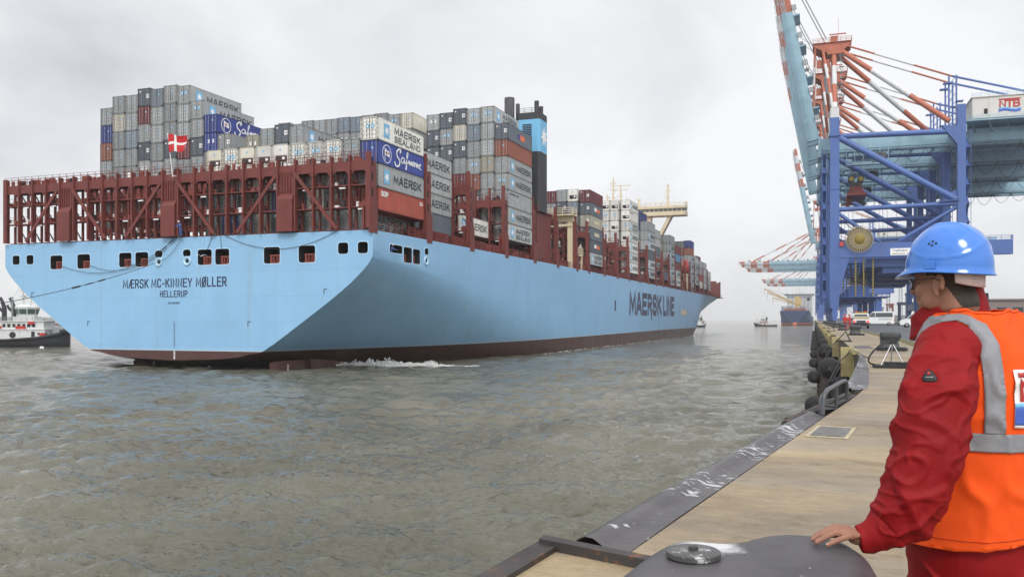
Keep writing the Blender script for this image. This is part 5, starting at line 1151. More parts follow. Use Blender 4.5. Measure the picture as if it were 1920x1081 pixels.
    for x in (4.6, 7): m.bar((x, 10, 40), (x, 10, 46.5), .05, .05, 2); m.bar((x, 14, 40), (x, 14, 46.5), .05, .05, 2)
    if dist == 0: m.build('spreader', [M_sred, M_yel, M_black], root)
    # cable reel and sign on the near portal beam
    if dist < 2:
        m = MB(); cx_, cz_ = 6.1, 22.4; m.lathe([(1.35, -.35), (1.3, -.45), (.3, -.5)], (cx_, -1.7, cz_), 24, 1, (0, 1, 0)); m.lathe([(1.35, .0), (1.35, -.4)], (cx_, -1.7, cz_), 24, 1, (0, 1, 0))
        for k in range(40):
            a = k*math.pi/20; m.bar((cx_+1.2*math.cos(a), -2.0, cz_+1.2*math.sin(a)), (cx_+3.5*math.cos(a), -2.0, cz_+3.5*math.sin(a)), .15, .08, 0, up=(0, 1, 0))
        for rr_ in (3.5, 2.4):
            for k in range(40):
                a, b = k*math.pi/20, (k+1)*math.pi/20; m.bar((cx_+rr_*math.cos(a), -1.93, cz_+rr_*math.sin(a)), (cx_+rr_*math.cos(b), -1.93, cz_+rr_*math.sin(b)), .10, .1, 2, up=(0, 1, 0))
        m.lathe([(3.1, .0), (3.1, .12)], (cx_, -1.55, cz_), 40, 3, (0, 1, 0))
        m.build('cable_reel', [M_reel, M_gold, M_steel, mat('reel_cable', (.05, .035, .015), .7)], root)
    if dist == 0:
        m = MB(); m.box(13.6, 20.6, -1.32, -1.22, 18.0, 19.8); sg = m.build('load_sign', M_wht, root)
        me = text_mesh('Tragfähigkeit', 1, 0, .005); lettering('lettering', me, Matrix.Translation((15.9, -1.335, 19.25)) @ Matrix.Rotation(R(90), 4, 'X') @ Matrix.Diagonal((.72, .85, 1, 1)), M_black, sg)
        me = text_mesh('40 t', 1, 0, .005); lettering('lettering', me, Matrix.Translation((19.2, -1.335, 19.25)) @ Matrix.Rotation(R(90), 4, 'X') @ Matrix.Diagonal((.6, .6, 1, 1)), M_black, sg)
        m = MB(); m.box(14, 17.2, -1.34, -1.325, 18.3, 18.5); m.box(17.5, 20, -1.34, -1.325, 18.3, 18.5); m.build('sign_line', M_gold, sg)
        m = MB(); m.box(1.2, 2.2, -1.7, -1.15, 20.7, 21.9); m.build('warning_lamp', mat('signal_red', (.45, .05, .04), .5), root)
    m = MB()
    for x in (5.2, 7.2, 9.5):
        m.box(x-.15, x+.15, -.2, .2, 7.5, 17.6, 0)
        for k in range(12): m.box(x-.2, x+.2, -.25, .25, 8+k*.8, 8.25+k*.8, 1)
    m.build('access_ladder', [M_yel, M_black], root)
    m = MB(); m.box(2, 14, 4, 20, 7.2, 7.5); rail(m, (2, 4, 7.5), (14, 4, 7.5), 1.1, 2, .05); m.box(4, 9, 8, 16, 7.5, 10.4); m.box(8, 30, 2, 24, 15.2, 17.4); m.box(12, 27, 3, 22, 13.6, 15.2)
    for k in range(10): m.bar((2.5+.7*k, 3.4, 7.4-.7*k), (3.3+.7*k, 3.4, 7.4-.7*k), .6, .06)
    m.bar((2.5, 3.1, 8.4), (9, 3.1, 1.6), .08); m.box(10.5, 12, 5, 8, .5, 7.2); m.build('access_platform', M_cb, root)
    return root
crane(CY0, 0, True, 'nearest blue container crane with raised boom, round cable reel and NTB house')
crane(CY0+31, 0, True, 'second blue container crane from the front, boom raised', dist=1)
crane(CY0+64, 0, True, 'third blue container crane from the front, boom raised', dist=1)
crane(CY0+101, 0, True, 'fourth blue container crane from the front, boom raised', dist=1)
crane(CY0+336, 0, True, 'distant crane with raised boom standing apart from the front four', dist=2)
crane(CY0+515, 0, False, 'distant crane reaching over the water with the larger, higher lowered boom', dist=2)
crane(CY0+860, 0, False, "farthest crane reaching over the water with the lower lowered boom", dist=2)
crane(CY0+588, 0, False, "crane just behind the larger lowered boom, its tip showing below that one", dist=2)
crane(CY0+960, 0, False, "crane just behind the lowest lowered boom, last of the row", dist=2)
# ================================================================ BIG BOLLARD IN FRONT
rh = Vector((cT, sT, 0)); dh = Vector((-sT, cT, 0))
BZ = 5.722
def make_big_bollard():
    root = empty('bollard', at(1400, 1150, 2.3)*1.0, 0, 'huge dark kidney-shaped bollard top with round bolted plate, under the hand', 'bollard', 'bollards along the quay')
    root.location = (0, 0, 0)
    vis = [(1652, 1081), (1648, 1058), (1630, 1036), (1604, 1019), (1570, 1008), (1520, 1001), (1470, 998), (1430, 1000), (1400, 1006), (1375, 1012), (1345, 1014), (1310, 1010), (1270, 1010), (1235, 1019), (1205, 1036), (1175, 1058), (1150, 1083)]
    P = []
    for px, py in vis:
        d = FOC*(EYE-BZ+.012)/(py-599); r = (px-960)/FOC*d; P.append((r, d))
    # near side, out of the picture
    P += [(.265, 2.05), (.33, 1.92), (.47, 1.86), (.60, 1.88), (.70, 1.84), (.84, 1.86), (.93, 1.95), (.975, 2.1)]
    # resample closed smooth curve
    n = len(P); Q = []
    for i in range(n):
        p0, p1, p2, p3 = P[i-1], P[i], P[(i+1) % n], P[(i+2) % n]
        for t in (0, .25, .5, .75): Q.append(tuple(.5*(2*b+(c-a)*t+(2*a-5*b+4*c-d_)*t*t+(-a+3*b-3*c+d_)*t**3) for a, b, c, d_ in zip(p0, p1, p2, p3)))
    cr = sum(q[0] for q in Q)/len(Q); cd = sum(q[1] for q in Q)/len(Q)
    def ring(k, off, z, dome=0):
        out = []
        m = len(Q)
        for i, (r, d) in enumerate(Q):
            tx = Q[(i+1) % m][0]-Q[i-1][0]; ty = Q[(i+1) % m][1]-Q[i-1][1]; l = math.hypot(tx, ty); nx, ny = ty/l, -tx/l
            if nx*(r-cr)+ny*(d-cd) < 0: nx, ny = -nx, -ny
            rr_, dd_ = cr+(r+nx*off-cr)*k, cd+(d+ny*off-cd)*k; p = rh*rr_+dh*dd_
            out.append((p.x, p.y, z))
        return out
    mb = MB(); z = BZ
    rings = [ring(.80, -.12, z-.26), ring(.93, -.05, z-.21), ring(1, -.012, z-.16), ring(1, 0, z-.12), ring(1, 0, z-.075), ring(1, -.006, z-.045), ring(1, -.018, z-.023), ring(1, -.038, z-.010), ring(1, -.062, z-.003), ring(.86, -.062, z), ring(.5, -.062, z+.002), ring(.15, -.062, z+.003)]
    mb.loft(rings, 0, caps=True)
    m = bpy.data.materials.new('bollard_worn_paint'); m.use_nodes = True; nt = m.node_tree; nn = nt.nodes; L = nt.links; b = nn['Principled BSDF']; b.inputs['Roughness'].default_value = .5
    tc = nn.new('ShaderNodeTexCoord')
    def nz(s, det=6, ro=.6):
        x = nn.new('ShaderNodeTexNoise'); x.inputs['Scale'].default_value = s; x.inputs['Detail'].default_value = det; x.inputs['Roughness'].default_value = ro; L.new(tc.outputs['Object'], x.inputs['Vector']); return x.outputs[0]
    cr_ = nn.new('ShaderNodeValToRGB'); cr_.color_ramp.elements[0].position = .3; cr_.color_ramp.elements[0].color = (.050, .046, .050, 1); cr_.color_ramp.elements[1].position = .7; cr_.color_ramp.elements[1].color = (.088, .082, .088, 1); L.new(nz(5), cr_.inputs[0])
    pc = rh*.585+dh*2.56+Vector((0, 0, BZ))
    def blob(cv, rad, sx=1):
        s = nn.new('ShaderNodeVectorMath'); s.operation = 'DISTANCE'; L.new(tc.outputs['Object'], s.inputs[0]); s.inputs[1].default_value = cv
        r_ = nn.new('ShaderNodeMapRange'); r_.inputs[1].default_value = rad; r_.inputs[2].default_value = rad*.2; r_.inputs[3].default_value = -.25; r_.inputs[4].default_value = .52; L.new(s.outputs['Value'], r_.inputs[0])
        a = nn.new('ShaderNodeMath'); a.operation = 'ADD'; L.new(r_.outputs[0], a.inputs[0]); L.new(nz(14, 8, .72), a.inputs[1])
        q = nn.new('ShaderNodeMapRange'); q.inputs[1].default_value = .56; q.inputs[2].default_value = .95; L.new(a.outputs[0], q.inputs[0]); return q.outputs[0]
    mx = nn.new('ShaderNodeMix'); mx.data_type = 'RGBA'; L.new(blob(tuple(pc), .17), mx.inputs['Factor']); L.new(cr_.outputs[0], mx.inputs['A']); mx.inputs['B'].default_value = (.62, .62, .62, 1)
    sp = nn.new('ShaderNodeMapRange'); sp.inputs[1].default_value = .735; sp.inputs[2].default_value = .75; L.new(nz(24, 3, .5), sp.inputs[0])
    m2 = nn.new('ShaderNodeMix'); m2.data_type = 'RGBA'; L.new(sp.outputs[0], m2.inputs['Factor']); L.new(mx.outputs['Result'], m2.inputs['A']); m2.inputs['B'].default_value = (.4, .38, .36, 1)
    L.new(m2.outputs['Result'], b.inputs['Base Color'])
    bp = nn.new('ShaderNodeBump'); bp.inputs['Strength'].default_value = .35; bp.inputs['Distance'].default_value = .004; L.new(nz(60, 5, .6), bp.inputs['Height']); L.new(bp.outputs[0], b.inputs['Normal'])
    mb.build('bollard_head', m, root)
    st = MB(); cx = rh*cr+dh*cd
    st.lathe([(.42, 4.9), (.42, 4.98), (.30, 5.02), (.25, 5.2), (.25, 5.5)], (cx.x, cx.y, 0), 28); st.build('bollard_stem', M_boll, root)
    # round plate and bolt
    c = rh*((1300-960)/FOC*2.44)+dh*2.44; q = MB(); q.lathe([(.074, BZ+.003), (.077, BZ+.006), (.077, BZ+.019), (.073, BZ+.022), (.02, BZ+.0225)], (c.x, c.y, 0), 40)
    mp = mat('bare_plate', (.10, .10, .098), .42, metal=.3, var=.25, scale=12, rust=.62, rustcol=(.50, .50, .50)); po = q.build('cover_plate', mp, root); po.data.set_sharp_from_angle(angle=R(40))
    q = MB(); q.lathe([(.0135, BZ+.022), (.0135, BZ+.032), (.011, BZ+.034)], (c.x, c.y, 0), 6, smooth=False); q.build('bolt', M_pile, po)
    return root
make_big_bollard()

# ================================================================ MAN LEANING ON THE BOLLARD
PHI = R(50); DM = 2.80
Fd = (rh*-math.cos(PHI)+dh*math.sin(PHI)); Lf = (rh*-math.sin(PHI)-dh*math.cos(PHI)); UP = Vector((0, 0, 1))
def voxel(o, size, smooth=0, it=2):
    r_ = o.modifiers.new('r', 'REMESH'); r_.mode = 'VOXEL'; r_.voxel_size = size; r_.use_smooth_shade = True
    if smooth: s = o.modifiers.new('s', 'SMOOTH'); s.factor = smooth; s.iterations = it
    return bake(o)
def ball(mb, c, r, sx=1, sy=1, sz=1, M=None, n=16):
    vs_ = []; c = Vector(c)
    for i in range(1, n):
        a = math.pi*i/n
        for k in range(n*2): b = math.pi*k/n; p = Vector((sx*r*math.sin(a)*math.cos(b), sy*r*math.sin(a)*math.sin(b), sz*r*math.cos(a))); vs_.append(c+(M @ p if M else p))
    m = n*2; top = Vector((0, 0, sz*r)); vs_ += [c+(M @ top if M else top), c-(M @ top if M else top)]
    fs = [(i*m+k, (i+1)*m+k, (i+1)*m+(k+1) % m, i*m+(k+1) % m) for i in range(n-2) for k in range(m)]
    t, b_ = len(vs_)-2, len(vs_)-1
    fs += [(t, k, (k+1) % m) for k in range(m)]+[(b_, (n-2)*m+(k+1) % m, (n-2)*m+k) for k in range(m)]
    mb.add(vs_, fs, 0, True)
def limb(mb, pts, rad, n=14):
    mb.tube(pts, rad, n); 
    for p, r in zip(pts, rad): ball(mb, p, r*.995, n=7)
# torso surface: meridian coordinate h (metres from the vest hem), theta 0 front, 90 left, 180 back
TS = [(-.75, 4.98, 1840, .15, .13), (-.20, 5.42, 1838, .225, .18), (-.10, 5.52, 1836, .235, .19), (0, 5.62, 1836, .240, .196), (.18, 5.80, 1838, .236, .19), (.38, 6.00, 1842, .238, .19), (.53, 6.13, 1846, .242, .188), (.63, 6.215, 1848, .238, .178), (.70, 6.275, 1849, .224, .160), (.76, 6.325, 1847, .200, .140), (.81, 6.36, 1843, .170, .124), (.86, 6.388, 1836, .137, .112), (.91, 6.41, 1826, .105, .10)]
_h = [t[0] for t in TS]
def S(th, h, off=0.):
    z, px, a, b = (float(np.interp(h, _h, [t[i] for t in TS])) for i in (1, 2, 3, 4))
    c = rh*((px-960)/FOC*DM)+dh*DM; ct, st = math.cos(th), math.sin(th); e = 2/2.35
    f = math.copysign(abs(ct)**e, ct); l = math.copysign(abs(st)**e, st)
    if ct < 0 and h > .2: f *= 1-.10*(abs(ct)**4)*min(1, (h-.2)/.3)            # flat between the shoulder blades
    k = min(max((h-.62)/.30, 0), 1)
    return c+Fd*(f*(b+off*(1-.2*k)))+Lf*(l*(a+off*(1-.3*k)))+UP*(z+off*k*.9)
def make_man():
    wr = mat('skin', (.31, .150, .098), .55, var=.10, scale=28, bump=.30, bscale=420)
    bs = wr.node_tree.nodes['Principled BSDF']; bs.inputs['Subsurface Weight'].default_value = .12; bs.inputs['Subsurface Radius'].default_value = (.012, .005, .003)
    # ---- body: head, neck, trunk, arms, hands, legs in one skin
    mb = MB()
    HC = at(1772, 528, DM); HF = (rh*-math.cos(R(50))+dh*math.sin(R(50))); HL = Vector((-HF.y, HF.x, 0)); HM = Matrix((HF, HL, UP)).transposed()
    tilt = Matrix.Rotation(R(4), 3, Vector((0, 1, 0))); HM = (HM @ tilt)*.95
    def H(x, y, z): return HC+HM @ Vector((x, y, z))
    ball(mb, H(-.012, 0, .035), .1, 1.05, .80, .92, HM)                        # skull
    ball(mb, H(.018, 0, -.02), .1, .76, .66, .82, HM)                          # face mass
    ball(mb, H(.046, 0, -.068), .05, .92, .98, .72, HM)                         # jaw
    ball(mb, H(.068, 0, -.086), .026, .9, 1.2, .8, HM)                            # chin
    ball(mb, H(.055, .036, -.025), .036, .9, .82, 1.0, HM); ball(mb, H(.055, -.036, -.025), .036, .9, .82, 1.0, HM)   # cheeks
    ball(mb, H(.074, 0, .030), .04, .5, 1.35, .42, HM)                             # brow
    for s in (1, -1):
        ball(mb, H(.030, s*.048, -.058), .036, 1.05, .5, 1.0, HM)               # jaw corner
        ball(mb, H(.078, s*.031, .012), .0135, .8, 1, .8, HM)                     # eye
    mb.tube([H(.086, 0, .022), H(.100, 0, -.003), H(.109, 0, -.020)], [.009, .011, .013], 10); ball(mb, H(.107, 0, -.022), .0145, n=8)
    ball(mb, H(.100, .011, -.024), .009, n=7); ball(mb, H(.100, -.011, -.024), .009, n=7)
    ball(mb, H(.092, 0, -.047), .012, .8, 1.9, .55, HM, 8); ball(mb, H(.090, 0, -.057), .013, .8, 1.7, .6, HM, 8)    # lips
    for s in (1, -1):                                                              # ears
        E_ = lambda a, r_, o=.0: H(-.016+r_*.55*math.cos(a)-.004*math.sin(a), s*(.084+o+.008*math.sin(a)*0+.008*max(0, -math.cos(a))), -.012+r_*math.sin(a))
        mb.tube([E_(math.radians(q), .033) for q in range(-75, 235, 20)], [.0046]*16, 8)
        mb.tube([E_(math.radians(q), .019, .002) for q in range(60, 250, 25)], [.004]*8, 6)
        ball(mb, H(-.011, s*.080, -.012), .022, .62, .28, 1.25, HM, 8); ball(mb, H(-.005, s*.083, -.044), .0095, .9, .5, 1.1, HM, 8); ball(mb, H(.004, s*.083, -.012), .007, .7, .6, 1.2, HM, 7)
    nk = at(1800, 600, DM+.01)
    mb.tube([H(-.02, 0, -.02), H(-.035, 0, -.07), nk+Vector((0, 0, .0)), nk+Vector((0, 0, -.1))], [.062, .064, .070, .085], 20)
    # trunk under the clothes
    mb.loft([[S(2*math.pi*k/24, h, -.05) for k in range(24)] for h in (-.1, 0, .18, .38, .53, .63, .70, .76)], 0)
    ARM = [(1772, 655, 2.66), (1764, 700, 2.62), (1754, 760, 2.585), (1742, 830, 2.56), (1726, 900, 2.545), (1706, 945, 2.545), (1680, 975, 2.555), (1650, 996, 2.565), (1622, 1006, 2.572), (1604, 1004, 2.575)]
    AP = [at(*p) for p in ARM]
    limb(mb, AP, [.055, .052, .048, .044, .042, .042, .038, .034, .028, .026])
    wrist = at(1604, 1003, 2.575)
    fing = {'pinky': [(1593, 1004, 2.535), (1577, 1009.5, 2.528), (1563, 1015, 2.524), (1552, 1020.5, 2.52)], 'ring': [(1589, 997, 2.556), (1564, 998.5, 2.55), (1546, 1007, 2.548), (1531, 1015.5, 2.546)],
            'middle': [(1587, 992, 2.576), (1559, 990.5, 2.573), (1539, 1000, 2.572), (1524, 1010.5, 2.572)], 'index': [(1588, 989, 2.598), (1563, 987, 2.60), (1544, 995, 2.60), (1528, 1004.5, 2.60)]}
    RR = {'pinky': .0085, 'ring': .0096, 'middle': .0099, 'index': .0096}
    for k, P in fing.items():
        P = [at(*p) for p in P]; r = RR[k]
        mb.tube([wrist, wrist.lerp(P[0], .5), P[0]], [.018, .0145, .0112], 12); limb(mb, P, [r*1.16, r*1.08, r*.98, r*.86], 12)
    limb(mb, [wrist.lerp(at(1592, 996, 2.62), .4), at(1590, 1000, 2.618), at(1574, 1001, 2.632), at(1560, 1003, 2.638)], [.016, .0125, .0105, .0085], 12)   # thumb, on the far side of the palm
    ball(mb, at(1598, 1000, 2.565), .024, 1.2, 1.25, .55, Matrix((rh, dh, UP)).transposed())
    # right arm hangs in front of him, hand at the belt
    RA = [S(R(270), .70, -.05), S(R(275), .45, .03), S(R(290), .22, .06), S(R(325), .14, .10), S(R(350), .12, .12)]
    limb(mb, RA, [.055, .048, .042, .034, .028]); rb = RA[-1]
    for j in range(4): 
        q = rb+Lf*.03+UP*(.03-.018*j); limb(mb, [rb+UP*(.025-.016*j), q, q+Lf*(.035-.004*j)+Fd*-.004, q+Lf*(.055-.006*j)+Fd*-.012], [.010, .009, .0085, .0075], 8)
    limb(mb, [rb, rb+UP*.035+Lf*.02, rb+UP*.045+Lf*.045], [.014, .011, .009], 8)
    for s in (1, -1):
        hp = S(R(90) if s == 1 else R(270), -.1, -.13); gd = zq(hp.y)
        limb(mb, [hp, Vector((hp.x, hp.y, 5.42))+Fd*.015, Vector((hp.x, hp.y, 5.02))+Fd*.0], [.085, .055, .042])
    body = mb.build('person', wr); body.data.materials.clear(); body.data.materials.append(wr)
    voxel(body, .0034, .55, 6)
    hair = mat('hair_dark', (.062, .050, .040), .6, var=.35, scale=120, bump=.6, bscale=500); body.data.materials.append(hair)
    inv = HM.inverted()
    for f in body.data.polygons:
        c = f.center
        if c.z < 6.35: continue
        q = inv @ (c-HC); ear = abs(q.y) > .086 and -.04 < q.x < .012
        lim = -.005-.09*min(1, max(0, (-q.x-.022)/.05))
        if not ear and q.z > lim and q.x < (.0 if q.z < .02 else .03) and (q.x < -.028 or q.z > .0): f.material_index = 1
    tag(body, 'man in orange vest and blue helmet leaning one hand on the big bollard', 'person')
    skin_bvh = BVHTree.FromObject(body, bpy.context.evaluated_depsgraph_get())
    nm = mat('nail', (.62, .42, .36), .35, var=.05)
    for k, P in fing.items():
        a, b = at(*P[2]), at(*P[3]); d = (b-a).normalized(); q = MB(); ball(q, b+d*.001+UP*.0042, .0055, 1, .8, .35, Matrix((d, d.cross(UP).normalized()*-1, UP)).transposed(), 8); q.build('fingernail', nm, body)
    # ---- jacket
    jm = mat('jacket_red', (.235, .005, .007), .62, var=.12, scale=5, bump=.12, bscale=500, spec=.2)
    mb = MB(); hs = [-.14, -.11, -.06, 0, .09, .18, .28, .38, .46, .53, .58, .63, .665, .70, .73, .76, .785, .81, .835, .86, .885]
    mb.loft([[S(2*math.pi*k/48, h, .006) for k in range(48)] for h in hs], 0)
    SL = [(1776, 662, 2.66), (1764, 700, 2.61), (1757, 745, 2.585), (1746, 800, 2.565), (1736, 850, 2.555), (1724, 895, 2.545), (1708, 934, 2.545), (1688, 966, 2.55), (1662, 990, 2.56), (1640, 1002, 2.566), (1622, 1008, 2.572), (1609, 1010, 2.575)]
    SP = [at(*p) for p in SL]; SR = [.088, .099, .103, .101, .097, .093, .090, .082, .066, .053, .045, .041]
    mb.tube(SP, SR, 28); ball(mb, SP[0], .10, n=12)
    R2 = [RA[0], RA[1], RA[2], RA[3]]; limb(mb, R2, [.095, .085, .075, .055])
    # collar
    cc_b = at(1812, 603, DM+.0); rc = []
    for k in range(40):
        a = 2*math.pi*k/40; rc.append(a)
    def colr(t, rad, wv=0): # ring tilted: low in front, high behind
        out = []
        cc = cc_b+Fd*(.052+.012*t)+UP*(-.035+.06*t)
        for a in rc: out.append(cc+Fd*math.cos(a)*rad*1.06+Lf*math.sin(a)*rad*.98+UP*(-.052*math.cos(a)*(.6+.4*t)+.05*t*(1-.25*math.cos(a))+wv*math.sin(3*a)))
        return out
    mb.loft([colr(0, .118), colr(.3, .112), colr(.7, .104), colr(1.0, .100), colr(1.0, .090), colr(.6, .088)], 0)
    jk = mb.build('jacket', jm, body); voxel(jk, .0044, .5, 6)
    # folds: noise creases, strongest on the sleeve and hem
    V = np.empty(len(jk.data.vertices)*3, np.float32); jk.data.vertices.foreach_get('co', V); V = V.reshape(-1, 3)
    N = np.empty_like(V); jk.data.vertices.foreach_get('normal', N.ravel()) if False else None
    Nv = [v.normal.copy() for v in jk.data.vertices]
    A = np.array([tuple(p) for p in SP]); Srr = np.array(SR)
    seg = A[1:]-A[:-1]; sl = np.linalg.norm(seg, axis=1); cum = np.concatenate([[0], np.cumsum(sl)])
    best = np.full(len(V), 9.); arc = np.zeros(len(V)); rad_ = np.zeros(len(V))
    for i in range(len(seg)):
        t = np.clip(((V-A[i]) @ seg[i])/sl[i]**2, 0, 1); d = np.linalg.norm(V-(A[i]+t[:, None]*seg[i]), axis=1)-(Srr[i]*(1-t)+Srr[i+1]*t)
        m = d < best; best[m] = d[m]; arc[m] = cum[i]+t[m]*sl[i]
    onarm = 1-ss(.012, .035, best)
    vr = V @ np.array(rh); vd = V @ np.array(dh)
    out = V.copy()
    for i in range(len(V)):
        w = onarm[i]; p = Vector(V[i].tolist()); 
        if w > .02:
            s = arc[i]; q = Vector((vr[i]*3.4+V[i][2]*2.2, vd[i]*3.6, V[i][2]*4.6-vr[i]*3.6))
            n1 = mnoise.noise(q+Vector((3.1, 0, 0))); n2 = mnoise.noise(q*2.1+Vector((0, 7.7, 0))); n3 = mnoise.noise(Vector((vr[i]*2.2, vd[i]*2.2, V[i][2]*2.2)))
            r1 = 1-min(1, abs(n1)*3.0); r2 = 1-min(1, abs(n2)*3.0)
            ga = .35+.65*min(1, max(0, (s-.06)/.12)); cuff = 1-min(1, max(0, (s-.60)/.06))*.55
            n4 = mnoise.noise(q*3.1+Vector((vr[i]*9, 4.2, 0))); r4 = max(0, 1-abs(n4)*5); dsp = (.014*max(0, 1-abs(n1)*4.5)+.009*max(0, 1-abs(n2)*4.5)+.0045*r4-.006+.010*n3)*ga*cuff
            dsp += -.006*math.exp(-((s-.585)/.006)**2)+.004*math.exp(-((s-.572)/.008)**2)        # gathered cuff
            dsp += .004*math.exp(-(((V[i][2]-5.885)+.05*(vr[i]-1.2))/.004)**2)*.8
            out[i] = V[i]+np.array(Nv[i])*dsp*w
        lo = 1-ss(5.60, 5.66, V[i][2]); k_ = (1-w)
        if k_ > .02:
            q = Vector((vr[i]*7, vd[i]*7, V[i][2]*9+vr[i]*4)); n1 = mnoise.noise(q); r1 = 1-min(1, abs(n1)*3.6)
            col_ = ss(6.37, 6.40, V[i][2]); out[i] = out[i]+np.array(Nv[i])*((.014*r1*r1-.006)*lo*.9+.004*r1*r1*col_)*k_
    jk.data.vertices.foreach_set('co', out.ravel()); jk.data.update()
    jb = BVHTree.FromObject(jk, bpy.context.evaluated_depsgraph_get())
    # ---- vest: cut in its own (theta, h) pattern and laid over the trunk
    vm = mat('vest_orange', (.90, .095, .008), .66, var=.10, scale=4, bump=.35, bscale=900, spec=.25)
    rm = mat('reflective_grey', (.235, .24, .255), .42, var=.08, scale=60, bump=.2, bscale=700)
    from mathutils.geometry import delaunay_2d_cdt
    KX = .20                                                                     # pattern: metres per radian
    def fold(th, h): 
        q = Vector((th*1.7+h*2.0, h*5.2-th*1.1, 2.7)); n1 = mnoise.noise(q); n2 = mnoise.noise(q*2.3+Vector((5, 1, 0))); r1 = 1-min(1, abs(n1)*3.4)
        return .013*max(0, 1-abs(n1)*4)**1.3+.005*n2+.002*mnoise.noise(q*6)
    def pattern(name, outer, holes, off, m, inner_step=.022, thick=0.003, parent=None):
        pts = []; edges = []
        def loop(L_):
            k0 = len(pts); dense = []
            for i in range(len(L_)):
                a, b = Vector(L_[i]), Vector(L_[(i+1) % len(L_)]); n_ = max(1, int((b-a).length/.018))
                for j in range(n_): dense.append(a.lerp(b, j/n_))
            pts.extend(dense); n_ = len(dense); edges.extend([(k0+j, k0+(j+1) % n_) for j in range(n_)]); return dense
        D = loop(outer); hd = [loop(h_) for h_ in holes]
        def inside(p, poly):
            c = False; n_ = len(poly)
            for i in range(n_):
                a, b = poly[i], poly[i-1]
                if (a.y > p.y) != (b.y > p.y) and p.x < (b.x-a.x)*(p.y-a.y)/(b.y-a.y)+a.x: c = not c
            return c
        x0 = min(p.x for p in D); x1 = max(p.x for p in D); y0 = min(p.y for p in D); y1 = max(p.y for p in D)
        y = y0+inner_step/2
        while y < y1:
            x = x0+inner_step/2
            while x < x1:
                p = Vector((x, y))
                if inside(p, D) and not any(inside(p, q) for q in hd): pts.append(p)
                x += inner_step
            y += inner_step
        vo, eo, fo, *_ = delaunay_2d_cdt([Vector((p.x, p.y)) for p in pts], edges, [], 0, 1e-5)
        vo = [Vector(v) for v in vo]; F = []
        for f in fo:
            c = sum((vo[i] for i in f), Vector((0, 0)))/len(f)
            if inside(c, D) and not any(inside(c, q) for q in hd): F.append(tuple(f))
        q = MB(); q.add([S(v.x/KX, v.y, off+fold(v.x/KX, v.y)) for v in vo], F, 0, True)
        o = q.build(name, m, parent or body); so = o.modifiers.new('so', 'SOLIDIFY'); so.thickness = thick; so.offset = 1; bake(o); return o
    T = lambda deg, h: (R(deg)*KX, h)
    hemL, hemR = 8, 352
    def arm_hole(c, top=.815, bot=.42, wf=36, wb=37):
        P = []
        for k in range(40):
            a = 2*math.pi*k/40; ww = wb if math.cos(a) > 0 else wf; hh = (top+bot)/2+(top-bot)/2*math.sin(a); w_ = ww*abs(math.cos(a))**.8*(1 if math.sin(a) < 0 else 1-.0*math.sin(a))
            P.append(T(c+math.copysign(w_, math.cos(a)), hh))
        return P
    hl = arm_hole(84, wf=34, wb=22); hr = arm_hole(276, wf=22, wb=34)
    pattern('vest', [T(hemL, .09), T(50, .07), T(95, .075), T(130, .095), T(180, .13), T(240, .12), T(300, .08), T(hemR, .09), T(hemR, .62), T(338, .80), T(320, .872), T(290, .895), T(180, .893), T(70, .895), T(40, .872), T(22, .80), T(hemL, .62)], [hl, hr], .024, vm, inner_step=.012)
    ed = mat('vest_binding', (.90, .095, .006), .6, var=.04)
    q = MB(); q.tube([S(p[0]/KX, p[1], .028+fold(p[0]/KX, p[1])) for p in hl+[hl[0]]], .0042, 8); q.build('vest_binding', ed, body)
    for hq, dg0, dg1 in ((.105, 14, 346), (.878, 40, 320)):
        q = MB(); q.tube([S(R(a_), hq+(.03*math.exp(-((a_-180)/60)**2) if hq < .5 else 0), .0285+fold(R(a_), hq)) for a_ in range(dg0, dg1, 3)], .0012, 5); q.build('seam', mat('seam_orange', (.45, .04, .005), .7), body)
    # reflective tapes
    band = lambda h0, h1: [T(hemL+1, h0), T(hemR-1, h0), T(hemR-1, h1), T(hemL+1, h1)]
    pattern('reflective_tape', band(.385, .448), [], .0320, rm, thick=.0015, inner_step=.011)
    def over(c0, sgn):
        P1 = []; P2 = []
        for deg, h in ((113, .448), (113, .48), (113, .52), (113, .58), (112, .66), (108, .74), (100, .805), (90, .83), (72, .815), (55, .76), (42, .66), (36, .58), (33, .50), (32, .448)):
            P1.append((deg, h))
        for deg, h in ((128, .448), (128, .48), (128, .52), (128, .58), (128, .66), (126, .74), (118, .82), (92, .862), (56, .845), (36, .78), (24, .67), (19, .58), (17, .50), (16, .448)):
            P2.append((deg, h))
        L_ = P1+P2[::-1]
        if sgn < 0: L_ = [(360-a, b) for a, b in L_]
        return [T(a, b) for a, b in L_]
    pattern('reflective_tape', over(0, 1), [], .0328, rm, thick=.0015, inner_step=.011); pattern('reflective_tape', over(0, -1), [], .0328, rm, thick=.0015, inner_step=.011)
    # logo patch on the back, centred on the spine
    lw = mat('patch_white', (.80, .78, .76), .6, var=.04); lr = mat('logo_red', (.42, .035, .03), .5)
    def patch(x0, x1, h0, h1, m, off, name='logo_patch'): return pattern(name, [T(x0, h0), T(x1, h0), T(x1, h1), T(x0, h1)], [], off, m, .012, .0008)
    patch(136, 194, .47, .665, lw, .0335); patch(136, 194, .48, .54, mat('logo_deep_blue', (.06, .12, .45), .5), .0350, 'logo_wave'); patch(136, 194, .54, .555, M_ltblue, .0350, 'logo_wave')
    patch(139, 191, .642, .656, lr, .0352, 'logo_bar')
    me = stroke_text('NTB', R(50)*KX, .074, .015, .16); me.materials.append(lr)
    for v in me.vertices:
        x, y, z = v.co; th = R(165)+x/KX; v.co = S(th, .597+y, .0352+fold(th, .597+y)+(z+.004)*.12)
    lo = bpy.data.objects.new('lettering', me); C.objects.link(lo); lo.parent = body
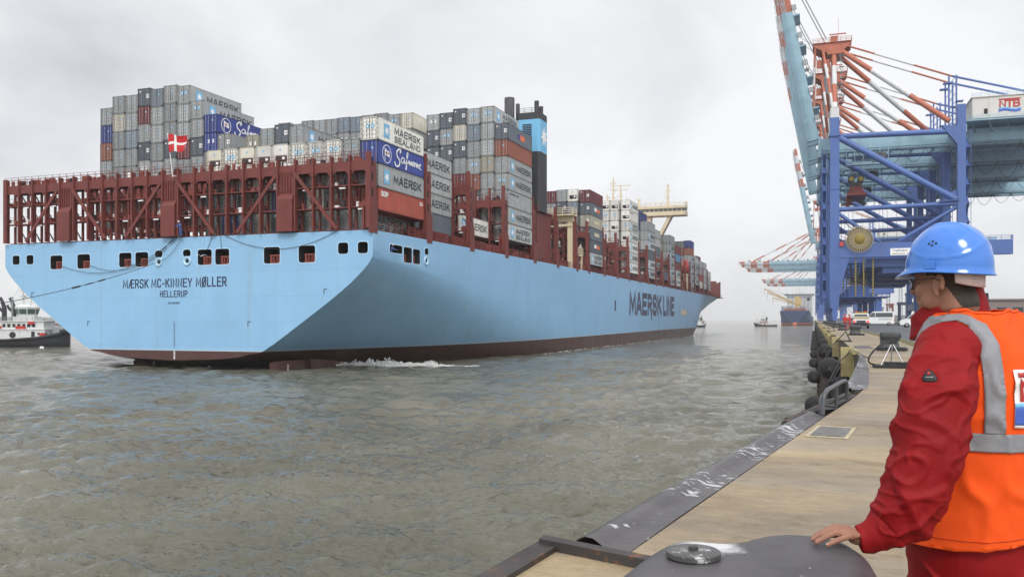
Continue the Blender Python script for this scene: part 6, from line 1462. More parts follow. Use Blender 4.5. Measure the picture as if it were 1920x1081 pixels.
    # sleeve badge
    def on_sleeve(px, py):
        o_ = Vector((0, 0, EYE)); d = (at(px, py, 3)-o_).normalized(); h = jb.ray_cast(o_, d); return (h[0], h[1]) if h[0] else (at(px, py, 2.5), -d)
    def badge(name, pl, m, lift):
        q = MB(); cx_ = sum(p[0] for p in pl)/len(pl); cy_ = sum(p[1] for p in pl)/len(pl); c0, nn_ = on_sleeve(cx_, cy_)
        rad1 = [on_sleeve(cx_+(p[0]-cx_)*.5, cy_+(p[1]-cy_)*.5) for p in pl]; rad2 = [on_sleeve(*p) for p in pl]; k = len(pl)
        q.add([c0+nn_*lift]+[a+b*lift for a, b in rad1]+[a+b*lift for a, b in rad2]+[a-b*.002 for a, b in rad2], [(0, 1+i, 1+(i+1) % k) for i in range(k)]+[(1+i, 1+k+i, 1+k+(i+1) % k, 1+(i+1) % k) for i in range(k)]+[(1+k+i, 1+2*k+i, 1+2*k+(i+1) % k, 1+k+(i+1) % k) for i in range(k)], 0, True)
        return q.build(name, m, jk)
    tri = [(1742, 693), (1747, 695), (1753, 702), (1758, 709), (1757, 714), (1750, 716), (1740, 716), (1732, 715), (1729, 711), (1732, 703), (1737, 695)]
    badge('sleeve_badge', tri, mat('badge_black', (.018, .016, .018), .5), .004)
    badge('badge_mark', [(1739, 699), (1742, 697.5), (1745, 699), (1745, 702), (1742, 703.5), (1739, 702)], lr, .006); badge('badge_mark', [(1735, 707), (1750, 706.5), (1750, 708.5), (1735, 709)], M_steel, .006)
    # ---- collar toggle
    t0 = at(1844, 558, DM+.06); q = MB(); q.box(-.012, .012, -.012, .012, -.016, .016, M=Matrix.Translation(t0) @ Matrix.Rotation(TH, 4, 'Z')); q.build('cord_toggle', M_black, jk, bevel=.003)
    # ---- hair, helmet, suspension, glasses
    hm = mat('hair_dark', (.062, .050, .040), .6, var=.35, scale=120, bump=.6, bscale=500)
    q = MB(); vs_ = []; F = []; nA, nB = 56, 22
    for i in range(nB+1):
        for k in range(nA+1):
            a = R(74)+R(212)*k/nA                                                   # from above one ear round the nape to the other
            el = R(50)-R(104)*i/nB
            if abs(math.degrees(a)-180) > 84: el = max(el, R(-2))
            c_ = math.cos(el); p = Vector((-.012+1.075*.1*c_*math.cos(a), .835*.1*c_*math.sin(a), .035+.095*math.sin(el)*1.0)); 
            if el < 0: p.x += .012*(-el); p.x = p.x+.010*(-math.degrees(el)/40)*(1 if math.cos(a) < 0 else 0)
            vs_.append(H(*p))
    F = [(i*(nA+1)+k, i*(nA+1)+k+1, (i+1)*(nA+1)+k+1, (i+1)*(nA+1)+k) for i in range(nB) for k in range(nA)]
    q.add(vs_, F, 0, True); ho = q.build('hair', hm, body); so = ho.modifiers.new('so', 'SOLIDIFY'); so.thickness = .003; so.offset = 0; bake(ho)
    HB = H(-.016, 0, .045); tl = Matrix.Rotation(R(-2), 3, Vector((0, 1, 0))); HMh = Matrix((HF, HL, UP)).transposed() @ tl
    HH = lambda x, y, z: HB+HMh @ Vector((x, y, z))
    bm_ = mat('helmet_blue', (.045, .19, .62), .16, var=.03, scale=8, spec=.5, coat=.3)
    q = MB(); nA, nB = 96, 40; rows = []
    for i in range(nB+1):
        el = (math.pi/2)*i/nB; row = []
        for k in range(nA):
            a = 2*math.pi*k/nA; ce = math.cos(el)**.86; se = math.sin(el)**1.0
            L_ = .133; x = L_*ce*math.cos(a); y = .113*ce*math.sin(a); z = .147*se
            if math.cos(a) > 0: x *= 1-.10*(z/.147)**2
            # raised side panel line and crest ridges
            g = 0
            u_ = (x+.008)/.104; v_ = (z-.086)/.056; rr_ = (abs(u_)**2.6+abs(v_)**2.6)**(1/2.6)
            g += .0032*math.exp(-((rr_-1)/.05)**2)
            if z > .10: g += .0028*math.exp(-((abs(y)-.030)/.005)**2)
            n_ = Vector((x/.0225, y/.0144, z/.0219)).normalized() if (abs(x)+abs(y)+z) > 1e-6 else UP
            row.append(HH(*(Vector((x, y, z))+n_*g)))
        rows.append(row)
    # rim: lip and front peak
    def rim(out, dz, pk):
        row = []
        for k in range(nA):
            a = 2*math.pi*k/nA; f = max(0, math.cos(a))**3; L_ = .133; bk = max(0, -math.cos(a))
            row.append(HH((L_+out*.75+pk*f)*math.cos(a), (.113+out*.75)*math.sin(a), dz-.030*f*(pk/.05)-.006*bk))
        return row
    rr0 = [rim(.004, -.010, .0), rim(.008, -.014, .030), rim(.009, -.018, .031), rim(.003, -.017, .027), rim(-.004, -.010, 0)]
    inner = [[HB+(p-HB)*.965 for p in r_] for r_ in rows[:30]]
    seq = inner[::-1]+rr0[::-1]+rows; q.loft(seq[:], 0, caps=True)
    he = q.build('helmet', bm_, body)
    q = MB()
    def hs_(px, py):   # a point of the helmet under a picture position
        o_ = Vector((0, 0, EYE)); d = (at(px, py, 3)-o_).normalized(); h = hb.ray_cast(o_, d); return (h[0], h[1]) if h[0] else (None, None)
    hb = BVHTree.FromObject(he, bpy.context.evaluated_depsgraph_get())
    for px, py in ((1742, 457), (1749, 452.5), (1755, 456), (1747.5, 460)):
        p, n_ = hs_(px, py); 
        if p: q.lathe([(.0042, -.002), (.0042, .0006)], p, 12, 0, n_)
    q.build('vent_hole', M_black, he)
    p, n_ = hs_(1744, 497)
    if p:
        q = MB(); ax = n_.cross(UP).normalized(); q.add([p+ax*i*.018+UP*j*.013+n_*k for k in (.001, .004) for i, j in ((-1, -1), (1, -1), (1, 1), (-1, 1))], [(3, 2, 1, 0), (4, 5, 6, 7), (0, 1, 5, 4), (1, 2, 6, 5), (2, 3, 7, 6), (3, 0, 4, 7)]); q.build('side_slot', bm_, he, bevel=.002)
    # nape strap of the suspension
    sm = mat('strap_white', (.62, .48, .45), .55, var=.05)
    q = MB(); rws = []
    for t in (0, .25, .5, .75, 1):
        rws.append([HH(.108*math.cos(a)*(1-.05*t)-.006*t, .092*math.sin(a)*(1-.04*t), -.010-t*(.040*max(0, -math.cos(a))**.5+.012)) for a in [R(118)+R(124)*k/30 for k in range(31)]])
    vs_ = [p for r_ in rws for p in r_]; q.add(vs_, [(i*31+k, i*31+k+1, (i+1)*31+k+1, (i+1)*31+k) for i in range(4) for k in range(30)], 0, True); so_ = q.build('nape_strap', sm, he); so = so_.modifiers.new('so', 'SOLIDIFY'); so.thickness = .002; bake(so_)
    q = MB()
    for k in range(3):
        for j in range(3):
            a = R(150+k*6); t = .35+j*.2; p = HH(.1085*math.cos(a)*(1-.05*t)-.006*t, .0925*math.sin(a)*(1-.04*t), -.010-t*(.040*max(0, -math.cos(a))**.5+.012)); q.lathe([(.0014, -.002), (.0014, .0012)], p, 6, 0, (p-HB-UP*(p-HB).z).normalized())
    q.build('strap_hole', M_steel, so_)
    gm = mat('glasses_frame', (.06, .05, .045), .35, metal=.5); q = MB()
    for s in (1, -1):
        P = [H(.108-.006*abs(math.cos(a))-(.018 if s*math.cos(a) > .3 else 0)*abs(math.cos(a)), s*.033+.026*math.cos(a), .000+.018*math.sin(a)) for a in [2*math.pi*k/20 for k in range(21)]]
        q.tube(P, .0017, 6); q.tube([H(.090, s*.060, .008), H(.05, s*.078, .010), H(.0, s*.088, .010), H(-.022, s*.090, .000)], .0019, 6)
    q.tube([H(.108, .008, .004), H(.111, 0, .007), H(.108, -.008, .004)], .0013, 6); go = q.build('glasses', gm, body)
    lm = mat('lens', (.9, .92, .9), .03, var=.0, spec=.6); lb = lm.node_tree.nodes['Principled BSDF']; lb.inputs['Transmission Weight'].default_value = .9; lb.inputs['Alpha'].default_value = .55; lb.inputs['Transmission Weight'].default_value = .5
    for s in (1, -1):
        q = MB(); P = [H(.108-.006*abs(math.cos(a))-(.018 if s*math.cos(a) > .3 else 0)*abs(math.cos(a)), s*.033+.025*math.cos(a), .000+.017*math.sin(a)) for a in [2*math.pi*k/20 for k in range(20)]]
        q.add([H(.106, s*.033, .000)]+P, [(0, 1+k, 1+(k+1) % 20) for k in range(20)], 0, True); q.build('lens', lm, go)
    # ---- jeans and shoes
    jn = mat('jeans', (.035, .05, .09), .75, var=.2, scale=20); q = MB()
    for s in (1, -1):
        hp = S(R(90) if s == 1 else R(270), -.1, -.13); x, y = hp.x, hp.y
        q.tube([(x, y, 5.56), (x, y, 5.40), Vector((x, y, 5.2))+Fd*.01, Vector((x, y, 5.0)), Vector((x, y, 4.96))], [.118, .108, .085, .075, .078], 20)
        sh = MB(); sh.loft([[Vector((x, y, 4.905+zz))+Fd*(f+.02)+Lf*(w*l) for f, w in ((-.08, .5), (-.06, .85), (.0, .9), (.08, 1.05), (.15, .95), (.19, .5)) for l in ()] or [Vector((x, y, 4.905+zz))+Fd*(.055+.135*k_*math.cos(a))+Lf*(.047*k_*math.sin(a)) for a in [2*math.pi*j/20 for j in range(20)]] for zz, k_ in ((0, .95), (.03, 1), (.06, .93), (.085, .7))], 0); sh.build('shoe', M_black, body)
    q.build('trousers', jn, body)
    return body
make_man()
# ================================================================ FAR SHORE
mb = MB(); rg = random.Random(9); P = []
for k in range(70):
    a = R(30)+R(22)*k/69; d = 5200; P.append((a, d))
def shore(name, a0, a1, d, h, seed, m, n=110):
    rg = random.Random(seed); mb = MB(); top = []
    for k in range(n+1):
        a = R(a0)+(R(a1)-R(a0))*k/n; w = h*(.55+.35*mnoise.noise(Vector((k*.13, seed, 0)))+.18*rg.random())*min(1, k/6, (n-k)/6)+2; top.append((a, w))
    for (a, w), (b, w2) in zip(top, top[1:]):
        p = lambda a, dd, z: (-math.sin(TH+a)*dd, math.cos(TH+a)*dd, z)
        mb.add([p(a, d, -1), p(b, d, -1), p(b, d+40, w2), p(a, d+40, w), p(b, d+300, -1), p(a, d+300, -1)], [(0, 1, 2, 3), (3, 2, 4, 5)])
    return struct(mb.build(name, m))
shore('far_shore', 26, 46, 4200, 22, 3, mat('far_foliage', (.07, .085, .06), .9, var=.3, scale=.02))
# ================================================================ BOATS
M_hullb = mat('tug_hull', (.035, .037, .045), .5, var=.2, scale=1, streak=.3)
M_tw = mat('tug_white', (.62, .63, .62), .5, var=.07, scale=1, streak=.25)
M_tr = mat('tug_red', (.50, .035, .02), .5, var=.1)
M_ty = mat('tug_yellow', (.60, .38, .04), .5)
def hull_loft(mb, secs, mi=0):
    """secs: (x, half breadth, deck z)"""
    rings = []
    for x, b, z in secs: rings.append([(x, b, z), (x, b*.98, z*.45), (x, b*.8, -.4), (x, b*.3, -1.2), (x, -b*.3, -1.2), (x, -b*.8, -.4), (x, -b*.98, z*.45), (x, -b, z)])
    mb.loft(rings, mi, smooth=True)
def tug(loc, rz, label, s=1., red=0):
    root = empty('tugboat', loc, rz, label, 'tugboat', 'tugboats on the river'); root.scale = (s, s, s)
    m = MB(); hull_loft(m, [(-18.5, 3.6, 2.2), (-17, 4.9, 2.1), (-10, 5.3, 2.0), (-2, 5.4, 2.1), (5, 5.0, 2.7), (9, 3.8, 3.5), (11.2, 1.8, 4.1), (12, .4, 4.3)]); o = m.build('hull', M_hullb, root); o.data.set_sharp_from_angle(angle=R(50))
    m = MB(); P = [(-18.7, 3.5, 1.9), (-17.2, 5.0, 1.8), (-10, 5.45, 1.7), (-2, 5.55, 1.8), (5, 5.15, 2.3), (9, 4.0, 3.0), (11.6, 1.8, 3.6), (12.4, 0, 3.8)]
    m.tube(P+[(x, -y, z) for x, y, z in P[:-1][::-1]]+[P[0]], .38, 8); m.tube([(10.5, 2.5, 3.8), (12.3, 1.2, 4.3), (12.7, 0, 4.4), (12.3, -1.2, 4.3), (10.5, -2.5, 3.8)], .75, 10); m.build('rubbing_fender', M_rub, root)
    m = MB(); m.box(-7.5, 7.0, -3.9, 3.9, 1.8, 4.6); m.box(-5, 6.5, -3.4, 3.4, 4.6, 6.8); m.box(-7.6, 7.2, -4.1, 4.1, 4.55, 4.75); m.box(-5.4, 7, -3.7, 3.7, 6.8, 7.0); m.box(-2.2, 3.4, -2.2, 2.2, 7.0, 8.2)
    m.build('deckhouse', M_tw, root)
    m = MB()
    for y in (-3.43, 3.43):
        for k in range(7): m.box(-4.3+k*1.3, -3.5+k*1.3, y-.03, y+.03, 5.3, 6.2)
    for y in (-3.93, 3.93):
        m.lathe([(.85, -.05), (.85, .05)], (-1.4, y, 3.2), 14, 0, (0, 1, 0)); m.box(3.5, 4.4, y-.03, y+.03, 2.3, 4.1)
        for k in range(3): m.box(5.2+k, 5.7+k, y-.03, y+.03, 3.2, 3.8)
    m.build('porthole', M_black, root)
    m = MB(); ring = lambda z, k: [(.6+k*2.9*math.cos(a), k*2.7*math.sin(a), z) for a in [math.pi/8+math.pi*i/4 for i in range(8)]]
    m.loft([ring(8.2, .86), ring(10.6, 1.08), ring(10.75, 1.12), ring(11.4, .85), ring(11.5, .6)], 0, smooth=False); wh_ = m.build('wheelhouse', M_tw, root)
    m = MB()
    for i in range(8):
        a0, a1 = math.pi/8+math.pi*i/4, math.pi/8+math.pi*(i+1)/4; q = lambda a, z, k: Vector((.6+k*2.9*math.cos(a), k*2.7*math.sin(a), z)); A_, B_, C_, D_ = q(a0, 8.75, .925), q(a1, 8.75, .925), q(a1, 10.35, 1.07), q(a0, 10.35, 1.07)
        c = (A_+B_+C_+D_)/4; n_ = Vector((c.x-.6, c.y, 0)).normalized()*.04; m.add([c+(p-c)*.86+n_ for p in (A_, B_, C_, D_)], [(0, 1, 2, 3)])
    m.build('window', mat('tug_glass', (.05, .09, .08), .1, spec=.8), wh_, fix=False)
    for y in (-2.6, 2.6):
        m = MB(); m.tube([(-4.2, y, 6.8), (-4.2, y, 10.6), (-4.7, y, 12.2), (-5.3, y, 13.4)], [.65, .6, .45, .38], 10); m.tube([(-4.2, y, 9.2), (-5.5, y, 10.4), (-6.0, y, 11.4)], [.4, .38, .33], 8); m.build('exhaust_pipe', M_black, root)
    m = MB(); m.tube([(-.4, 0, 11.4), (-.4, 0, 19.0)], [.22, .1], 8)
    for z, w in ((13.4, 1.2), (15.2, 1.6), (17.0, 1.0)): m.box(-.5, -.3, -w, w, z, z+.12); m.box(-.7, -.1, -w-.1, -w+.35, z, z+.7); m.box(-.7, -.1, w-.35, w+.1, z, z+.7)
    m.box(-.9, 1.9, -.1, .1, 13.9, 14.05); m.bar((-.4, 0, 18), (-4.5, 0, 11), .08); m.bar((2.6, 1.5, 11.4), (2.6, 1.5, 14.2), .12); m.bar((2.2, -1.5, 11.4), (2.2, -1.5, 13.4), .3); m.build('mast', M_tw, root)
    m = MB(); m.box(-3.6, -3.2, -.2, .2, 4.6, 13.6); m.box(8.8, 9.1, -.15, .15, 3, 12.4)
    m.build('derrick_post', M_steel, root)
    m = MB()
    for x, y, z in ((-5.3, 3.6, 5.2), (-5.2, 3.5, 6.5), (3.4, 3.8, 6.4), (3.6, 3.8, 5.2), (6.5, 3.95, 3.2), (-5.3, -3.6, 5.2), (3.4, -3.8, 6.4), (6.5, -3.95, 3.2)): m.box(x-.75, x+.75, y-.2, y+.2, z-.3, z+.45)
    m.tube([(-1.2, 4.1, 4.6), (-.8, 4.1, 6.0), (-.2, 4.1, 8.2)], [.9, .45, .35], 8); m.box(-.6, 1.8, -3.95, -3.5, 4.7, 5.6); m.build('rescue_gear', M_tr, root)
    m = MB(); m.box(6.6, 9.6, -.2, .2, 8.6, 8.9); m.box(7.8, 8.2, -.5, .5, 8.9, 9.5); m.build('fire_monitor', M_ty, root)
    m = MB(); m.lathe([(1.0, -1.3), (1.3, -1.2), (.8, -1), (.8, 1), (1.3, 1.2), (1.0, 1.3)], (8.9, 0, 4.4), 14, 0, (0, 1, 0)); m.box(7.8, 10, -1.8, 1.8, 2.8, 3.7); rail(m, (-18, 4.4, 2.2), (-8, 5, 2.2), 1.0, 1.3, .05); rail(m, (-5, 3.6, 7.0), (6.5, 3.6, 7.0), 1.0, 1.3, .05); rail(m, (-5, -3.6, 7.0), (6.5, -3.6, 7.0), 1.0, 1.3, .05)
    if red: m.box(-2, 2.4, -2.3, 2.3, 9.4, 9.9)
    m.build('winch', M_steel, root)
    return root
def on_water(px, py): d = FOC*EYE/(py-599); p = at(px, py, d); return Vector((p.x, p.y, 0)), d
p, d = on_water(47, 649.5); p.z = .1; tug(p, TH+R(4), 'white and black tugboat with red gear at the left edge beside the stern', .86)
p, d = on_water(1431, 611.5); tug(p, TH+R(172), 'dark tugboat with red-banded mast midway between ship and quay', .68, 1)
p, d = on_water(1313, 612.8); tug(p, TH+R(60), 'small dark tugboat showing just past the big ship’s bow'.replace('’', ' ').replace(' s bow', 's bow') if False else 'small dark tugboat just beyond the bow of the big ship', .74)
# launch behind the left tug
p, d = on_water(111, 611.3); root = empty('launch', p, TH+R(15), 'small low dark launch with red roof on the water behind the left tugboat', 'motor launch')
m = MB(); hull_loft(m, [(-8, 1.8, 1.6), (-6, 2.4, 1.5), (3, 2.5, 1.8), (7, 1.4, 2.6), (9, .2, 3)]); m.build('hull', M_hullb, root)
m = MB(); m.box(-5, 3, -1.8, 1.8, 1.6, 3.2); m.build('cabin', M_tr, root); m = MB(); m.box(-4, 1.5, -1.83, 1.83, 2.2, 2.8); m.build('window', M_black, root)
# ---- blue cargo ship moored ahead, seen bow-on
p, d = on_water(1491, 609.6); root = empty('cargo_ship', p, R(-90)-R(1), 'blue hulled cargo ship seen bow-on with yellow deck cranes swung out', 'cargo ship')
M_navy = mat('cargo_hull', (.035, .075, .19), .5, var=.15, scale=.1, streak=.4); M_boot = mat('cargo_boot', (.26, .07, .05), .6, var=.3, scale=.3)
m = MB(); rings = []; rings2 = []
for x, b, bw, zt in ((17, 14.5, 1, 16.5), (14, 15.8, 4, 15.8), (9, 16.3, 8.5, 15.0), (2, 16.5, 12.5, 14.6), (-8, 16.5, 15.5, 14.2), (-25, 16.5, 16.4, 10.6), (-60, 16.5, 16.5, 10.5), (-165, 16.5, 16.5, 10.5)):
    r_ = lambda z: bw+(b-bw)*max(0, min(1, z/zt))**.9
    rings.append([(x-(16-z)*.35 if x > 5 else x, s*r_(z), z) for s, z in ((1, zt), (1, zt*.7), (1, zt*.4), (1, 3.0), (-1, 3.0), (-1, zt*.4), (-1, zt*.7), (-1, zt))])
    rings2.append([(x-(16-z)*.35 if x > 5 else x, s*r_(z), z) for s, z in ((1, 3.0), (1, 1.0), (1, -2.0), (-1, -2.0), (-1, 1.0), (-1, 3.0))])
m.loft(rings, 0); ho = m.build('hull', M_navy, root); ho.data.set_sharp_from_angle(angle=R(50)); m = MB(); m.loft(rings2, 0); m.build('boot_topping', M_boot, root)
m = MB(); ball(m, (12.5, 0, 1.0), 2.6, 1.8, 1, 1); m.build('bulbous_bow', mat('bulb_orange', (.55, .12, .06), .5), root)
m = MB(); m.prism([(-13.5, 14.4), (13.5, 14.4), (11, 19.2), (-11, 19.2)], 1, 2, f=lambda a, b, c: (c, a, b)); m.build('breakwater', M_boot, root)
m = MB(); m.box(-150, -142, -15.5, 15.5, 10, 37); m.box(-151, -140, -18.5, 18.5, 37, 39.6); m.box(-150, -143, -6, 6, 39.6, 42); hs_o = m.build('superstructure', M_tw, root)
m = MB()
for z in range(5): 
    for k in range(6): m.box(-141.95, -141.9, -14+k*4.8, -13+k*4.8, 20+z*3.3, 21.2+z*3.3)
m.box(-139.9, -139.8, -18, 18, 38, 39.2); m.box(-141.9, -141.8, 9, 13, 31, 34.6); m.build('window', M_black, hs_o)
m = MB()
for y, h in ((0, 9), (-8, 5), (9, 6), (13, 4)): m.bar((-146, y, 39.6), (-146, y, 39.6+h), .5)
m.box(-146.3, -145.7, -3, 3, 45, 45.5); m.build('mast', M_tw, hs_o)
M_crn = mat('ship_crane_tan', (.52, .36, .14), .5)
for x, y0, tip in ((-12, 1.5, ((10, -33, 41.5))), (-55, 1.5, (-35, -32.5, 38.5)), (-100, 1.5, (-80, -29, 33))):
    m = MB(); m.tube([(x, y0, 10), (x, y0, 30)], 2.0, 10); m.box(x-2.4, x+2.4, y0-2.4, y0+2.4, 24, 33); m.bar((x, y0-2, 25), (tip[0], -tip[1]*-1, tip[2]), 1.5, 1.1); m.bar((tip[0], tip[1], tip[2]), (tip[0], tip[1], tip[2]-7), .25, .25, 1); m.bar((x, y0, 33), (tip[0], tip[1], tip[2]), .2, .2, 1); m.build('deck_crane', [M_crn, M_black], root)
m = MB(); rgc = random.Random(4)
CN = [CM_ for CM_ in ((.26, .28, .30), (.20, .23, .28), (.36, .37, .37), (.10, .13, .2))]
for r_ in range(2):
    for k in range(12):
        if r_ == 1 and k in (5, 6): continue
        m.box(-17, -5, -15.2+k*2.55, -15.2+k*2.55+2.44, 14.2+2.7*r_+2.2, 14.2+2.7*r_+4.75, rgc.randrange(4))
tag(m.build('cargo_containers', [mat(f'far_box_{i}', c, .6) for i, c in enumerate(CN)], None), 'two rows of small grey containers across the deck of the blue cargo ship', 'containers', kind='stuff').matrix_world = Matrix.Translation(p) @ Matrix.Rotation(R(-91), 4, 'Z')
# ================================================================ SMALL FIGURES
def figure(name, loc, rz, label, suit, pose='stand', helmet=None, group=None, s=1.0, skinc=None):
    vs_ = {'pel': (0, 0, .95), 'chest': (0, 0, 1.32), 'neck': (0, 0, 1.5), 'head': (.01, 0, 1.63), 'top': (.0, 0, 1.72)}
    a = .05 if pose == 'stand' else .45
    L = [('pel', (0, 0, .95), .13), ('chest', (.0+(.12 if pose == 'lean' else 0), 0, 1.30), .155), ('neck', (.02+(.22 if pose == 'lean' else 0), 0, 1.48), .07), ('head', (.03+(.25 if pose == 'lean' else 0), 0, 1.60), .098), ('top', (.03+(.26 if pose == 'lean' else 0), 0, 1.70), .075)]
    mb = MB(); mb.tube([v for _, v, _ in L[:3]], [r for _, _, r in L[:3]], 12); ball(mb, L[1][1], .16, .8, 1.25, 1, n=8); ball(mb, L[0][1], .14, .85, 1.15, 1, n=8)
    for sd in (1, -1):
        sh = Vector(L[1][1])+Vector((0, sd*.19, .09)); el = sh+Vector((a*.5, sd*.06, -.27)); hd = el+Vector((a*1.0+.06, -sd*.06, -.22 if pose != 'lean' else -.08))
        limb(mb, [sh, el, hd], [.062, .05, .04], 8)
        for j in range(4): limb(mb, [hd, hd+Vector((.06+.01*j, (j-1.5)*.018, -.03)), hd+Vector((.08, (j-1.5)*.02, -.055))], [.02, .011, .009], 6)
        limb(mb, [hd, hd+Vector((.03, -sd*.05, -.02))], [.015, .011], 6)
        kn = Vector((.03*sd, sd*.11, .50)); limb(mb, [Vector((0, sd*.09, .92)), kn, Vector((-.02+.05*sd, sd*.12, .09))], [.10, .075, .055], 8); limb(mb, [Vector((-.03+.05*sd, sd*.12, .06)), Vector((.12+.05*sd, sd*.13, .045))], [.055, .045], 8)
    ball(mb, L[3][1], .10, .98, .82, 1.15, n=10); ball(mb, Vector(L[3][1])+Vector((.1, 0, -.01)), .02, n=5); mb.tube([L[2][1], L[3][1]], [.06, .06], 8)
    o = mb.build(name, [suit, skinc or mat('skin_far', (.40, .22, .16), .6), M_black]); voxel(o, .022, .4, 2)
    zc = L[2][1][2]
    for m_ in (suit, mat('skin_far', (.40, .22, .16), .6), M_black):
        if m_.name not in [x.name for x in o.data.materials if x]: o.data.materials.append(m_)
    for f in o.data.polygons:
        c = f.center; f.material_index = 1 if c.z > zc+.01 or (abs(c.y) > .17 and c.z < 1.02 and c.z > .75 and c.x > .12) else (2 if c.z < .12 else 0)
    o.location = loc; o.rotation_euler = (0, 0, rz); o.scale = (s, s, s); tag(o, label, 'person', group)
    if helmet:
        q = MB(); hc = Vector(L[3][1]); q.lathe([(.15, .035), (.125, .05), (.12, .09), (.09, .145), (.03, .165)], (hc.x, 0, hc.z), 16); q.box(hc.x+.08, hc.x+.19, -.07, .07, hc.z+.03, hc.z+.045); q.build('helmet', helmet, o)
    q = MB(); q.lathe([(.175, -.02), (.18, .02)], (L[0][1][0], 0, 1.0), 14, 0, sy=1.05); q.build('belt', M_steel, o)
    return o
M_suit = mat('coverall_red', (.48, .03, .025), .6, var=.15); M_hr = mat('helmet_red', (.55, .06, .04), .3); M_bls = mat('coverall_blue', (.05, .11, .32), .6, var=.2)
g1 = G(1585, 619); figure('person', g1, R(250), 'worker in red coveralls and helmet, left one of two by the white pickup', M_suit, helmet=M_hr, group='workers in red on the quay')
g2 = G(1593, 617.5); figure('person', g2, R(205), 'worker in red coveralls and helmet, right one nearer the white pickup', M_suit, helmet=M_hr, group='workers in red on the quay')
f_ = figure('person', (0, 0, 0), 0, 'crew member in blue overalls leaning at the stern rail below the flag', M_bls, pose='lean', helmet=mat('helmet_white', (.75, .75, .72), .3)); f_.matrix_world = SHIP_M @ Matrix.Translation((-27.3, -.62, 16.97)) @ Matrix.Rotation(R(-90), 4, 'Z') @ Matrix.Scale(1.15, 4)
f_ = figure('person', (0, 0, 0), 0, 'crew member with white helmet leaning out of the starboard mooring port', M_bls, pose='lean', helmet=mat('helmet_white', (.75, .75, .72), .3)); f_.matrix_world = SHIP_M @ Matrix.Translation((-.05, 5.0, 13.9)) @ Matrix.Rotation(R(-15), 4, 'Z')
# rail at the feet of the stern hand
# ================================================================ FLAG, ROPES, GULLS
root = empty('ensign', (0, 0, 0), 0, 'red flag with white cross flying from the staff above the stern', 'flag'); root.matrix_world = SHIP_M
m = MB(); m.tube([(-28.3, -.9, 24.6), (-28.75, -1.3, 30.2)], .06, 6); m.bar((-28.2, -.9, 24.8), (-28.2, .1, 24.8), .1); m.build('flag_staff', M_white, root)
m = MB(); nx, ny = 26, 14
def fl_(u, v): 
    x = -28.75+u*2.9; z = 30.0-v*2.35-.35*u*(1-v)+.12*math.sin(u*7)-(.25*u*v); y = -1.3+.22*math.sin(u*8+v*2)*u+.1*math.sin(v*5)*u; return (x+.25*v*(1-u), y, z+.42*u*v)
V_ = [fl_(i/nx, j/ny) for j in range(ny+1) for i in range(nx+1)]
for j in range(ny):
    for i in range(nx):
        cr = (9 <= i < 13) or (6 <= j < 8); a = j*(nx+1)+i; m.add([V_[a], V_[a+1], V_[a+nx+2], V_[a+nx+1]], [(0, 1, 2, 3)], 1 if cr else 0, True)
m.build('flag_cloth', [mat('flag_red', (.50, .02, .025), .7), mat('flag_white', (.75, .74, .72), .7)], root, weld=1e-4, fix=False)
def rope(name, pts, r, label, group=None, m=None):
    q = MB(); q.tube(pts, r, 6); return tag(q.build(name, m or M_black), label, 'rope', group)
def sag(a, b, s, n=18): a, b = Vector(a), Vector(b); return [a.lerp(b, k/n)+Vector((0, 0, -s*4*(k/n)*(1-k/n))) for k in range(n+1)]
SP_ = lambda u, v, z: SHIP_M @ Vector((-u, v, z))
h0 = SP_(31.36, -.25, 13.85); end = at(-260, 606, 62)
pth = sag(h0, end, .9); q = MB(); q.tube(pth, .035, 6)
for k, n_ in ((5, .08), (6, .07), (7, .10)): q.tube([pth[k], pth[k].lerp(pth[k+1], .55)], n_, 8)
tag(q.build('tow_line', M_black), 'taut dark tow line running from the stern down past the left edge', 'rope')
for n_, (a, b, s) in enumerate((((28.6, -.25, 17.2), (37, -.15, 14.0), 1.6), ((28.3, -.25, 17.1), (43.5, -.15, 13.9), 2.3), ((28.0, -.25, 17.1), (48.5, -.15, 13.9), 2.6), ((27.4, -.25, 17.0), (31.3, -.2, 14.0), .7), ((22.8, -.08, 16.9), (23.6, -.08, 15.2), .05), ((21.5, -.08, 16.9), (21.3, -.08, 15.2), .05))):
    rope('mooring_line', sag(SP_(*a), SP_(*b), s), .028, ['thin line from the stern hand to the port beside the name', 'thin line from the stern hand to the second port from the left pair', 'longest thin line drooping from the stern hand toward the left ports', 'short thin line from the stern hand to the round hawsehole', 'left of two short lines hanging into the ports right of the name', 'right of two short lines hanging into the ports right of the name'][n_], 'mooring lines hanging over the stern')
rope('messenger_line', sag(SP_(21, -.1, 17.1), SP_(4.5, -.1, 17.0), 2.0), .028, 'thin line hanging in a wide bight across the right half of the stern', 'mooring lines hanging over the stern')
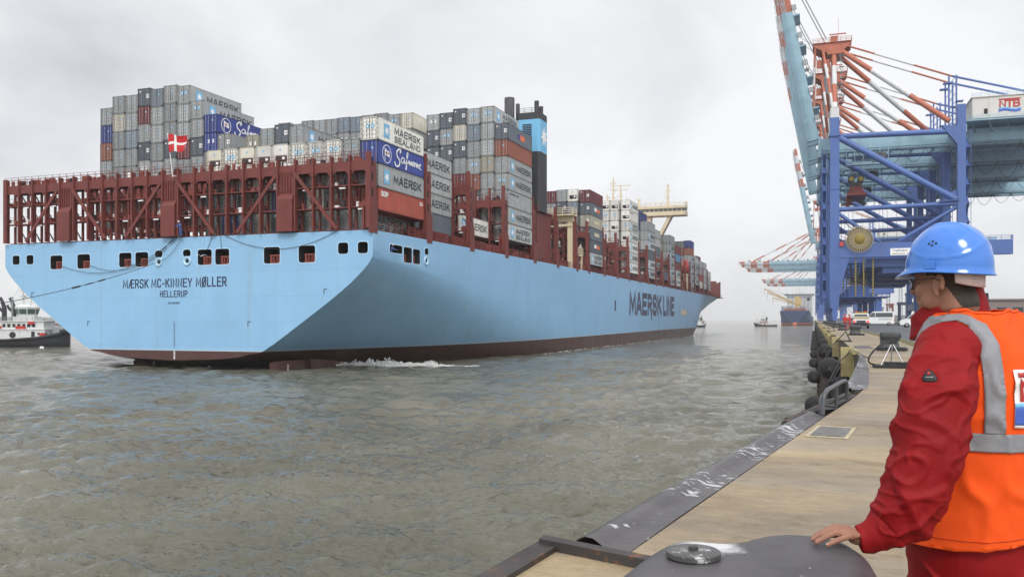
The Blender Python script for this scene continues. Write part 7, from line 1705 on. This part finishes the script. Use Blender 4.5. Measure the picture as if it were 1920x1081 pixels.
def gull(px, py, d, sp, rz, label):
    c = at(px, py, d); mb = MB(); M = Matrix.Translation(c) @ Matrix.Rotation(rz, 4, 'Z') @ Matrix.Scale(sp, 4)
    ring = lambda x, r: [(M @ Vector((x, r*math.cos(a), r*math.sin(a))))[:] for a in [2*math.pi*k/8 for k in range(8)]]
    mb.loft([ring(-.22, .01), ring(-.12, .04), ring(0, .06), ring(.1, .05), ring(.17, .03), ring(.22, .008)], 0)
    for s in (1, -1):
        P = [(.05, s*.03, .02), (.09, s*.3, .20), (.02, s*.65, .12), (-.08, s*.72, .10), (-.02, s*.32, .17), (-.09, s*.03, .02)]; Pb = [(x, y, z-.012) for x, y, z in P]
        mb.add([M @ Vector(p) for p in P+Pb], [(0, 1, 4, 5), (1, 2, 3, 4), (6, 11, 10, 7), (7, 10, 9, 8), (0, 6, 7, 1), (1, 7, 8, 2), (2, 8, 9, 3), (3, 9, 10, 4), (4, 10, 11, 5)])
    o = mb.build('gull', M_wht); tag(o, label, 'gull')
gull(377, 480, 96, .95, R(150), 'white gull flying in front of the stern ports right of the name'); gull(78, 653, 60, .8, R(60), 'white gull flying low over the water below the left tugboat')
# ================================================================ WAKE FOAM
rg = random.Random(2); mb = MB()
def foam(u0, u1, v0, v1, n, h, s0=.1, s1=.5):
    for k in range(n):
        t = rg.random(); e = rg.gauss(0, .5); v = v0+(v1-v0)*t; u = u0+(u1-u0)*t+e*.9*(1+.6*math.sin(t*9)); s = rg.uniform(s0, s1)*(1-.5*abs(t-.5)); z = (.25+2.2*abs(mnoise.noise(Vector((t*14, e*1.5, 3)))))*rg.random()**1.6*h*math.sin(math.pi*min(1, t*1.1))**.5
        c = SHIP_M @ Vector((-u, v, z)); m_ = 6; ring_ = [(c.x+s*math.cos(6.28*j/m_)*rg.uniform(.4, 1.2), c.y+s*math.sin(6.28*j/m_)*rg.uniform(.4, 1.2), c.z+rg.uniform(-.08, .08)) for j in range(m_)]
        mb.add(ring_+[(c.x, c.y, c.z+s*.45), (c.x, c.y, c.z-.2)], [(j, (j+1) % m_, m_) for j in range(m_)]+[((j+1) % m_, j, m_+1) for j in range(m_)])
foam(14.5, -2.5, 13.5, 19, 5200, .8, .02, .17); foam(15, -4, 13, 20, 3500, .2, .015, .15); foam(9, -4, 16, 22, 800, .1, .015, .12); foam(30, 26, 3, 4, 60, .25, .03, .2)
for k in range(300): 
    v = rg.uniform(60, 330); c = SHIP_M @ Vector((.6+abs(rg.gauss(0, .6)), v, .1)); s = rg.uniform(.05, .35); mb.add([(c.x+s*math.cos(j*1.05)*rg.uniform(.4, 1.2), c.y+s*2*math.sin(j*1.05), c.z+rg.uniform(0, .1)) for j in range(6)], [tuple(range(6))])
tag(mb.build('wake_foam', mat('foam_white', (.72, .73, .72), .7, var=.08), fix=False), 'white churned wake foam along the hull by the rudder', 'foam', kind='stuff')
# ================================================================ VEHICLES AND YARD
M_carw = mat('car_white', (.70, .70, .70), .3, var=.03, spec=.5, coat=.3); M_tyre = M_rub; M_lr = mat('tail_light', (.6, .02, .02), .3); M_beige = mat('pickup_cover', (.40, .38, .28), .6)
def wheels(root, xs, y, r):
    for x in xs:
        for s in (1, -1):
            m = MB(); m.lathe([(r*.6, -.12), (r, -.1), (r, .1), (r*.6, .12)], (x, s*y, r), 20, 0, (0, 1, 0)); w = m.build('wheel', M_tyre, root); m = MB(); m.lathe([(r*.58, -.10), (r*.58, .125), (r*.2, .13)], (x, s*y, r), 14, 0, (0, s, 0)); m.build('rim', M_steel, w)
def van(loc, rz, L, H, label, nose=1.2, strip=False):
    root = empty('van', loc, rz, label, 'van', 'white vans on the quay'); w = .95; h2 = L/2
    prof = [(-h2, .35), (-h2, H-.35), (-h2+.12, H-.1), (-h2+.35, H), (h2-nose-1.0, H), (h2-nose-.6, H-.12), (h2-nose+.15, H*.60), (h2-.25, H*.50), (h2-.02, H*.42), (h2, .35)]
    m = MB(); P = [[(x, s*(w-(.10 if z > H*.62 else 0)), z) for x, z in prof] for s in (-1, 1)]
    m.add(P[0]+P[1], [tuple(range(10)), tuple(range(19, 9, -1))]+[(i, i+10, (i+1) % 10+10, (i+1) % 10) for i in range(10)]); m.build('body', M_carw, root, bevel=.05)
    def quad(pts, nm='window', mm=None): q = MB(); q.add(pts, [(0, 1, 2, 3)]); o = q.build(nm, mm or M_glass, root, fix=False); so = o.modifiers.new('s', 'SOLIDIFY'); so.thickness = .03; so.offset = 0; bake(o)
    for s in (-1, 1):
        y = s*(w-.085); yb = s*(w-.0)
        quad([(h2-nose+.0, s*(w+.005), H*.615), (h2-nose-.55, y, H-.25), (h2-nose-1.15, y, H-.25), (h2-nose-1.15, s*(w+.005), H*.615)])
        quad([(h2-nose-1.25, s*(w+.005), H*.615), (h2-nose-1.25, y, H-.25), (-h2+.3, y, H-.25), (-h2+.3, s*(w+.005), H*.615)])
    quad([(h2-nose+.14, -w+.12, H*.61), (h2-nose+.14, w-.12, H*.61), (h2-nose-.55, w-.2, H-.15), (h2-nose-.55, -w+.2, H-.15)]); quad([(-h2-.01, -.75, H*.6), (-h2-.01, .75, H*.6), (-h2-.01, .7, H-.3), (-h2-.01, -.7, H-.3)])
    m = MB(); m.box(h2-.15, h2+.06, -w+.05, w-.05, .28, .62); m.box(-h2-.06, -h2+.1, -w+.05, w-.05, .28, .6); m.build('bumper', M_black, root)
    for s in (-1, 1): m = MB(); m.box(h2-.22, h2-.0, s*.8-.12, s*.8+.12, H*.36, H*.45); m.build('headlight', M_steel, root); m = MB(); m.box(-h2-.03, -h2+.05, s*.85-.07, s*.85+.07, .8, 1.3); m.build('taillight', M_lr, root)
    wheels(root, (h2-.95, -h2+.95), w-.08, .34)
    if strip: m = MB(); [m.box(-h2+.5+k*.3, -h2+.68+k*.3, w+.001, w+.012, H*.42, H*.47) or m.box(-h2+.5+k*.3, -h2+.68+k*.3, -w-.012, -w-.001, H*.42, H*.47) for k in range(8)]; m.build('side_stripe', M_black, root)
    return root
g_ = G(1647.5, 610.0); van(g_, R(176), 5.6, 2.75, 'white minibus with dark side windows and black side stripe', 1.0, True)
g_ = G(1721, 613.4); van(g_, R(180), 5.1, 2.15, 'plain white low van at the right, nose pointing left', 1.05)
g_ = G(1614, 615.3)
root = empty('pickup', g_, R(90)-R(2), 'white pickup with roof light bar seen from behind, tail lights on', 'pickup truck')
m = MB(); prof = [(-2.6, .45), (-2.6, 1.15), (-.5, 1.2), (-.35, 1.95), (1.2, 1.98), (1.75, 1.3), (2.6, 1.1), (2.65, .45)]; m.prism(prof, -.95, .95, f=lambda a, b, c: (a, c, b)); m.build('body', M_carw, root, bevel=.05)
m = MB(); m.box(-2.5, -.5, -.9, .9, 1.15, 1.62); m.build('bed_cover', M_beige, root)
m = MB(); m.box(-.45, -.36, -.78, .78, 1.35, 1.85); m.build('window', M_glass, root); m = MB(); m.box(-2.68, -2.58, -.93, .93, .35, .78); m.box(-2.64, -2.6, -.55, .55, .82, 1.05); m.build('bumper', M_black, root)
for s in (-1, 1): m = MB(); m.box(-2.65, -2.58, s*.82-.12, s*.82+.12, .78, 1.05); o = m.build('taillight', mat('tail_light_lit', (.7, .03, .03), .3), root)
nt = MATS['tail_light_lit'].node_tree.nodes['Principled BSDF']; nt.inputs['Emission Color'].default_value = (1, .05, .04, 1); nt.inputs['Emission Strength'].default_value = 1.5
m = MB(); m.box(-.1, .15, -.75, .75, 2.0, 2.15); m.box(-.1, .15, -.75, -.35, 2.15, 2.28, 1); m.box(-.1, .15, .35, .75, 2.15, 2.28, 1); m.build('light_bar', [M_yel, M_tr], root); wheels(root, (1.65, -1.6), .86, .36)
# light masts
for px, top, d, lab in ((1665.5, 531, 560, 'shorter lattice light mast seen left of the dark crane leg'), (1688.5, 521, 520, 'taller lattice light mast nearer the man in the orange vest')):
    b = at(px, 600, d); b.z = 5.25; h = EYE+(599-top)/FOC*d-5.25; root = empty('light_mast', b, 0, lab, 'light mast', 'lattice light masts in the yard')
    m = MB(); w = .95
    for i, j in ((-1, -1), (1, -1), (1, 1), (-1, 1)): m.bar((i*w, j*w, 0), (i*w*.8, j*w*.8, h), .22)
    n_ = 16
    for k in range(n_):
        z0, z1 = h*k/n_, h*(k+1)/n_
        for (a, b_) in (((-1, -1), (1, -1)), ((1, -1), (1, 1)), ((1, 1), (-1, 1)), ((-1, 1), (-1, -1))): m.bar((a[0]*w*.9, a[1]*w*.9, z0), (b_[0]*w*.9, b_[1]*w*.9, z1), .14)
    m.build('mast_lattice', M_steel, root); m = MB(); m.box(-5, 5, -1.2, 1.2, h, h+.5)
    for k in range(8): m.box(-4.8+k*1.3, -4.1+k*1.3, -1.5, -1.0, h-.8, h)
    m.build('lamp_platform', M_steel, root)
# straddle carriers and yard gantries
def carrier(px, d, h, w, col, label, rz=0):
    b = at(px, 600, d); b.z = 5.25; root = empty('straddle_carrier', b, rz, label, 'straddle carrier', 'straddle carriers in the yard'); m = MB()
    for x in (-w/2, w/2):
        for y in (-3, 3): m.box(x-.4, x+.4, y-.4, y+.4, 1.2, h); m.lathe([(.7, -.3), (.7, .3)], (x, y, .7), 12, 1, (1, 0, 0))
        m.box(x-.5, x+.5, -4, 4, 1.2, 2.2)
    m.box(-w/2-.8, w/2+.8, -3.6, 3.6, h, h+1.3); m.box(-1, 1, -4.2, -3.2, h-2, h); m.build('frame', [col, M_black], root)
M_carr = mat('carrier_red', (.22, .05, .045), .6); M_dkb = mat('yard_dark_blue', (.035, .05, .09), .6)
carrier(1668.5, 620, 11.5, 3.6, M_carr, 'red straddle carrier below the lattice light mast'); carrier(1630, 700, 14, 9, M_steel, 'grey yard gantry above the white minibus, left one'); carrier(1645, 760, 11, 9, M_steel, 'grey yard gantry above the white minibus, right one'); carrier(1706, 400, 8, 9, M_dkb, 'dark blue carrier behind the low white van'); carrier(1712, 520, 16, 7, M_dkb, 'tall dark blue carrier beside the face of the man')
mb = MB(); rgy = random.Random(8)
for X0, X1, Y, n_ in ((22, 260, 880, 3), (60, 150, 700, 2), (200, 420, 640, 2), (95, 320, 420, 1)):
    x = X0
    while x < X1:
        hgt = rgy.randint(1, n_)
        for t in range(hgt): mb.box(x, x+12.2, Y+rgy.uniform(0, 2), Y+14, 5.3+t*2.7, 5.3+t*2.7+2.6, rgy.randrange(5))
        x += 12.6
tag(mb.build('container_yard', [mat(f'yard_box_{i}', c, .6) for i, c in enumerate(((.20, .07, .05), (.26, .27, .28), (.16, .18, .22), (.30, .28, .24), (.07, .10, .18)))]), 'low rows of stacked containers on the horizon across the yard', 'container rows', kind='stuff')
mb = MB(); mb.box(-40, 40, -10, 10, 0, 12); mb.box(-41, 41, -11, 11, 12, 12.8)
for k in range(10): mb.box(-38+k*8, -33+k*8, -10.1, -10, 3, 8, 1)
b = at(1945, 600, 480); b.z = 5.25; tag(mb.build('warehouse', [mat('warehouse_wall', (.22, .17, .16), .7, streak=.4), M_black]), 'low reddish warehouse on the horizon right of the man', 'warehouse').location = b
# ================================================================ HAZE (damp air over the river)
mb = MB(); mb.box(-9500, 9500, -9500, 9500, -8.5, 112)
hz = mb.build('haze', None or mat('haze_air', (1, 1, 1))); tag(hz, kind='stuff')
hm_ = bpy.data.materials.new('haze_volume'); hm_.use_nodes = True; n_ = hm_.node_tree.nodes; n_.clear()
o_ = n_.new('ShaderNodeOutputMaterial'); v_ = n_.new('ShaderNodeVolumePrincipled'); v_.inputs['Color'].default_value = (.985, .988, .995, 1); v_.inputs['Density'].default_value = .00016; v_.inputs['Anisotropy'].default_value = .2
hm_.node_tree.links.new(v_.outputs[0], o_.inputs['Volume']); hz.data.materials.clear(); hz.data.materials.append(hm_)
